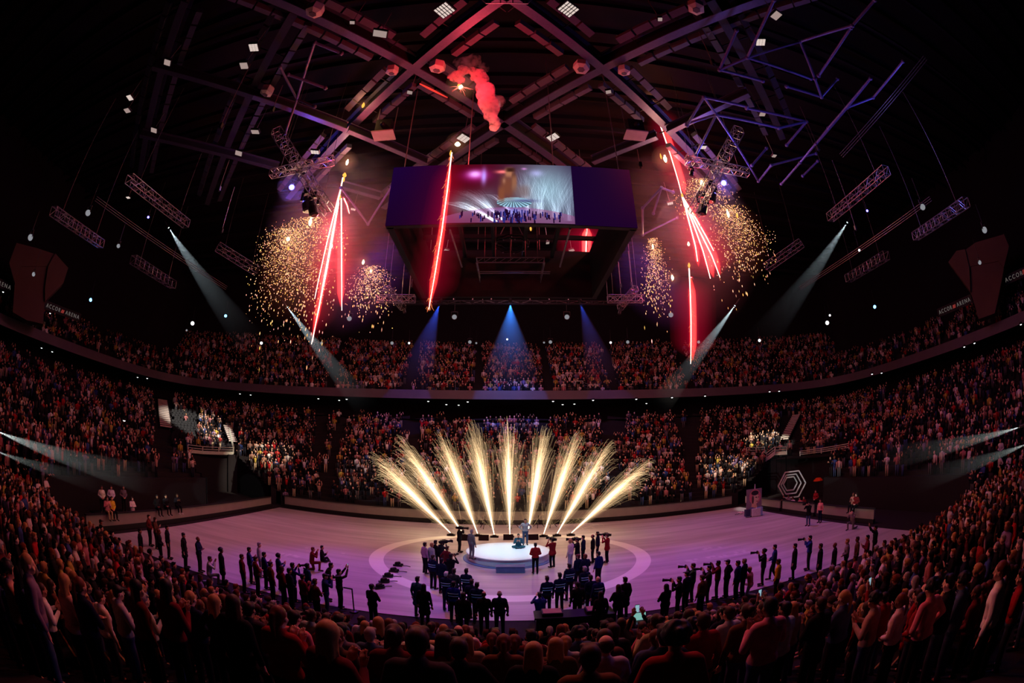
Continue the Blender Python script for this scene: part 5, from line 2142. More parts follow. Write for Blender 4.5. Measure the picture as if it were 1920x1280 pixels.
# ------------------------------------------------------------------ beige pylons and arena signs
def pylon(outline, dist, depth, label, split):
    P = [ray(*p) for p in outline]
    c = sum(P, Vector()) / len(P)
    n = Vector((c.x, c.y, 0)).normalized()
    pts = [EYE + d * (dist / d.dot(n)) for d in P]
    base = min(pts, key=lambda q: q.z)
    root = empty('beige_pylon', base, label, 'pylon')
    def prism(nm, idx, push, dep):
        q = [pts[i] - base + n * push for i in idx]
        m = MB()
        k = len(q)
        m.add(q + [a + n * dep for a in q], [tuple(range(k)), tuple(range(2 * k - 1, k - 1, -1))] + [(i, i + k, (i + 1) % k + k, (i + 1) % k) for i in range(k)])
        m.build(nm, M['beige'], root)
    for nm, idx, push, dep in split:
        prism(nm, idx, push, dep)
    return root


OL = [(24, 585), (28, 532), (17, 494), (31, 456), (70, 466), (103, 477), (127, 504), (118, 532), (84, 566), (81, 607), (50, 600), (90, 500), (40, 500), (84, 540)]
pylon(OL, 50, 2.4, 'beige concrete pylon with angled arms at the left, beside the white lettering', (('shaft', (0, 10, 9, 8, 13, 11, 12, 1), 0, 2.4), ('arm', (1, 12, 2), -.3, 2.0), ('head_block', (2, 12, 11, 5, 4, 3), -.15, 2.2), ('arm', (11, 13, 8, 7, 6, 5), -.45, 2.0)))
OR = [(1835, 598), (1820, 548), (1779, 493), (1794, 472), (1810, 469), (1830, 455), (1882, 440), (1892, 464), (1882, 503), (1865, 587), (1818, 505), (1872, 490), (1820, 500)]
pylon(OR, 50, 2.4, 'beige concrete pylon with angled arms at the right, above the white lettering', (('shaft', (0, 1, 12, 11, 8, 9), 0, 2.4), ('arm', (1, 2, 3, 4, 10), -.4, 2.0), ('head_block', (4, 5, 6, 11, 12, 10), -.15, 2.2), ('arm', (11, 6, 7, 8), -.45, 2.0)))

M['sign_letters'] = glow('pale lettering', (1.0, .85, .78), .10)
M['sign_red'] = glow('red emblem', (1.0, .12, .10), .35)


def arena_sign(pa, pb, dist_a, dist_b, text, label, size_px=6.8):
    A, B = EYE + ray(*pa) * dist_a, EYE + ray(*pb) * dist_b
    x = (B - A)
    W = x.length
    x.normalize()
    nrm = (EYE - (A + B) / 2)
    nrm = (nrm - x * nrm.dot(x)).normalized()
    y = nrm.cross(x).normalized()
    z = x.cross(y)
    root = bpy.data.objects.new('arena_sign', None)
    COL.objects.link(root)
    root.matrix_world = Matrix.Translation(A) @ Matrix((x, y, z)).transposed().to_4x4()
    tag(root, label, 'sign')
    H = size_px * dist_a / F_PX
    words_ = text.split()
    for wi, wd in enumerate(words_):
        cu = bpy.data.curves.new('lettering', 'FONT')
        cu.body = wd
        cu.size = H * 1.4
        cu.extrude = .03
        cu.space_character = 1.45
        o = bpy.data.objects.new('lettering', cu)
        COL.objects.link(o)
        dg = bpy.context.evaluated_depsgraph_get()
        me = bpy.data.meshes.new_from_object(o.evaluated_get(dg))
        bpy.data.objects.remove(o)
        xs = [v.co.x for v in me.vertices]
        k = W * .42 / (max(xs) - min(xs))
        x0 = min(xs)
        for v in me.vertices:
            v.co.x = (v.co.x - x0) * k + wi * W * .58
        link('lettering', me, M['sign_letters'], root, (0, 0, .1))
    MB().box((W / 2, H * .45, -.02), (W * 1.1, H * 2.1, .12)).build('sign_panel', M['black'], root)
    return root, W, H


def emblem(root, x, H):
    m = MB()
    for i in range(3):
        m.bar((x + i * H * .42, 0, .1), (x + i * H * .42 + H * .25, H * 1.0, .1), H * .16, .05, up=(0, 0, 1))
    m.build('emblem', M['sign_red'], root)


s1, W1, H1 = arena_sign((86, 575), (147, 598), 54, 56, 'ACCOR   ARENA', 'white arena lettering on a dark panel right of the left pylon')
emblem(s1, W1 * .455, H1 * .8)
s2, W2, H2 = arena_sign((-50, 512), (19, 543), 52, 53, 'ACCOR   ARENA', 'white arena lettering cut by the left picture edge')
s3, W3, H3 = arena_sign((1762, 589), (1820, 564), 56, 54, 'ACCOR   ARENA', 'white arena lettering on a dark panel left of the right pylon')
emblem(s3, W3 * .455, H3 * .8)
s4, W4, H4 = arena_sign((1886, 529), (1962, 494), 53, 52, 'ACCOR   ARENA', 'white arena lettering cut by the right picture edge, with a red emblem')
emblem(s4, W4 * .43, H4)

# ------------------------------------------------------------------ stage and floor things
sa, sb = at_z(874, 1033, .5), at_z(1031, 1033, .5)
sn, sf = at_z(952, 1056, .5), at_z(952, 1012, .5)
STG = Vector(((sa.x + sb.x) / 2, (sn.y + sf.y) / 2, 0))
SR = (sb.x - sa.x) / 2
print('stage', STG, SR, (sf.y - sn.y) / 2)
root = empty('round_stage', STG, 'brightly lit round white stage in the middle of the floor', 'stage')
m = MB()
m.lathe([(SR, .42), (SR + .04, .44), (SR + .04, .48), (SR, .5)], n=72)
m.build('deck', M['stage_white'], root)
m = MB()
m.lathe([(SR - .05, 0), (SR - .05, .42)], n=72)
m.build('skirt', M['stage_white'], root)
m = MB()
m.lathe([(SR + .22, .0), (SR + .22, .04), (SR + .18, .05)], n=72)
m.build('kick_plate', M['step_blue'], root)
p = at_z(957, 1072, 0)
root = empty('stage_step', (p.x, STG.y - SR - .75, 0), 'blue grey step box in front of the round stage', 'step')
MB().box((0, 0, .17), (1.5, .5, .34)).build('box', M['step_blue'], root)
MB().box((0, 0, .355), (1.56, .56, .03)).build('tread', M['step_blue'], root)

# stage monitors and fountain machines are set out behind the stage
for px, py in ((870, 1012), (907, 1012), (953, 1011), (1000, 1011)):
    p = at_z(px, py, 0)
    root = empty('stage_monitor', p, {870: 'black monitor speaker on the floor behind the stage, partly behind the steadied camera', 907: 'black monitor speaker behind the stage between third and fourth fountains',
                                      953: 'black monitor speaker below the middle fountain', 1000: 'black monitor speaker behind the performer, right of the middle fountain'}[px], 'speaker', 'black monitor speakers behind the stage')
    m = MB()
    m.add([(-.36, -.25, 0), (.36, -.25, 0), (.36, .25, 0), (-.36, .25, 0), (-.36, -.08, .42), (.36, -.08, .42), (.36, .25, .34), (-.36, .25, .34)],
          [(3, 2, 1, 0), (4, 5, 6, 7), (0, 1, 5, 4), (1, 2, 6, 5), (2, 3, 7, 6), (3, 0, 4, 7)])
    m.build('cabinet', M['lamp_body'], root)
    MB().add([(-.32, -.245, .04), (.32, -.245, .04), (.32, -.10, .40), (-.32, -.10, .40), (-.32, -.225, .03), (.32, -.225, .03), (.32, -.08, .39), (-.32, -.08, .39)],
             [(0, 1, 2, 3), (7, 6, 5, 4), (0, 4, 5, 1), (1, 5, 6, 2), (2, 6, 7, 3), (3, 7, 4, 0)]).build('grille', M['cable'], root)
for i, (px, py) in enumerate(((746, 1058), (738, 1069), (727, 1079), (720, 1089), (711, 1100))):
    p = at_z(px, py + 3, 0)
    root = empty('floor_lamp', p, 'flat black floor lamp, ' + nth(i) + ' from the top of the row on the left ring', 'floor lamp', 'row of flat black floor lamps', rz=.2 * i)
    m = MB()
    m.box((0, 0, .06), (.5, .22, .08))
    m.box((.22, .05, .1), (.14, .1, .12))
    m.build('base', M['lamp_body'], root)
    m = MB()
    m.cap((-.08, 0, .16), (.08, 0, .2), .1, .09)
    m.build('head', M['lamp_body'], root)
    m = MB()
    m.tube([(.25, .05, .05), (.5, .1, .03), (.7, .0, .03)], .02, 5)
    m.build('cable', M['cable'], root)
for i, (px, py) in enumerate(((908, 996), (962, 996), (1012, 994), (1036, 994))):
    p = at_z(px, py, 0)
    p.y += 1.5
    root = empty('tripod_stand', p, 'low black tripod behind the fountains, ' + nth(i) + ' from the left', 'tripod', 'low black tripods behind the fountains')
    for a in (0.3, 2.4, 4.5):
        MB().tube([(0, 0, .75), (.55 * math.cos(a), .55 * math.sin(a), 0)], .03, 6).build('leg', M['lamp_body'], root)
    MB().tube([(0, 0, .7), (0, 0, 1.05)], .035, 6).build('post', M['lamp_body'], root)

# equipment desk at the near edge, right of the centre line
root = empty('equipment_desk', (2.35, 14.7, 0), 'dark equipment desk with two lit tops before the right crew block', 'desk')
MB().box((0, 0, .86), (2.7, .8, .06)).build('desk_top', M['lamp_body'], root)
MB().box((0, -.35, .44), (2.6, .05, .8)).build('front_cloth', M['cable'], root)
for x in (-1.25, 1.25):
    MB().box((x, 0, .42), (.06, .7, .84)).build('leg', M['lamp_body'], root)
for x, l in ((-.75, 'left'), (.75, 'right')):
    r2 = empty('mixing_console', (2.35 + x, 14.7, .89), 'console with a dim lit top on the %s half of the desk' % l, 'console')
    MB().box((0, 0, .06), (.7, .55, .12)).build('case', M['cable'], r2)
    MB().box((0, 0, .125), (.62, .46, .015)).build('control_panel', surf('beige console panel', rgb(150, 120, 100)), r2)
# laptop on the near edge right
p = at_z(1200, 1164, 1.0)
root = empty('laptop', p, 'open laptop with a pale teal screen at the near floor edge', 'laptop')
M['laptop_screen'] = glow('laptop screen', rgb(140, 205, 195), .7)
MB().box((0, .1, .14), (.44, .02, .28), Matrix.Rotation(-.25, 3, 'X')).build('lid', M['lamp_body'], root)
MB().box((0, .085, .14), (.41, .012, .25), Matrix.Rotation(-.25, 3, 'X')).build('screen', M['laptop_screen'], root)
MB().box((0, -.1, -.01), (.44, .3, .02)).build('keyboard', M['lamp_body'], root)
root = empty('side_table', (p.x, p.y, 0), 'small dark table under the laptop', 'table')
MB().box((0, 0, p.z - .05), (1.0, .6, .05)).build('table_top', M['lamp_body'], root)
for sx in (-.45, .45):
    MB().box((sx, 0, (p.z - .07) / 2), (.05, .5, p.z - .07)).build('leg', M['lamp_body'], root)

# crowd control post
p = at_z(664, 1146, 0)
root = empty('barrier_post', p, 'black belt barrier post at the near floor edge', 'post')
MB().lathe([(.18, 0), (.18, .03), (.05, .06)], n=20).build('base', M['lamp_body'], root)
MB().tube([(0, 0, .05), (-.02, 0, 1.0)], .03, 8).build('post', M['lamp_body'], root)
MB().tube([(-.02, 0, .98), (-.4, .1, .96)], .03, 6).build('belt_head', M['lamp_body'], root)

# painted portrait on a rolling stand (a plain generic face)
p = at_z(1413, 968, 0)
root = empty('portrait_easel', p, 'tall painted portrait of a face on a pale blue boxed stand', 'painting', rz=-.15)
k = (p - EYE).length / F_PX
PW, PH_, PB = 31 * k, 37 * k, 14 * k
MB().box((0, 0, PB + PH_ / 2), (PW, .08, PH_)).build('canvas', surf('grey pink canvas', rgb(128, 118, 130), var=.3, scale=3), root)
def patch(nm, pts, col, lift, lab=None):
    m = MB()
    q = [((x - .5) * PW, -.041 - lift, PB + y * PH_) for x, y in pts]
    n_ = len(q)
    q2 = [(a, b - .006, c_) for a, b, c_ in q]
    m.add(q + q2, [tuple(range(n_)), tuple(range(2 * n_ - 1, n_ - 1, -1))] + [(i, (i + 1) % n_, (i + 1) % n_ + n_, i + n_) for i in range(n_)])
    m.build(nm, surf('paint ' + nm, col, .7, var=.3, scale=8), root)
def ell(cx, cy, rx, ry, n_=18, a0=0, a1=2 * PI):
    return [(cx + rx * math.cos(a0 + (a1 - a0) * i / n_), cy + ry * math.sin(a0 + (a1 - a0) * i / n_)) for i in range(n_)]
patch('painted_halo', ell(.55, .6, .38, .38), rgb(196, 120, 130), 0)
patch('painted_neck', [(.30, .02), (.72, .02), (.62, .35), (.36, .4)], rgb(216, 190, 150), .008)
patch('painted_face', ell(.58, .52, .22, .27), rgb(226, 206, 168), .016)
patch('painted_shadow', ell(.40, .47, .07, .20), rgb(70, 62, 60), .024)
patch('painted_hair', ell(.53, .80, .24, .12), rgb(40, 36, 44), .032)
patch('painted_eye', ell(.62, .58, .06, .025), rgb(40, 36, 40), .040)
patch('painted_eye', ell(.76, .58, .035, .022), rgb(40, 36, 40), .040)
patch('painted_mouth', ell(.68, .38, .07, .022), rgb(150, 70, 66), .040)
patch('painted_collar', [(.05, .0), (.95, .0), (.86, .12), (.6, .05), (.3, .12)], rgb(90, 110, 170), .040)
MB().box((.1 * PW, -.05, PB * .5 + .05), (PW * .55, .5, PB)).build('white_box', M['canvas_white'], root)
MB().box((.33 * PW, -.02, PB * .55 + .05), (PW * .4, .45, PB * 1.1)).build('blue_box', surf('pale blue box', rgb(140, 175, 215)), root)
MB().box((-.42 * PW, 0, PB * .6), (PW * .3, .4, PB * .9)).build('dark_box', surf('dark blue box', rgb(46, 52, 86)), root)
for sx in (-.2, .2):
    MB().ball((sx * PW, -.1, .05), .06, 10, 6).build('caster', M['cable'], root)
MB().cap((0.05 * PW, 0, PB + PH_), (0.05 * PW, 0, PB + PH_ + 8 * k), .05, .03).build('top_clip', M['canvas_white'], root)
# tools and cloths left on the floor beside it
root = empty('paint_cloth', at_z(1392, 962, 0), 'crumpled pale cloth with brushes on the floor left of the portrait', 'cloth')
m = MB()
for i in range(9):
    a = i * .9
    m.tube([(.8 * math.cos(a) * .6, .5 * math.sin(a), .03), (.2 * math.cos(a + 1), .3 * math.sin(a + 1), .14), (-.5 * math.cos(a * 2), .3 * math.sin(a), .03)], .05, 5)
m.build('folds', M['canvas_white'], root)
MB().tube([(-.9, -.2, .03), (.7, .1, .05)], .02, 5).build('brush', M['lamp_body'], root)

# white hexagon frame and orange parasol-like ball behind the right boards
p = EYE + ray(1485, 908) * (27.5 / ray(1485, 908).x)
k = (p - EYE).length / F_PX
root = empty('hexagon_frame', p, 'white hexagonal light frame standing behind the right boards', 'stage prop', rz=-.45)
M['hexa'] = surf('white enamel', rgb(200, 205, 205), .4)
for rr, dy, nm in ((27 * k, 0, 'outer_ring'), (20 * k, .5, 'middle_ring'), (14 * k, 1.0, 'inner_ring')):
    m = MB()
    for i in range(6):
        a0, a1 = i * PI / 3 + 0, (i + 1) * PI / 3
        m.bar((rr * math.cos(a0), dy, rr * math.sin(a0)), (rr * math.cos(a1), dy, rr * math.sin(a1)), .12, .14, up=(0, 1, 0))
    m.build(nm, M['hexa'], root)
MB().bar((0, .2, -27 * k), (0, .2, -p.z + .0), .3, .3).build('foot', M['lamp_body'], root)
p = EYE + ray(1534, 903) * (30 / ray(1534, 903).x)
k = (p - EYE).length / F_PX
root = empty('orange_umbrella', p, 'orange umbrella among people behind the right boards', 'umbrella')
m = MB()
m.lathe([(.02, 8 * k), (5 * k, 7 * k), (9 * k, 3.5 * k), (9.5 * k, 2 * k), (9 * k, 2 * k), (4 * k, 5.5 * k)][::-1], n=10)
m.build('canopy', surf('orange cloth', rgb(220, 70, 20)), root)
MB().tube([(0, 0, -1.2), (0, 0, 7.5 * k)], .03, 6).build('shaft', M['lamp_body'], root)

# ------------------------------------------------------------------ railings and lit stairs in the stands
def stairs(name, px0, px1, wid, label, lift=.15):
    h0, h1 = bowl_hit(*px0), bowl_hit(*px1)
    if not (h0 and h1):
        print('no stairs', name)
        return
    A, B = h0[0], h1[0]
    d = B - A
    n = int(abs(d.z) / .22)
    hz = Vector((d.x, d.y, 0)).normalized()
    s = Vector((-hz.y, hz.x, 0))
    rz = math.atan2(hz.y, hz.x)
    root = empty('stairway', A, label, 'stairs')
    m = MB()
    R = Matrix.Rotation(rz, 3, 'Z')
    for i in range(n):
        c = d * (i + .5) / n
        m.box((c.x, c.y, c.z + lift), (abs(d.length / n) * .86, wid, .16), R)
    m.build('treads', M['stair'], root)
    m = MB()
    for e in (-1, 1):
        o_ = s * (wid / 2 + .05) * e
        m.bar(o_ + Vector((0, 0, lift - .1)), d + o_ + Vector((0, 0, lift - .1)), .1, .3)
    m.build('stringer', M['concrete_dark'], root)


stairs('a', (311, 805), (304, 752), 1.5, 'pale stairs climbing past the empty seats in the spotlit left block', .25)
stairs('b', (437, 832), (425, 800), 1.1, 'short pale stairs at the right end of the spotlit left block', .25)
stairs('c', (1470, 828), (1494, 780), 1.2, 'pale stairs climbing behind the white railing on the right', .25)


def railing(name, pts, h, label, solid=None, cat='railing'):
    c = sum(pts, Vector()) / len(pts)
    root = empty(name, c, label, cat)
    for i in range(len(pts) - 1):
        a, b = pts[i] - c, pts[i + 1] - c
        m = MB()
        for zz in (h, h * .66, h * .33):
            m.tube([a + Vector((0, 0, zz)), b + Vector((0, 0, zz))], .045, 6)
        m.build('rail', M['rail_white'], root)
        if solid and solid[i]:
            m = MB()
            m.bar(a + Vector((0, 0, h * .22)), b + Vector((0, 0, h * .22)), .06, h * .44)
            m.build('kick_panel', M['rail_white'], root)
    for p in pts:
        MB().tube([p - c, p - c + Vector((0, 0, h))], .055, 6).build('post', M['rail_white'], root)
    return root


def rp(px, py, Rr):
    """point on the ray where the bowl's opening edge stands (radius Rr)"""
    d = ray(px, py)
    s = 10
    while s < 90:
        P = EYE + d * s
        t, r = polar(P.x, P.y)
        if r > Rr:
            return P
        s += .05


RR = 9.2
railing('stair_railing', [rp(1400, 853, RR), rp(1418, 853, RR), rp(1434, 852, RR)], .85, 'white railing of the spotlit platform above the right tunnel', (True, True))
railing('stair_railing', [rp(1425, 870, RR - .6), rp(1437, 864, RR - .6), rp(1453, 852, RR - .6)], .9, 'white sloping handrail of the steps under the right platform', (True, True))
railing('stair_railing', [rp(1454, 853, RR), rp(1475, 852, RR)], .9, 'short white railing right of the sloping handrail', (True,))
railing('stair_railing', [rp(1500, 855, RR), rp(1540, 850, RR), rp(1592, 842, RR)], .55, 'long dim railing right of the white platform railing')
railing('stair_railing', [rp(352, 848, 10.2), rp(380, 851, 10.2), rp(410, 852, 10.2), rp(437, 852, 10.2)], .8, 'pale railing along the foot of the spotlit left block', (True, True, True))
railing('stair_railing', [rp(438, 850, 10.2), rp(430, 815, 14.5)], .8, 'sloping railing at the right end of the spotlit left block')
# dim rails of the upper tier entries
for px, py in ((846, 733), (1086, 733)):
    p = at_y(px, py, 56.5)
    root = empty('entry_frame', p, 'pale square entry frame at the front of the upper stand, ' + ('left' if px < 950 else 'right') + ' one', 'frame')
    m = MB()
    for x in (-.5, .5):
        m.tube([(x, 0, 0), (x, 0, 1.3)], .05, 6)
    m.tube([(-.5, 0, 1.3), (.5, 0, 1.3)], .05, 6)
    m.build('frame', M['rail_white'], root)
    for s in (-1, 1):
        m = MB()
        for zz in (.4, .8, 1.1):
            m.tube([(s * .6, 0, zz), (s * 2.2, 0, zz * .5)], .03, 5)
        m.build('handrail', M['truss'], root)

# yellow edged stairs at the two lower corners of the near stand
for pa, lab, sgn in (((225, 1250), 'stairs with yellow nosings at the lower left corner', -1), ((1700, 1235), 'stairs with yellow nosings at the lower right corner', 1)):
    h = bowl_hit(*pa)
    if h:
        A = h[0]
        t = h[1]
        d = Vector((math.cos(t), math.sin(t), .42))
        s = Vector((-math.sin(t), math.cos(t), 0))
        root = empty('stairway', A, lab, 'stairs')
        m, m2 = MB(), MB()
        R = Matrix.Rotation(t, 3, 'Z')
        for i in range(-4, 5):
            c = d * (i * .43)
            m.box((c.x, c.y, c.z + .02), (.42, 1.1, .14), R)
            e = c - Vector((math.cos(t), math.sin(t), 0)) * .19
            m2.box((e.x, e.y, c.z + .095), (.04, 1.1, .02), R)
        m.build('treads', M['concrete_dark'], root)
        m2.build('nosing', M['nosing'], root)
# ------------------------------------------------------------------ spark fountains
M['sparks'] = glow('burning sparks', (1, 1, 1), 1.0, 'Col')


def spark_gas(name):
    """thin sparks that give off light and hide nothing behind them"""
    m = glow(name, (1, 1, 1), 1.0, 'Col')
    t = m.node_tree
    e = next(n for n in t.nodes if n.type == 'EMISSION')
    out = next(n for n in t.nodes if n.type == 'OUTPUT_MATERIAL')
    tr_ = N(t, 'ShaderNodeBsdfTransparent')
    ad = N(t, 'ShaderNodeAddShader')
    t.links.new(e.outputs[0], ad.inputs[0])
    t.links.new(tr_.outputs[0], ad.inputs[1])
    t.links.new(ad.outputs[0], out.inputs['Surface'])
    return m


M['spark_plume'] = spark_gas('spark plume')


def streak(mb, pts, r0, r1, c0, c1, n=3):
    k = len(pts)
    vs, fs = [], []
    b = len(mb.v)
    d0 = None
    for i, p in enumerate(pts):
        d = (pts[min(i + 1, k - 1)] - pts[max(i - 1, 0)])
        d.normalize()
        x = d.cross(Vector((.3, 1, .2))).normalized()
        y = x.cross(d)
        f = i / (k - 1)
        r = r0 + (r1 - r0) * f
        for j in range(n):
            a = 2 * PI * j / n
            vs.append(p + (x * math.cos(a) + y * math.sin(a)) * r)
        col = tuple(c0[q] + (c1[q] - c0[q]) * f for q in range(3))
        mb.c.extend([col] * n)
    for i in range(k - 1):
        for j in range(n):
            fs.append((b + i * n + j, b + i * n + (j + 1) % n, b + (i + 1) * n + (j + 1) % n, b + (i + 1) * n + j))
    mb.v.extend([tuple(v) for v in vs])
    mb.f.extend(fs)


FB = [(846, 1000), (869, 1001), (896, 1001), (927, 1003), (956, 1003), (989, 1002), (1019, 1002), (1044, 1001), (1070, 1000)]
FT = [(702, 848), (752, 820), (826, 806), (884, 790), (952, 788), (1022, 796), (1082, 806), (1142, 824), (1216, 858)]
FOUNT = []
for i in range(9):
    base = at_z(FB[i][0], FB[i][1], .18)
    tip = at_y(*FT[i], base.y + .3)
    ax = tip - base
    L = ax.length
    ax.normalize()
    sx = ax.cross(Vector((0, 1, 0))).normalized()
    sy = sx.cross(ax)
    root = empty('spark_fountain', (base.x, base.y, 0), 'golden spark fountain behind the stage, ' + nth(i) + ' from the left of nine', 'firework', 'fan of nine spark fountains')
    b0 = Vector((base.x, base.y, 0))
    m = MB()
    m.box((0, 0, .08), (.62, .34, .10))
    m.box((0, 0, .16), (.3, .24, .06))
    m.build('machine', M['lamp_body'], root)
    MB().lathe([(.09, .17), (.07, .22), (.07, .24)], n=12).build('nozzle', M['truss'], root)
    mb = MB()
    r = random.Random(40 + i)
    for q in range(560):
        core = q < 120
        if core:
            sp = abs(r.gauss(0, .024))
            u = r.uniform(.30, .72)
            s0 = 0.0
        else:
            sp = abs(r.gauss(0, .078)) if r.random() < .86 else r.uniform(.08, .2)
            u = min(1.10, max(.34, r.gauss(.84, .16))) * (1 - 1.0 * sp)
            s0 = r.choice((.12, .2, .3, .4, .5))
        ph = r.uniform(0, 2 * PI)
        d = (ax + sx * (math.tan(sp) * math.cos(ph)) + sy * (math.tan(sp) * math.sin(ph))).normalized()
        Lu = L * u
        drop = L * r.uniform(.05, .12) * u * (1.0 if not core else .4)
        pts = []
        k = 8 if core else 11
        for e in range(k):
            s = s0 + (1 - s0) * e / (k - 1)
            reach = 1 - (1 - s) ** 1.5
            pts.append(base - b0 + d * (Lu * reach) + Vector((0, 0, -drop * s ** 4)) + sx * (.03 * math.sin(9 * s + ph) * s))
        if core:
            streak(mb, pts, .012, .024, (.15, .11, .064), (.06, .04, .02))
        else:
            k_ = r.uniform(.55, 1.3)
            streak(mb, pts, .007, .0088, (.058 * k_, .036 * k_, .017 * k_), (.25 * k_, .165 * k_, .085 * k_))
    # a few stray low sparks
    for q in range(26):
        sp = r.uniform(.15, .5)
        ph = r.uniform(0, 2 * PI)
        d = (ax + sx * (math.tan(sp) * math.cos(ph)) + sy * (math.tan(sp) * math.sin(ph))).normalized()
        Lu = L * r.uniform(.12, .34)
        pts = [base - b0 + d * (Lu * (1 - (1 - s) ** 1.6)) + Vector((0, 0, -.5 * s ** 3)) for s in [e / 7 for e in range(2, 8)]]
        streak(mb, pts, .007, .007, (.16, .10, .045), (.15, .105, .05))
    o = mb.build('spark_plume', M['spark_plume'], root, kind='stuff')
    # glowing gas of the jet
    Rm = look_rot(ax)
    for nm, mt, col, dn, kr in (('jet_gas', 'glowing jet gas', (1.0, .62, .30), .09, 1.7), ('jet_mid', 'bright jet gas', (1.0, .70, .40), .42, 1.0), ('jet_core', 'white hot jet gas', (1.0, .80, .55), 1.7, .5)):
        if nm not in M:
            M[nm] = fire_glow(mt, col, dn)
        z_ = 1.0 + .12 * (kr - 1)
        gl = MB()
        gl.lathe([(.035 * kr + .015, 0), (.15 * kr, L * .1 * z_), (.27 * kr, L * .22 * z_), (.34 * kr, L * .34 * z_), (.35 * kr, L * .45 * z_), (.28 * kr, L * .57 * z_), (.04, L * .70 * z_)], base - b0, 16, Rm)
        gl.build('glowing_gas', M[nm], root, kind='stuff')
    FOUNT.append((base, ax, L))

# ------------------------------------------------------------------ red comets
M['comet_core'] = glow('white hot comet core', (1.0, .62, .50), 3.2)
M['comet_gas_in'] = fire_glow('red comet gas, inner', (1.0, .04, .035), 4.5)
M['comet_gas_out'] = fire_glow('red comet gas, outer', (.9, .012, .04), .16)
M['comet_halo'] = fire_glow('emissive red halo round a comet', (.8, .006, .05), .016)  # bloom and red-lit smoke round the trail, put in as emission
M['comet_red'] = glow('red burning trail', (1.0, .05, .035), 1.05)


def comet(label, cores, gas, Y, hazy=1.0, sparks=0):
    """cores: list of pixel polylines (thin white trails); gas: list of (polyline, start radius px, end radius px)"""
    p0 = at_y(*cores[0][0], Y)
    root = empty('red_comet', p0, label, 'firework', 'red comets falling from the roof')
    k = (p0 - EYE).length / F_PX
    for c in cores:
        pts = [at_y(x, y, Y) - p0 for x, y in c]
        # resample
        q = []
        for i in range(len(pts) - 1):
            for e in range(6):
                q.append(pts[i].lerp(pts[i + 1], e / 6))
        q.append(pts[-1])
        n = len(q)
        MB().tube(q, [k * (1.3 - .7 * i / n) for i in range(n)], 6).build('trail_core', M['comet_core'], root)
    for pl, ra, rb in gas:
        pts = [at_y(x, y, Y + .05) - p0 for x, y in pl]
        ra, rb = ra * 1.35, rb * 1.35
        nn = 12
        fine = []
        for i in range(nn + 1):
            f = i / nn * (len(pts) - 1)
            j = min(int(f), len(pts) - 2)
            fine.append(pts[j].lerp(pts[j + 1], f - j))
        for mul, mt in ((1.0, 'comet_gas_in'), (1.6, 'comet_gas_out'), (2.1, 'comet_halo'), (2.7, 'comet_halo'), (3.4, 'comet_halo'), (4.2, 'comet_halo'), (5.2, 'comet_halo'), (6.4, 'comet_halo')):
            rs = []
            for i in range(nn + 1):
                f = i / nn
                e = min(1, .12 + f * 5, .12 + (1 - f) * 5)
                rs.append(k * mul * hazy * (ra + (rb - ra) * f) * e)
            MB().tube(fine, rs, 14).build('glowing_gas' if mul == 1 else 'red_halo', M[mt], root, kind='stuff')
    if sparks:
        m = MB()
        r = random.Random(len(label))
        for i in range(sparks):
            pl = gas[0][0]
            f = r.random()
            x = pl[0][0] + (pl[-1][0] - pl[0][0]) * f
            y = pl[0][1] + (pl[-1][1] - pl[0][1]) * f
            a = r.gauss(0, 5)
            A, B = at_y(x + a * .35, y, Y) - p0, at_y(x + a * .7, y + r.uniform(3, 8), Y) - p0
            streak(m, [A, (A + B) / 2, B], .009, .006, (1.2, .35, .12), (.8, .15, .05))
        m.build('side_sparks', M['sparks'], root, kind='stuff')
    return root


def lineseg(a, b, n=4, bow=0.0):
    return [(a[0] + (b[0] - a[0]) * i / n + bow * math.sin(PI * i / n), a[1] + (b[1] - a[1]) * i / n) for i in range(n + 1)]


comet('tall twin red comet falling left of the screen, the leftmost', [lineseg((643, 333), (586, 640)), lineseg((640, 350), (590, 560), 4, -2), lineseg((635, 380), (584, 645), 4, 2)],
      [(lineseg((640, 345), (585, 640)), 3.5, 4.0), (lineseg((632, 385), (600, 560)), 4.5, 5.0)], 26)
comet('thin vertical red comet just right of the twin one', [lineseg((640, 372), (641, 582))], [(lineseg((638, 420), (639, 575)), 4.5, 5.0)], 27)
comet('red comet passing in front of the left screen panel', [lineseg((847, 286), (804, 580), 4, 3)], [(lineseg((846, 290), (804, 580), 4, 3), 3.0, 4.5)], 18.2, 1.2, 220)
comet('long red comet right of the screen, splitting into four tails', [[(1226, 203), (1240, 240), (1257, 290), (1272, 340), (1279, 368)], [(1279, 368), (1300, 420), (1318, 470), (1332, 522)], [(1279, 368), (1310, 430), (1335, 480), (1350, 520)],
                                                                      [(1279, 368), (1293, 420), (1304, 462), (1308, 490)], [(1279, 368), (1305, 410), (1325, 445), (1338, 470)]],
      [([(1232, 205), (1247, 240), (1264, 290), (1279, 340), (1284, 365)], 3.5, 4.5), ([(1281, 372), (1305, 420), (1325, 470), (1338, 520)], 5, 6), ([(1281, 372), (1312, 425), (1338, 475), (1351, 515)], 3, 4), ([(1280, 372), (1296, 420), (1306, 470), (1310, 500)], 2.5, 3)], 26)
comet('red comet falling straight down below the split one', [lineseg((1292, 503), (1295, 682), 4, 2)], [(lineseg((1296, 520), (1299, 675), 4, 2), 4.5, 4.0)], 30, 1.2, 60)
comet('red comet seen through the screen frame on the right', [lineseg((1100, 428), (1097, 530))], [(lineseg((1101, 424), (1098, 520)), 5.0, 3.0)], 36, 1.6)
comet('small bent red flame beside the twin comet', [[(645, 372), (651, 385), (655, 400)]], [([(644, 370), (651, 385), (655, 402)], 2, 1.5)], 26)

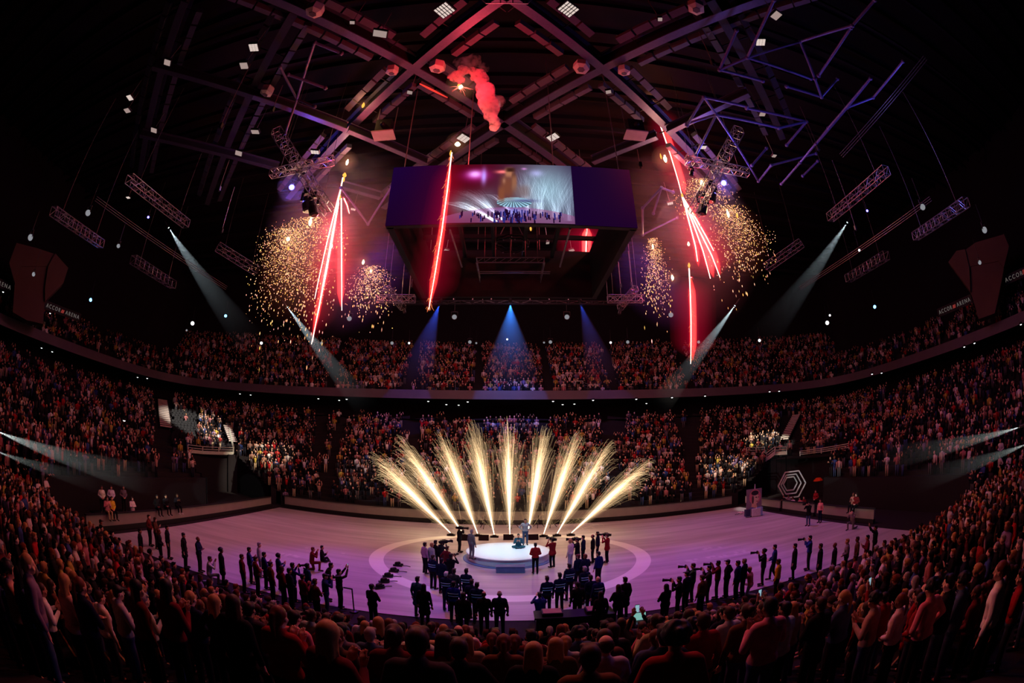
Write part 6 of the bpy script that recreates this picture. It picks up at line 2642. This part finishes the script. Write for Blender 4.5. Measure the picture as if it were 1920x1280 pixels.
# ------------------------------------------------------------------ flames, flares and gold spark clouds
M['flame'] = glow('white yellow flame', (1.0, .80, .45), 4.5)
M['flame_orange'] = glow('orange flame', (1.0, .42, .06), 1.5)
M['flame_gas'] = fire_glow('warm glow of a flame', (1.0, .42, .22), .16)
M['flame_halo'] = fire_glow('faint glow round a flame', (1.0, .34, .19), .028)  # halo of the flame, put in as emissive shells


def flame_part(root, off, k, w, h, mat='flame', glow_r=0.0, seed=0):
    m = MB()
    r = random.Random(seed)
    n = 7
    prof = [(w * k * (.25 + .75 * math.sin(PI * min(1, (i + .5) / n * 1.25) * .8)) * (1 - .75 * max(0, i / n - .35)), h * k * (i / (n - 1) - .5) * 2) for i in range(n)]
    m.lathe(prof, off, 10)
    m.v = [(x + k * w * .35 * noise.noise((x * 3, y * 3, z * 2 + seed)), y + k * w * .35 * noise.noise((x * 3 + 9, y * 3, z * 2)), z) for x, y, z in m.v]
    m.build('flame', M[mat], root)
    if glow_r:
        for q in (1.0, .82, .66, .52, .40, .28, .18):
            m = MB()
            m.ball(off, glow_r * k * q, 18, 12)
            m.build('glow', M['flame_halo'], root, kind='stuff')


def flame(px, py, Y, w, h, label, mat='flame', gr=14, extra=()):
    p = at_y(px, py, Y)
    k = (p - EYE).length / F_PX
    root = empty('flame_burst', p, label, 'firework', 'small flames bursting in the roof')
    flame_part(root, Vector(), k, w, h, mat, gr, px)
    for dx, dy, w2, h2, mt in extra:
        q = at_y(px + dx, py + dy, Y) - p
        flame_part(root, q, k, w2, h2, mt, 0, px + 3)
    return root


flame(651, 304, 25, 3, 6, 'white flame above the tall twin comet', extra=((-5, 24, 4, 4, 'flame_orange'), (-6, 32, 2, 5, 'flame_orange'), (-13, 66, 2, 4, 'flame_orange')), gr=22)
flame(681, 197, 20, 3, 6, 'small yellow flame high on the left bright girder', 'flame_orange', 14)
flame(858, 270, 18.2, 5, 4.5, 'round white flare above the comet before the screen', gr=24, extra=((-13, 17, 2.2, 6, 'flame_orange'),))
flame(1222, 184, 24, 3.4, 7, 'yellow flame at the head of the long right comet', 'flame_orange', 18, extra=((2, 6, 1.8, 4, 'flame'),))
flame(1247, 297, 23, 3.4, 8, 'white flame left of the long right comet', gr=26, extra=((-8, -4, 1.6, 6, 'flame_orange'),))
flame(1279, 366, 25.8, 2.5, 4, 'yellow flame where the long right comet splits', 'flame_orange', 8)
flame(1292, 497, 29.8, 3, 4.5, 'orange flame at the head of the straight comet', 'flame_orange', 10, extra=((-1, -40, 2.6, 4, 'flame'),))
flame(681, 491, 34, 2.6, 4.5, 'white flame above the gold sparks left of the screen', gr=16)
flame(1261, 520, 34, 3.2, 5, 'white flame right of the gold sparks beside the straight comet', gr=16)
flame(622, 461, 27, 2.4, 4, 'small white flame on the tall twin comet', gr=8)
flame(995, 428, 27, 2, 5, 'small yellow flame under the screen', 'flame_orange', 6)

# the white flare with red smoke
p = at_y(864, 163, 17.5)
k = (p - EYE).length / F_PX
root = empty('red_flare', p, 'white hot flare with red rays beneath the roof girder, feeding the red smoke', 'firework')
flame_part(root, Vector(), k, 5.5, 5, 'flame', 30, 1)
flame_part(root, Vector((-.12, 0, .15)), k, 3.5, 3, 'flame_orange', 0, 2)
m = MB()
r = random.Random(4)
for i in range(18):
    a = r.uniform(PI * .95, PI * 2.05)
    L = k * r.uniform(9, 26)
    d = Vector((math.cos(a), r.uniform(-.3, .3), math.sin(a)))
    streak(m, [d * k * 3, d * L * .6, d * L + Vector((0, 0, -.05))], .03, .008, (2.2, .5, .3), (.9, .06, .06))
m.build('rays', M['sparks'], root, kind='stuff')
p2 = at_y(787, 158, 17.8)
root = empty('burning_line', p2, 'red burning streak under the girder left of the white flare', 'firework')
q = [at_y(787 + 52 * i / 6, 157 + 26 * i / 6, 17.8) - p2 for i in range(7)]
MB().tube(q, [.03, .05, .06, .06, .05, .04, .02], 6).build('trail', M['comet_red'], root)

SPK = [
    # px centre, spread px (x, y), Y, count, label, source flames
    (545, 500, 42, 78, 25, 2300, 'big cloud of gold sparks left of the tall twin comet', ((540, 448, 4, 4), (541, 466, 2, 4))),
    (572, 412, 42, 32, 24, 950, 'gold sparks round the flame below the left moving-head lamps', ((582, 415, 3.4, 8),)),
    (692, 545, 26, 40, 33, 1000, 'cloud of gold sparks left of the screen above the small truss', ((695, 508, 2, 3),)),
    (1231, 520, 15, 62, 33, 1000, 'narrow fall of gold sparks right of the screen', ((1224, 462, 2, 5),)),
    (1392, 448, 32, 60, 24.5, 1500, 'wide cloud of gold sparks below the right blue lamp', ((1365, 400, 2.6, 8), (1382, 404, 2.4, 5))),
    (1325, 372, 32, 34, 24, 950, 'gold sparks round the flame behind the right moving-head lamps', ((1316, 343, 4, 6),)),
]
BURST = []
for (cx, cy, sx_, sy_, Y, n, lab, fl) in SPK:
    p0 = at_y(cx, cy, Y)
    k = (p0 - EYE).length / F_PX
    root = empty('gold_spark_burst', p0, lab, 'firework', 'clouds of gold sparks')
    mb = MB()
    r = random.Random(cx)
    fx, fy = fl[0][0], fl[0][1]
    for i in range(n):
        # sparks fan out below the source and thin out downwards
        t = abs(r.gauss(0, 1)) ** .9
        y = fy + (t - .25) * sy_ * 1.05
        wd = sx_ * (.35 + .5 * min(1.6, max(0, t)))
        x = fx + (cx - fx) * min(1, t) + r.gauss(0, 1) * wd
        if abs(x - cx) > sx_ * 2.0:
            continue
        q = at_y(x, y, Y + r.gauss(0, .9)) - p0
        s = k * r.uniform(.45, 1.05)
        st = s * (1.0 + (1.6 * max(0, t - .8) if r.random() < .7 else 0))
        b = r.uniform(.35, 1.6)
        col = (1.6 * b, (.50 + .35 * r.random()) * 1.1 * b, (.16 + .36 * r.random()) * b)
        vs = [q + Vector((s, 0, 0)), q + Vector((0, s, 0)), q + Vector((-s, 0, 0)), q + Vector((0, -s, 0)), q + Vector((0, 0, st)), q + Vector((0, 0, -st))]
        mb.add(vs, [(0, 1, 4), (1, 2, 4), (2, 3, 4), (3, 0, 4), (1, 0, 5), (2, 1, 5), (3, 2, 5), (0, 3, 5)], col)
    mb.build('sparks', M['sparks'], root, kind='stuff')
    for i, (x, y, w, h) in enumerate(fl):
        q = at_y(x, y, Y) - p0
        flame_part(root, q, k, w, h, 'flame' if i == 0 else 'flame_orange', 15 if i == 0 else 0, x)
    gm = M['gold_halo'] if 'gold_halo' in M else M.setdefault('gold_halo', fire_glow('faint glow between sparks', (1.0, .22, .12), .0022))  # emissive shells added as a halo round the sparks
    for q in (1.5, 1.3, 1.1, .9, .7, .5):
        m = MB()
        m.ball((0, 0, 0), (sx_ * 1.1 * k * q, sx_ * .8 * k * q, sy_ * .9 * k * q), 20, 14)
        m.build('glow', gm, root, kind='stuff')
    BURST.append((p0, fl))

# ------------------------------------------------------------------ red smoke
def smoke_mat(name, col, dens, scale, thr=.42):
    m, t, out = new_mat(name)
    v = N(t, 'ShaderNodeVolumePrincipled')
    v.inputs['Color'].default_value = (*col, 1)
    v.inputs['Anisotropy'].default_value = .0
    tc = N(t, 'ShaderNodeTexCoord')
    no = N(t, 'ShaderNodeTexNoise')
    no.inputs['Scale'].default_value = scale
    no.inputs['Detail'].default_value = 4
    t.links.new(tc.outputs['Object'], no.inputs['Vector'])
    mr = N(t, 'ShaderNodeMapRange')
    mr.inputs[1].default_value, mr.inputs[2].default_value = thr, thr + .2
    mr.inputs[3].default_value, mr.inputs[4].default_value = 0, dens
    t.links.new(no.outputs['Fac'], mr.inputs[0])
    t.links.new(mr.outputs[0], v.inputs['Density'])
    t.links.new(v.outputs[0], out.inputs['Volume'])
    return m


M['smoke'] = smoke_mat('flare smoke', (.97, .62, .62), 7.0, 4.5, .42)
M['smoke_thin'] = smoke_mat('thin flare smoke', (.97, .62, .62), 1.0, 2.6, .44)
Ys = 17.0
path = [(862, 152), (855, 140), (872, 133), (892, 140), (903, 152), (911, 170), (914, 190), (920, 212), (926, 232), (929, 250)]
rad = [7, 10, 10, 12, 15, 16, 15, 13, 9, 4]
p0 = at_y(900, 170, Ys)
k = (p0 - EYE).length / F_PX
root = empty('smoke_plume', p0, 'bright red smoke curling from the white flare down to the girder crossing', 'smoke')
mb = MB()
r = random.Random(2)
for i in range(len(path) - 1):
    for e in range(3):
        f = e / 3
        x, y = path[i][0] + (path[i + 1][0] - path[i][0]) * f, path[i][1] + (path[i + 1][1] - path[i][1]) * f
        R_ = (rad[i] + (rad[i + 1] - rad[i]) * f) * k
        c = at_y(x, y, Ys) - p0
        for q in range(3):
            mb.ball(c + Vector((r.gauss(0, .35), r.gauss(0, .3), r.gauss(0, .35))) * R_, R_ * r.uniform(.65, .95), 10, 8)
me = remesh(mb, 'smoke_plume', .07, 1.0, 2)
o = link('smoke', me, M['smoke'], root, kind='stuff')
mb = MB()
for x, y, R_ in ((872, 122, 20), (890, 112, 16), (858, 118, 12), (906, 128, 14), (935, 190, 14)):
    mb.ball(at_y(x, y, Ys + .4) - p0, R_ * k, 12, 8)
me = remesh(mb, 'smoke_haze', .15, 1.0, 2)
link('thin_smoke', me, M['smoke_thin'], root, kind='stuff')

# firework smoke hanging red in the air round the comets
def cloud_mat(name, col, dens, rx, ry, rz):
    m, t, out = new_mat(name)
    v = N(t, 'ShaderNodeVolumeScatter')
    v.inputs['Color'].default_value = (*col, 1)
    tc = N(t, 'ShaderNodeTexCoord')
    mp = N(t, 'ShaderNodeMapping')
    mp.inputs['Scale'].default_value = (1 / rx, 1 / ry, 1 / rz)
    t.links.new(tc.outputs['Object'], mp.inputs['Vector'])
    gr = N(t, 'ShaderNodeTexGradient', gradient_type='SPHERICAL')
    t.links.new(mp.outputs[0], gr.inputs[0])
    no = N(t, 'ShaderNodeTexNoise')
    no.inputs['Scale'].default_value = .35
    t.links.new(tc.outputs['Object'], no.inputs['Vector'])
    ml = N(t, 'ShaderNodeMath', operation='MULTIPLY')
    t.links.new(gr.outputs['Fac'], ml.inputs[0])
    t.links.new(no.outputs['Fac'], ml.inputs[1])
    m2 = N(t, 'ShaderNodeMath', operation='MULTIPLY')
    t.links.new(ml.outputs[0], m2.inputs[0])
    m2.inputs[1].default_value = dens
    t.links.new(m2.outputs[0], v.inputs['Density'])
    t.links.new(v.outputs[0], out.inputs['Volume'])
    return m


for px, py, Y, rx, rz, lab in ((640, 440, 27, 6.5, 7.5, 'thin firework smoke glowing dark red round the left comets'), (1275, 440, 27, 6.5, 7.5, 'thin firework smoke glowing dark red round the right comets')):
    mb = MB()
    mb.ball((0, 0, 0), (rx, 4, rz), 20, 14)
    mb.build('firework_smoke', cloud_mat('firework smoke', (.95, .9, .9), .07, rx, 4, rz), None, loc=at_y(px, py, Y), label=lab, cat='smoke', kind='stuff')

# grey drift of smoke behind the fountains
M['drift'] = smoke_mat('grey drifting smoke', (.8, .8, .85), .035, .35, .38)
mb = MB()
mb.ball((.3, 36.3, 3.6), (6.5, 1.2, 3.6), 20, 12)
o = mb.build('smoke_drift', M['drift'], None, label='thin grey smoke drifting behind the spark fountains', cat='smoke', kind='stuff')

# ------------------------------------------------------------------ haze lit by the beams
def haze_mat(name, dens, L, fall):
    """haze thick near the lamp and thinning along its length (object Z)"""
    m, t, out = new_mat(name)
    v = N(t, 'ShaderNodeVolumeScatter')
    v.inputs['Anisotropy'].default_value = .2
    tc = N(t, 'ShaderNodeTexCoord')
    sp = N(t, 'ShaderNodeSeparateXYZ')
    t.links.new(tc.outputs['Object'], sp.inputs[0])
    mr = N(t, 'ShaderNodeMapRange')
    mr.inputs[1].default_value, mr.inputs[2].default_value = 0, L
    mr.inputs[3].default_value, mr.inputs[4].default_value = 1, 0
    t.links.new(sp.outputs[2], mr.inputs[0])
    pw = N(t, 'ShaderNodeMath', operation='POWER')
    t.links.new(mr.outputs[0], pw.inputs[0])
    pw.inputs[1].default_value = fall
    ml = N(t, 'ShaderNodeMath', operation='MULTIPLY')
    t.links.new(pw.outputs[0], ml.inputs[0])
    ml.inputs[1].default_value = dens
    t.links.new(ml.outputs[0], v.inputs['Density'])
    t.links.new(v.outputs[0], out.inputs['Volume'])
    return m


def spot(name, loc, to, energy, col, angle, blend=.15, radius=.1):
    ld = bpy.data.lights.new(name, 'SPOT')
    ld.energy = energy
    ld.color = col
    ld.spot_size = angle
    ld.spot_blend = blend
    ld.shadow_soft_size = radius
    o = bpy.data.objects.new(name, ld)
    COL.objects.link(o)
    o.location = loc
    o.rotation_euler = (Vector(to) - Vector(loc)).to_track_quat('-Z', 'Y').to_euler()
    return o


def point(name, loc, energy, col, radius=.3):
    ld = bpy.data.lights.new(name, 'POINT')
    ld.energy = energy
    ld.color = col
    ld.shadow_soft_size = radius
    o = bpy.data.objects.new(name, ld)
    COL.objects.link(o)
    o.location = loc
    return o


def light_beam(pa, pb, Ya, Yb, w_px, energy, col, dens, label, fall=1.3, lamp='bulb_cyan', w0=2.2, group='white follow-spot beams'):
    A, B = (at_d(*pa, -Ya), at_d(*pb, -Yb)) if Ya < 0 else (at_y(*pa, Ya), at_y(*pb, Yb))
    d = B - A
    L = d.length
    r1 = w_px / 2 * (B - EYE).length / F_PX
    r0 = w0 / 2 * (A - EYE).length / F_PX
    d.normalize()
    R = look_rot(d)
    ang = 2 * math.atan((r1 - r0) / L)
    back = r0 / math.tan(ang / 2)
    m = MB()
    m.lathe([(r0 * .98, .02), (r1 * .98, L)], n=28)
    o = m.build('light_beam', haze_mat('lit haze', dens, L, fall))
    o.matrix_world = Matrix.Translation(A) @ R.to_4x4()
    tag(o, label, 'light beam', group, 'stuff')
    spot('beam_lamp', A - d * (back * .0 + .02), B, energy, col, ang * 1.02 if back < .5 else 2 * math.atan(r1 / L), .25, r0 * .6)
    root = empty('follow_spot', A - d * .02, 'lamp of the ' + ' '.join(label.split()[:12]), 'spotlight', None)
    root.rotation_euler = R.to_euler()
    rr = max(r0 * 1.25, .08)
    MB().lathe([(rr * .7, -.9), (rr * 1.1, -.7), (rr * 1.2, -.12), (rr * 1.2, -.06)], n=16).build('housing', M['lamp_body'], root)
    MB().lathe([(rr, -.1), (rr, -.05)], n=16).build('lens', M[lamp], root)
    return o


WB = (.72, .92, 1.0)
light_beam((317, 428), (492, 668), 28, 36, 74, 15000, WB, .055, 'white beam slanting from the upper left ladder truss', 1.9)
light_beam((540, 577), (695, 772), 36, 41, 56, 15000, WB, .07, 'white beam crossing the foot of the tall left comet', 1.5)
light_beam((1588, 418), (1402, 668), 28, 36, 74, 13500, WB, .05, 'white beam slanting from the upper right ladder truss', 1.9)
light_beam((1377, 574), (1228, 768), 36, 41, 54, 15000, WB, .07, 'white beam beside the straight red comet', 1.5)
light_beam((-6, 808), (285, 900), -20, -31, 62, 12000, (.85, 1.0, .95), .07, 'white beam entering low at the left picture edge', 1.1)
light_beam((-6, 846), (215, 912), -18, -27, 46, 4200, (.85, 1.0, .95), .06, 'fainter white beam below the one at the left picture edge', 1.6)
light_beam((1911, 801), (1640, 862), -20, -32, 54, 10000, (.85, 1.0, .95), .06, 'white beam shining in low from the right picture edge', 1.6)
light_beam((1926, 832), (1700, 905), -18, -27, 56, 4200, (.85, 1.0, .95), .06, 'fainter white beam below the one at the right picture edge', 1.5)
for pa, pb, w, e, lab in (((823, 573), (770, 735), 92, 5200, 'blue beam left of the middle one, slanting outwards'), ((957, 571), (957, 722), 128, 11000, 'bright blue beam falling below the screen\'s middle'),
                          ((1089, 571), (1138, 735), 88, 5200, 'blue beam right of the middle one, slanting outwards')):
    light_beam(pa, pb, 43.2, 52, w, e, (.03, .22, 1.0) if w > 100 else (.03, .10, 1.0), .07, lab, 1.2, 'bulb_deep', 4.0, 'blue beams below the screen')

# ------------------------------------------------------------------ lights of the place
def area(name, loc, to, energy, col, size, spread=PI):
    ld = bpy.data.lights.new(name, 'AREA')
    ld.energy = energy
    ld.color = col
    ld.size = size
    ld.spread = spread
    o = bpy.data.objects.new(name, ld)
    COL.objects.link(o)
    o.location = loc
    o.rotation_euler = (Vector(to) - Vector(loc)).to_track_quat('-Z', 'Y').to_euler()
    return o


# fountains
for i, (b, ax, L) in enumerate(FOUNT):
    point('fountain_light', b + ax * L * .35, 58, (1.0, .70, .40), .5)
# stage wash and floor washes
spot('stage_light', (STG.x, STG.y - 1.0, 23.5), (STG.x, STG.y, .5), 21000, (.32, .80, 1.0), math.radians(15.0), .85, .3)
spot('wash_light', (-15, 35, 25), (-16, 27.5, 0), 6400, (.95, .28, .60), math.radians(50), .9, .6)
spot('wash_light', (15, 35, 25), (16.5, 28.5, 0), 6400, (.55, .20, .95), math.radians(52), .9, .6)
spot('wash_light', (-9, 33, 25), (-7, 18.6, 0), 17000, (.27, .05, 1.0), math.radians(42), .9, .6)
spot('wash_light', (10, 33, 25), (8, 18.8, 0), 15000, (.27, .06, 1.0), math.radians(42), .9, .6)
spot('wash_light', (0, 37, 24), (0, 31, 0), 900, (.95, .72, .75), math.radians(70), .9, .6)
spot('crew_light', (0, 8, 23.5), (.2, 21.5, .5), 5200, (.14, .36, 1.0), math.radians(30), .9, .4)
spot('crew_light', (0, 9, 23.5), (.2, 25.0, .3), 3800, (.30, .85, 1.0), math.radians(17), .8, .4)
# spotlit blocks
h = bowl_hit(376, 812)
spot('follow_light', (-5, 36.5, 23), h[0] + Vector((0, 0, .8)), 120000, (1.0, .90, .80), math.radians(15.5), .5, .15)
h = bowl_hit(488, 870)
spot('follow_light', (-4.6, 37, 23), h[0] + Vector((0, 0, .8)), 60000, (1.0, .86, .66), math.radians(13), .8, .15)
h = bowl_hit(1370, 895)
spot('follow_light', (5.2, 37, 23), h[0] + Vector((0, 0, .8)), 46000, (1.0, .84, .64), math.radians(13), .8, .15)
h = bowl_hit(1442, 838)
spot('follow_light', (5.5, 36.5, 23), h[0] + Vector((0, 0, .5)), 90000, (1.0, .98, .80), math.radians(8.5), .5, .15)
spot('follow_light', (20, 14, 23), at_y(1413, 945, 36.5), 30000, (1.0, .95, .9), math.radians(6), .6, .2)
# fireworks lighting the roof and the stands
for px, py, Y, e, c in ((618, 430, 26, 2600, (1, .07, .09)), (640, 500, 27, 900, (1, .07, .09)), (828, 400, 18, 900, (1, .07, .09)), (1262, 300, 26, 2200, (1, .08, .08)), (1320, 450, 26, 1500, (1, .07, .08)),
                        (1297, 600, 30, 1000, (1, .06, .1)), (1100, 440, 35, 700, (1, .06, .08)), (866, 166, 16.4, 1000, (1, .03, .05)), (905, 140, 15.6, 330, (1, .03, .06)), (935, 205, 15.8, 220, (1, .04, .08)),
                        (651, 304, 25, 700, (1, .55, .35)), (1247, 297, 23, 600, (1, .55, .35)), (858, 270, 17.9, 260, (1, .6, .4)), (681, 197, 20, 200, (1, .5, .2)), (1222, 184, 24, 300, (1, .5, .2)),
                        (540, 452, 25, 800, (1, .55, .28)), (582, 416, 24, 600, (1, .58, .32)), (695, 508, 33, 500, (1, .55, .25)), (1224, 462, 33, 500, (1, .5, .22)), (1372, 402, 24.5, 700, (1, .55, .28)), (1316, 345, 24, 500, (1, .58, .32))):
    point('firework_light', at_y(px, py, Y), e * .75, c, .35)
hz, t_, out_ = new_mat('halo shells round the blue lamps')
v_ = N(t_, 'ShaderNodeVolumeScatter')
v_.inputs['Density'].default_value = .018
t_.links.new(v_.outputs[0], out_.inputs['Volume'])
hz.cycles.homogeneous_volume = True
M['blue_halo'] = hz
for px, py in ((547, 351), (1357, 343)):
    mb = MB()
    for q in (.35, .55, .8, 1.1):  # haze shells added to give the lamp its halo
        mb.ball(at_y(px, py, 23.75), q, 18, 12)
    mb.build('lamp_halo', M['blue_halo'], None, label='violet halo of added haze shells round the blue lamp under the bright %s truss' % ('left' if px < 960 else 'right'), cat='haze', kind='stuff')
    point('blue_light', at_y(px, py, 23.6), 800, (.10, .08, 1.0), .2)
point('blue_light', (24, 12, 22), 520, (.22, .20, 1.0), .5)
point('blue_light', (16, 16, 19), 500, (.30, .22, 1.0), .5)
point('blue_light', (-34, 22, 16), 90, (.10, .18, 1.0), .5)
# added fill lamps without fixtures, dim red, over near stand and crowd
area('crowd_fill', (0, 15.5, 22.5), (0, 5, 4), 560, (1.0, .20, .13), 7)
spot('wash_light', (1, 32.5, 25), (.5, 20, 0), 4200, (.20, .30, 1.0), math.radians(24), .8, .5)
area('crowd_fill', (0, 34, 24.5), (0, 60, 10), 1500, (1.0, .36, .42), 9)
area('crowd_fill', (-12, 26, 24.5), (-46, 26, 6), 270, (1.0, .30, .36), 6)
area('crowd_fill', (12, 26, 24.5), (46, 26, 6), 270, (1.0, .30, .38), 6)

w = bpy.data.worlds.new('world')
SC.world = w
w.use_nodes = True
w.node_tree.nodes['Background'].inputs[0].default_value = (.02, .014, .02, 1)
w.node_tree.nodes['Background'].inputs[1].default_value = .05

SC.view_settings.view_transform = 'Standard'
SC.view_settings.look = 'None'
SC.view_settings.exposure = 0.0
SC.view_settings.gamma = 1.0
SC.view_settings.use_curve_mapping = False
cy = SC.cycles
cy.max_bounces = 4
cy.diffuse_bounces = 2
cy.glossy_bounces = 2
cy.transparent_max_bounces = 96
cy.volume_bounces = 0
cy.caustics_reflective = False
cy.caustics_refractive = False
cy.sample_clamp_indirect = 3.0
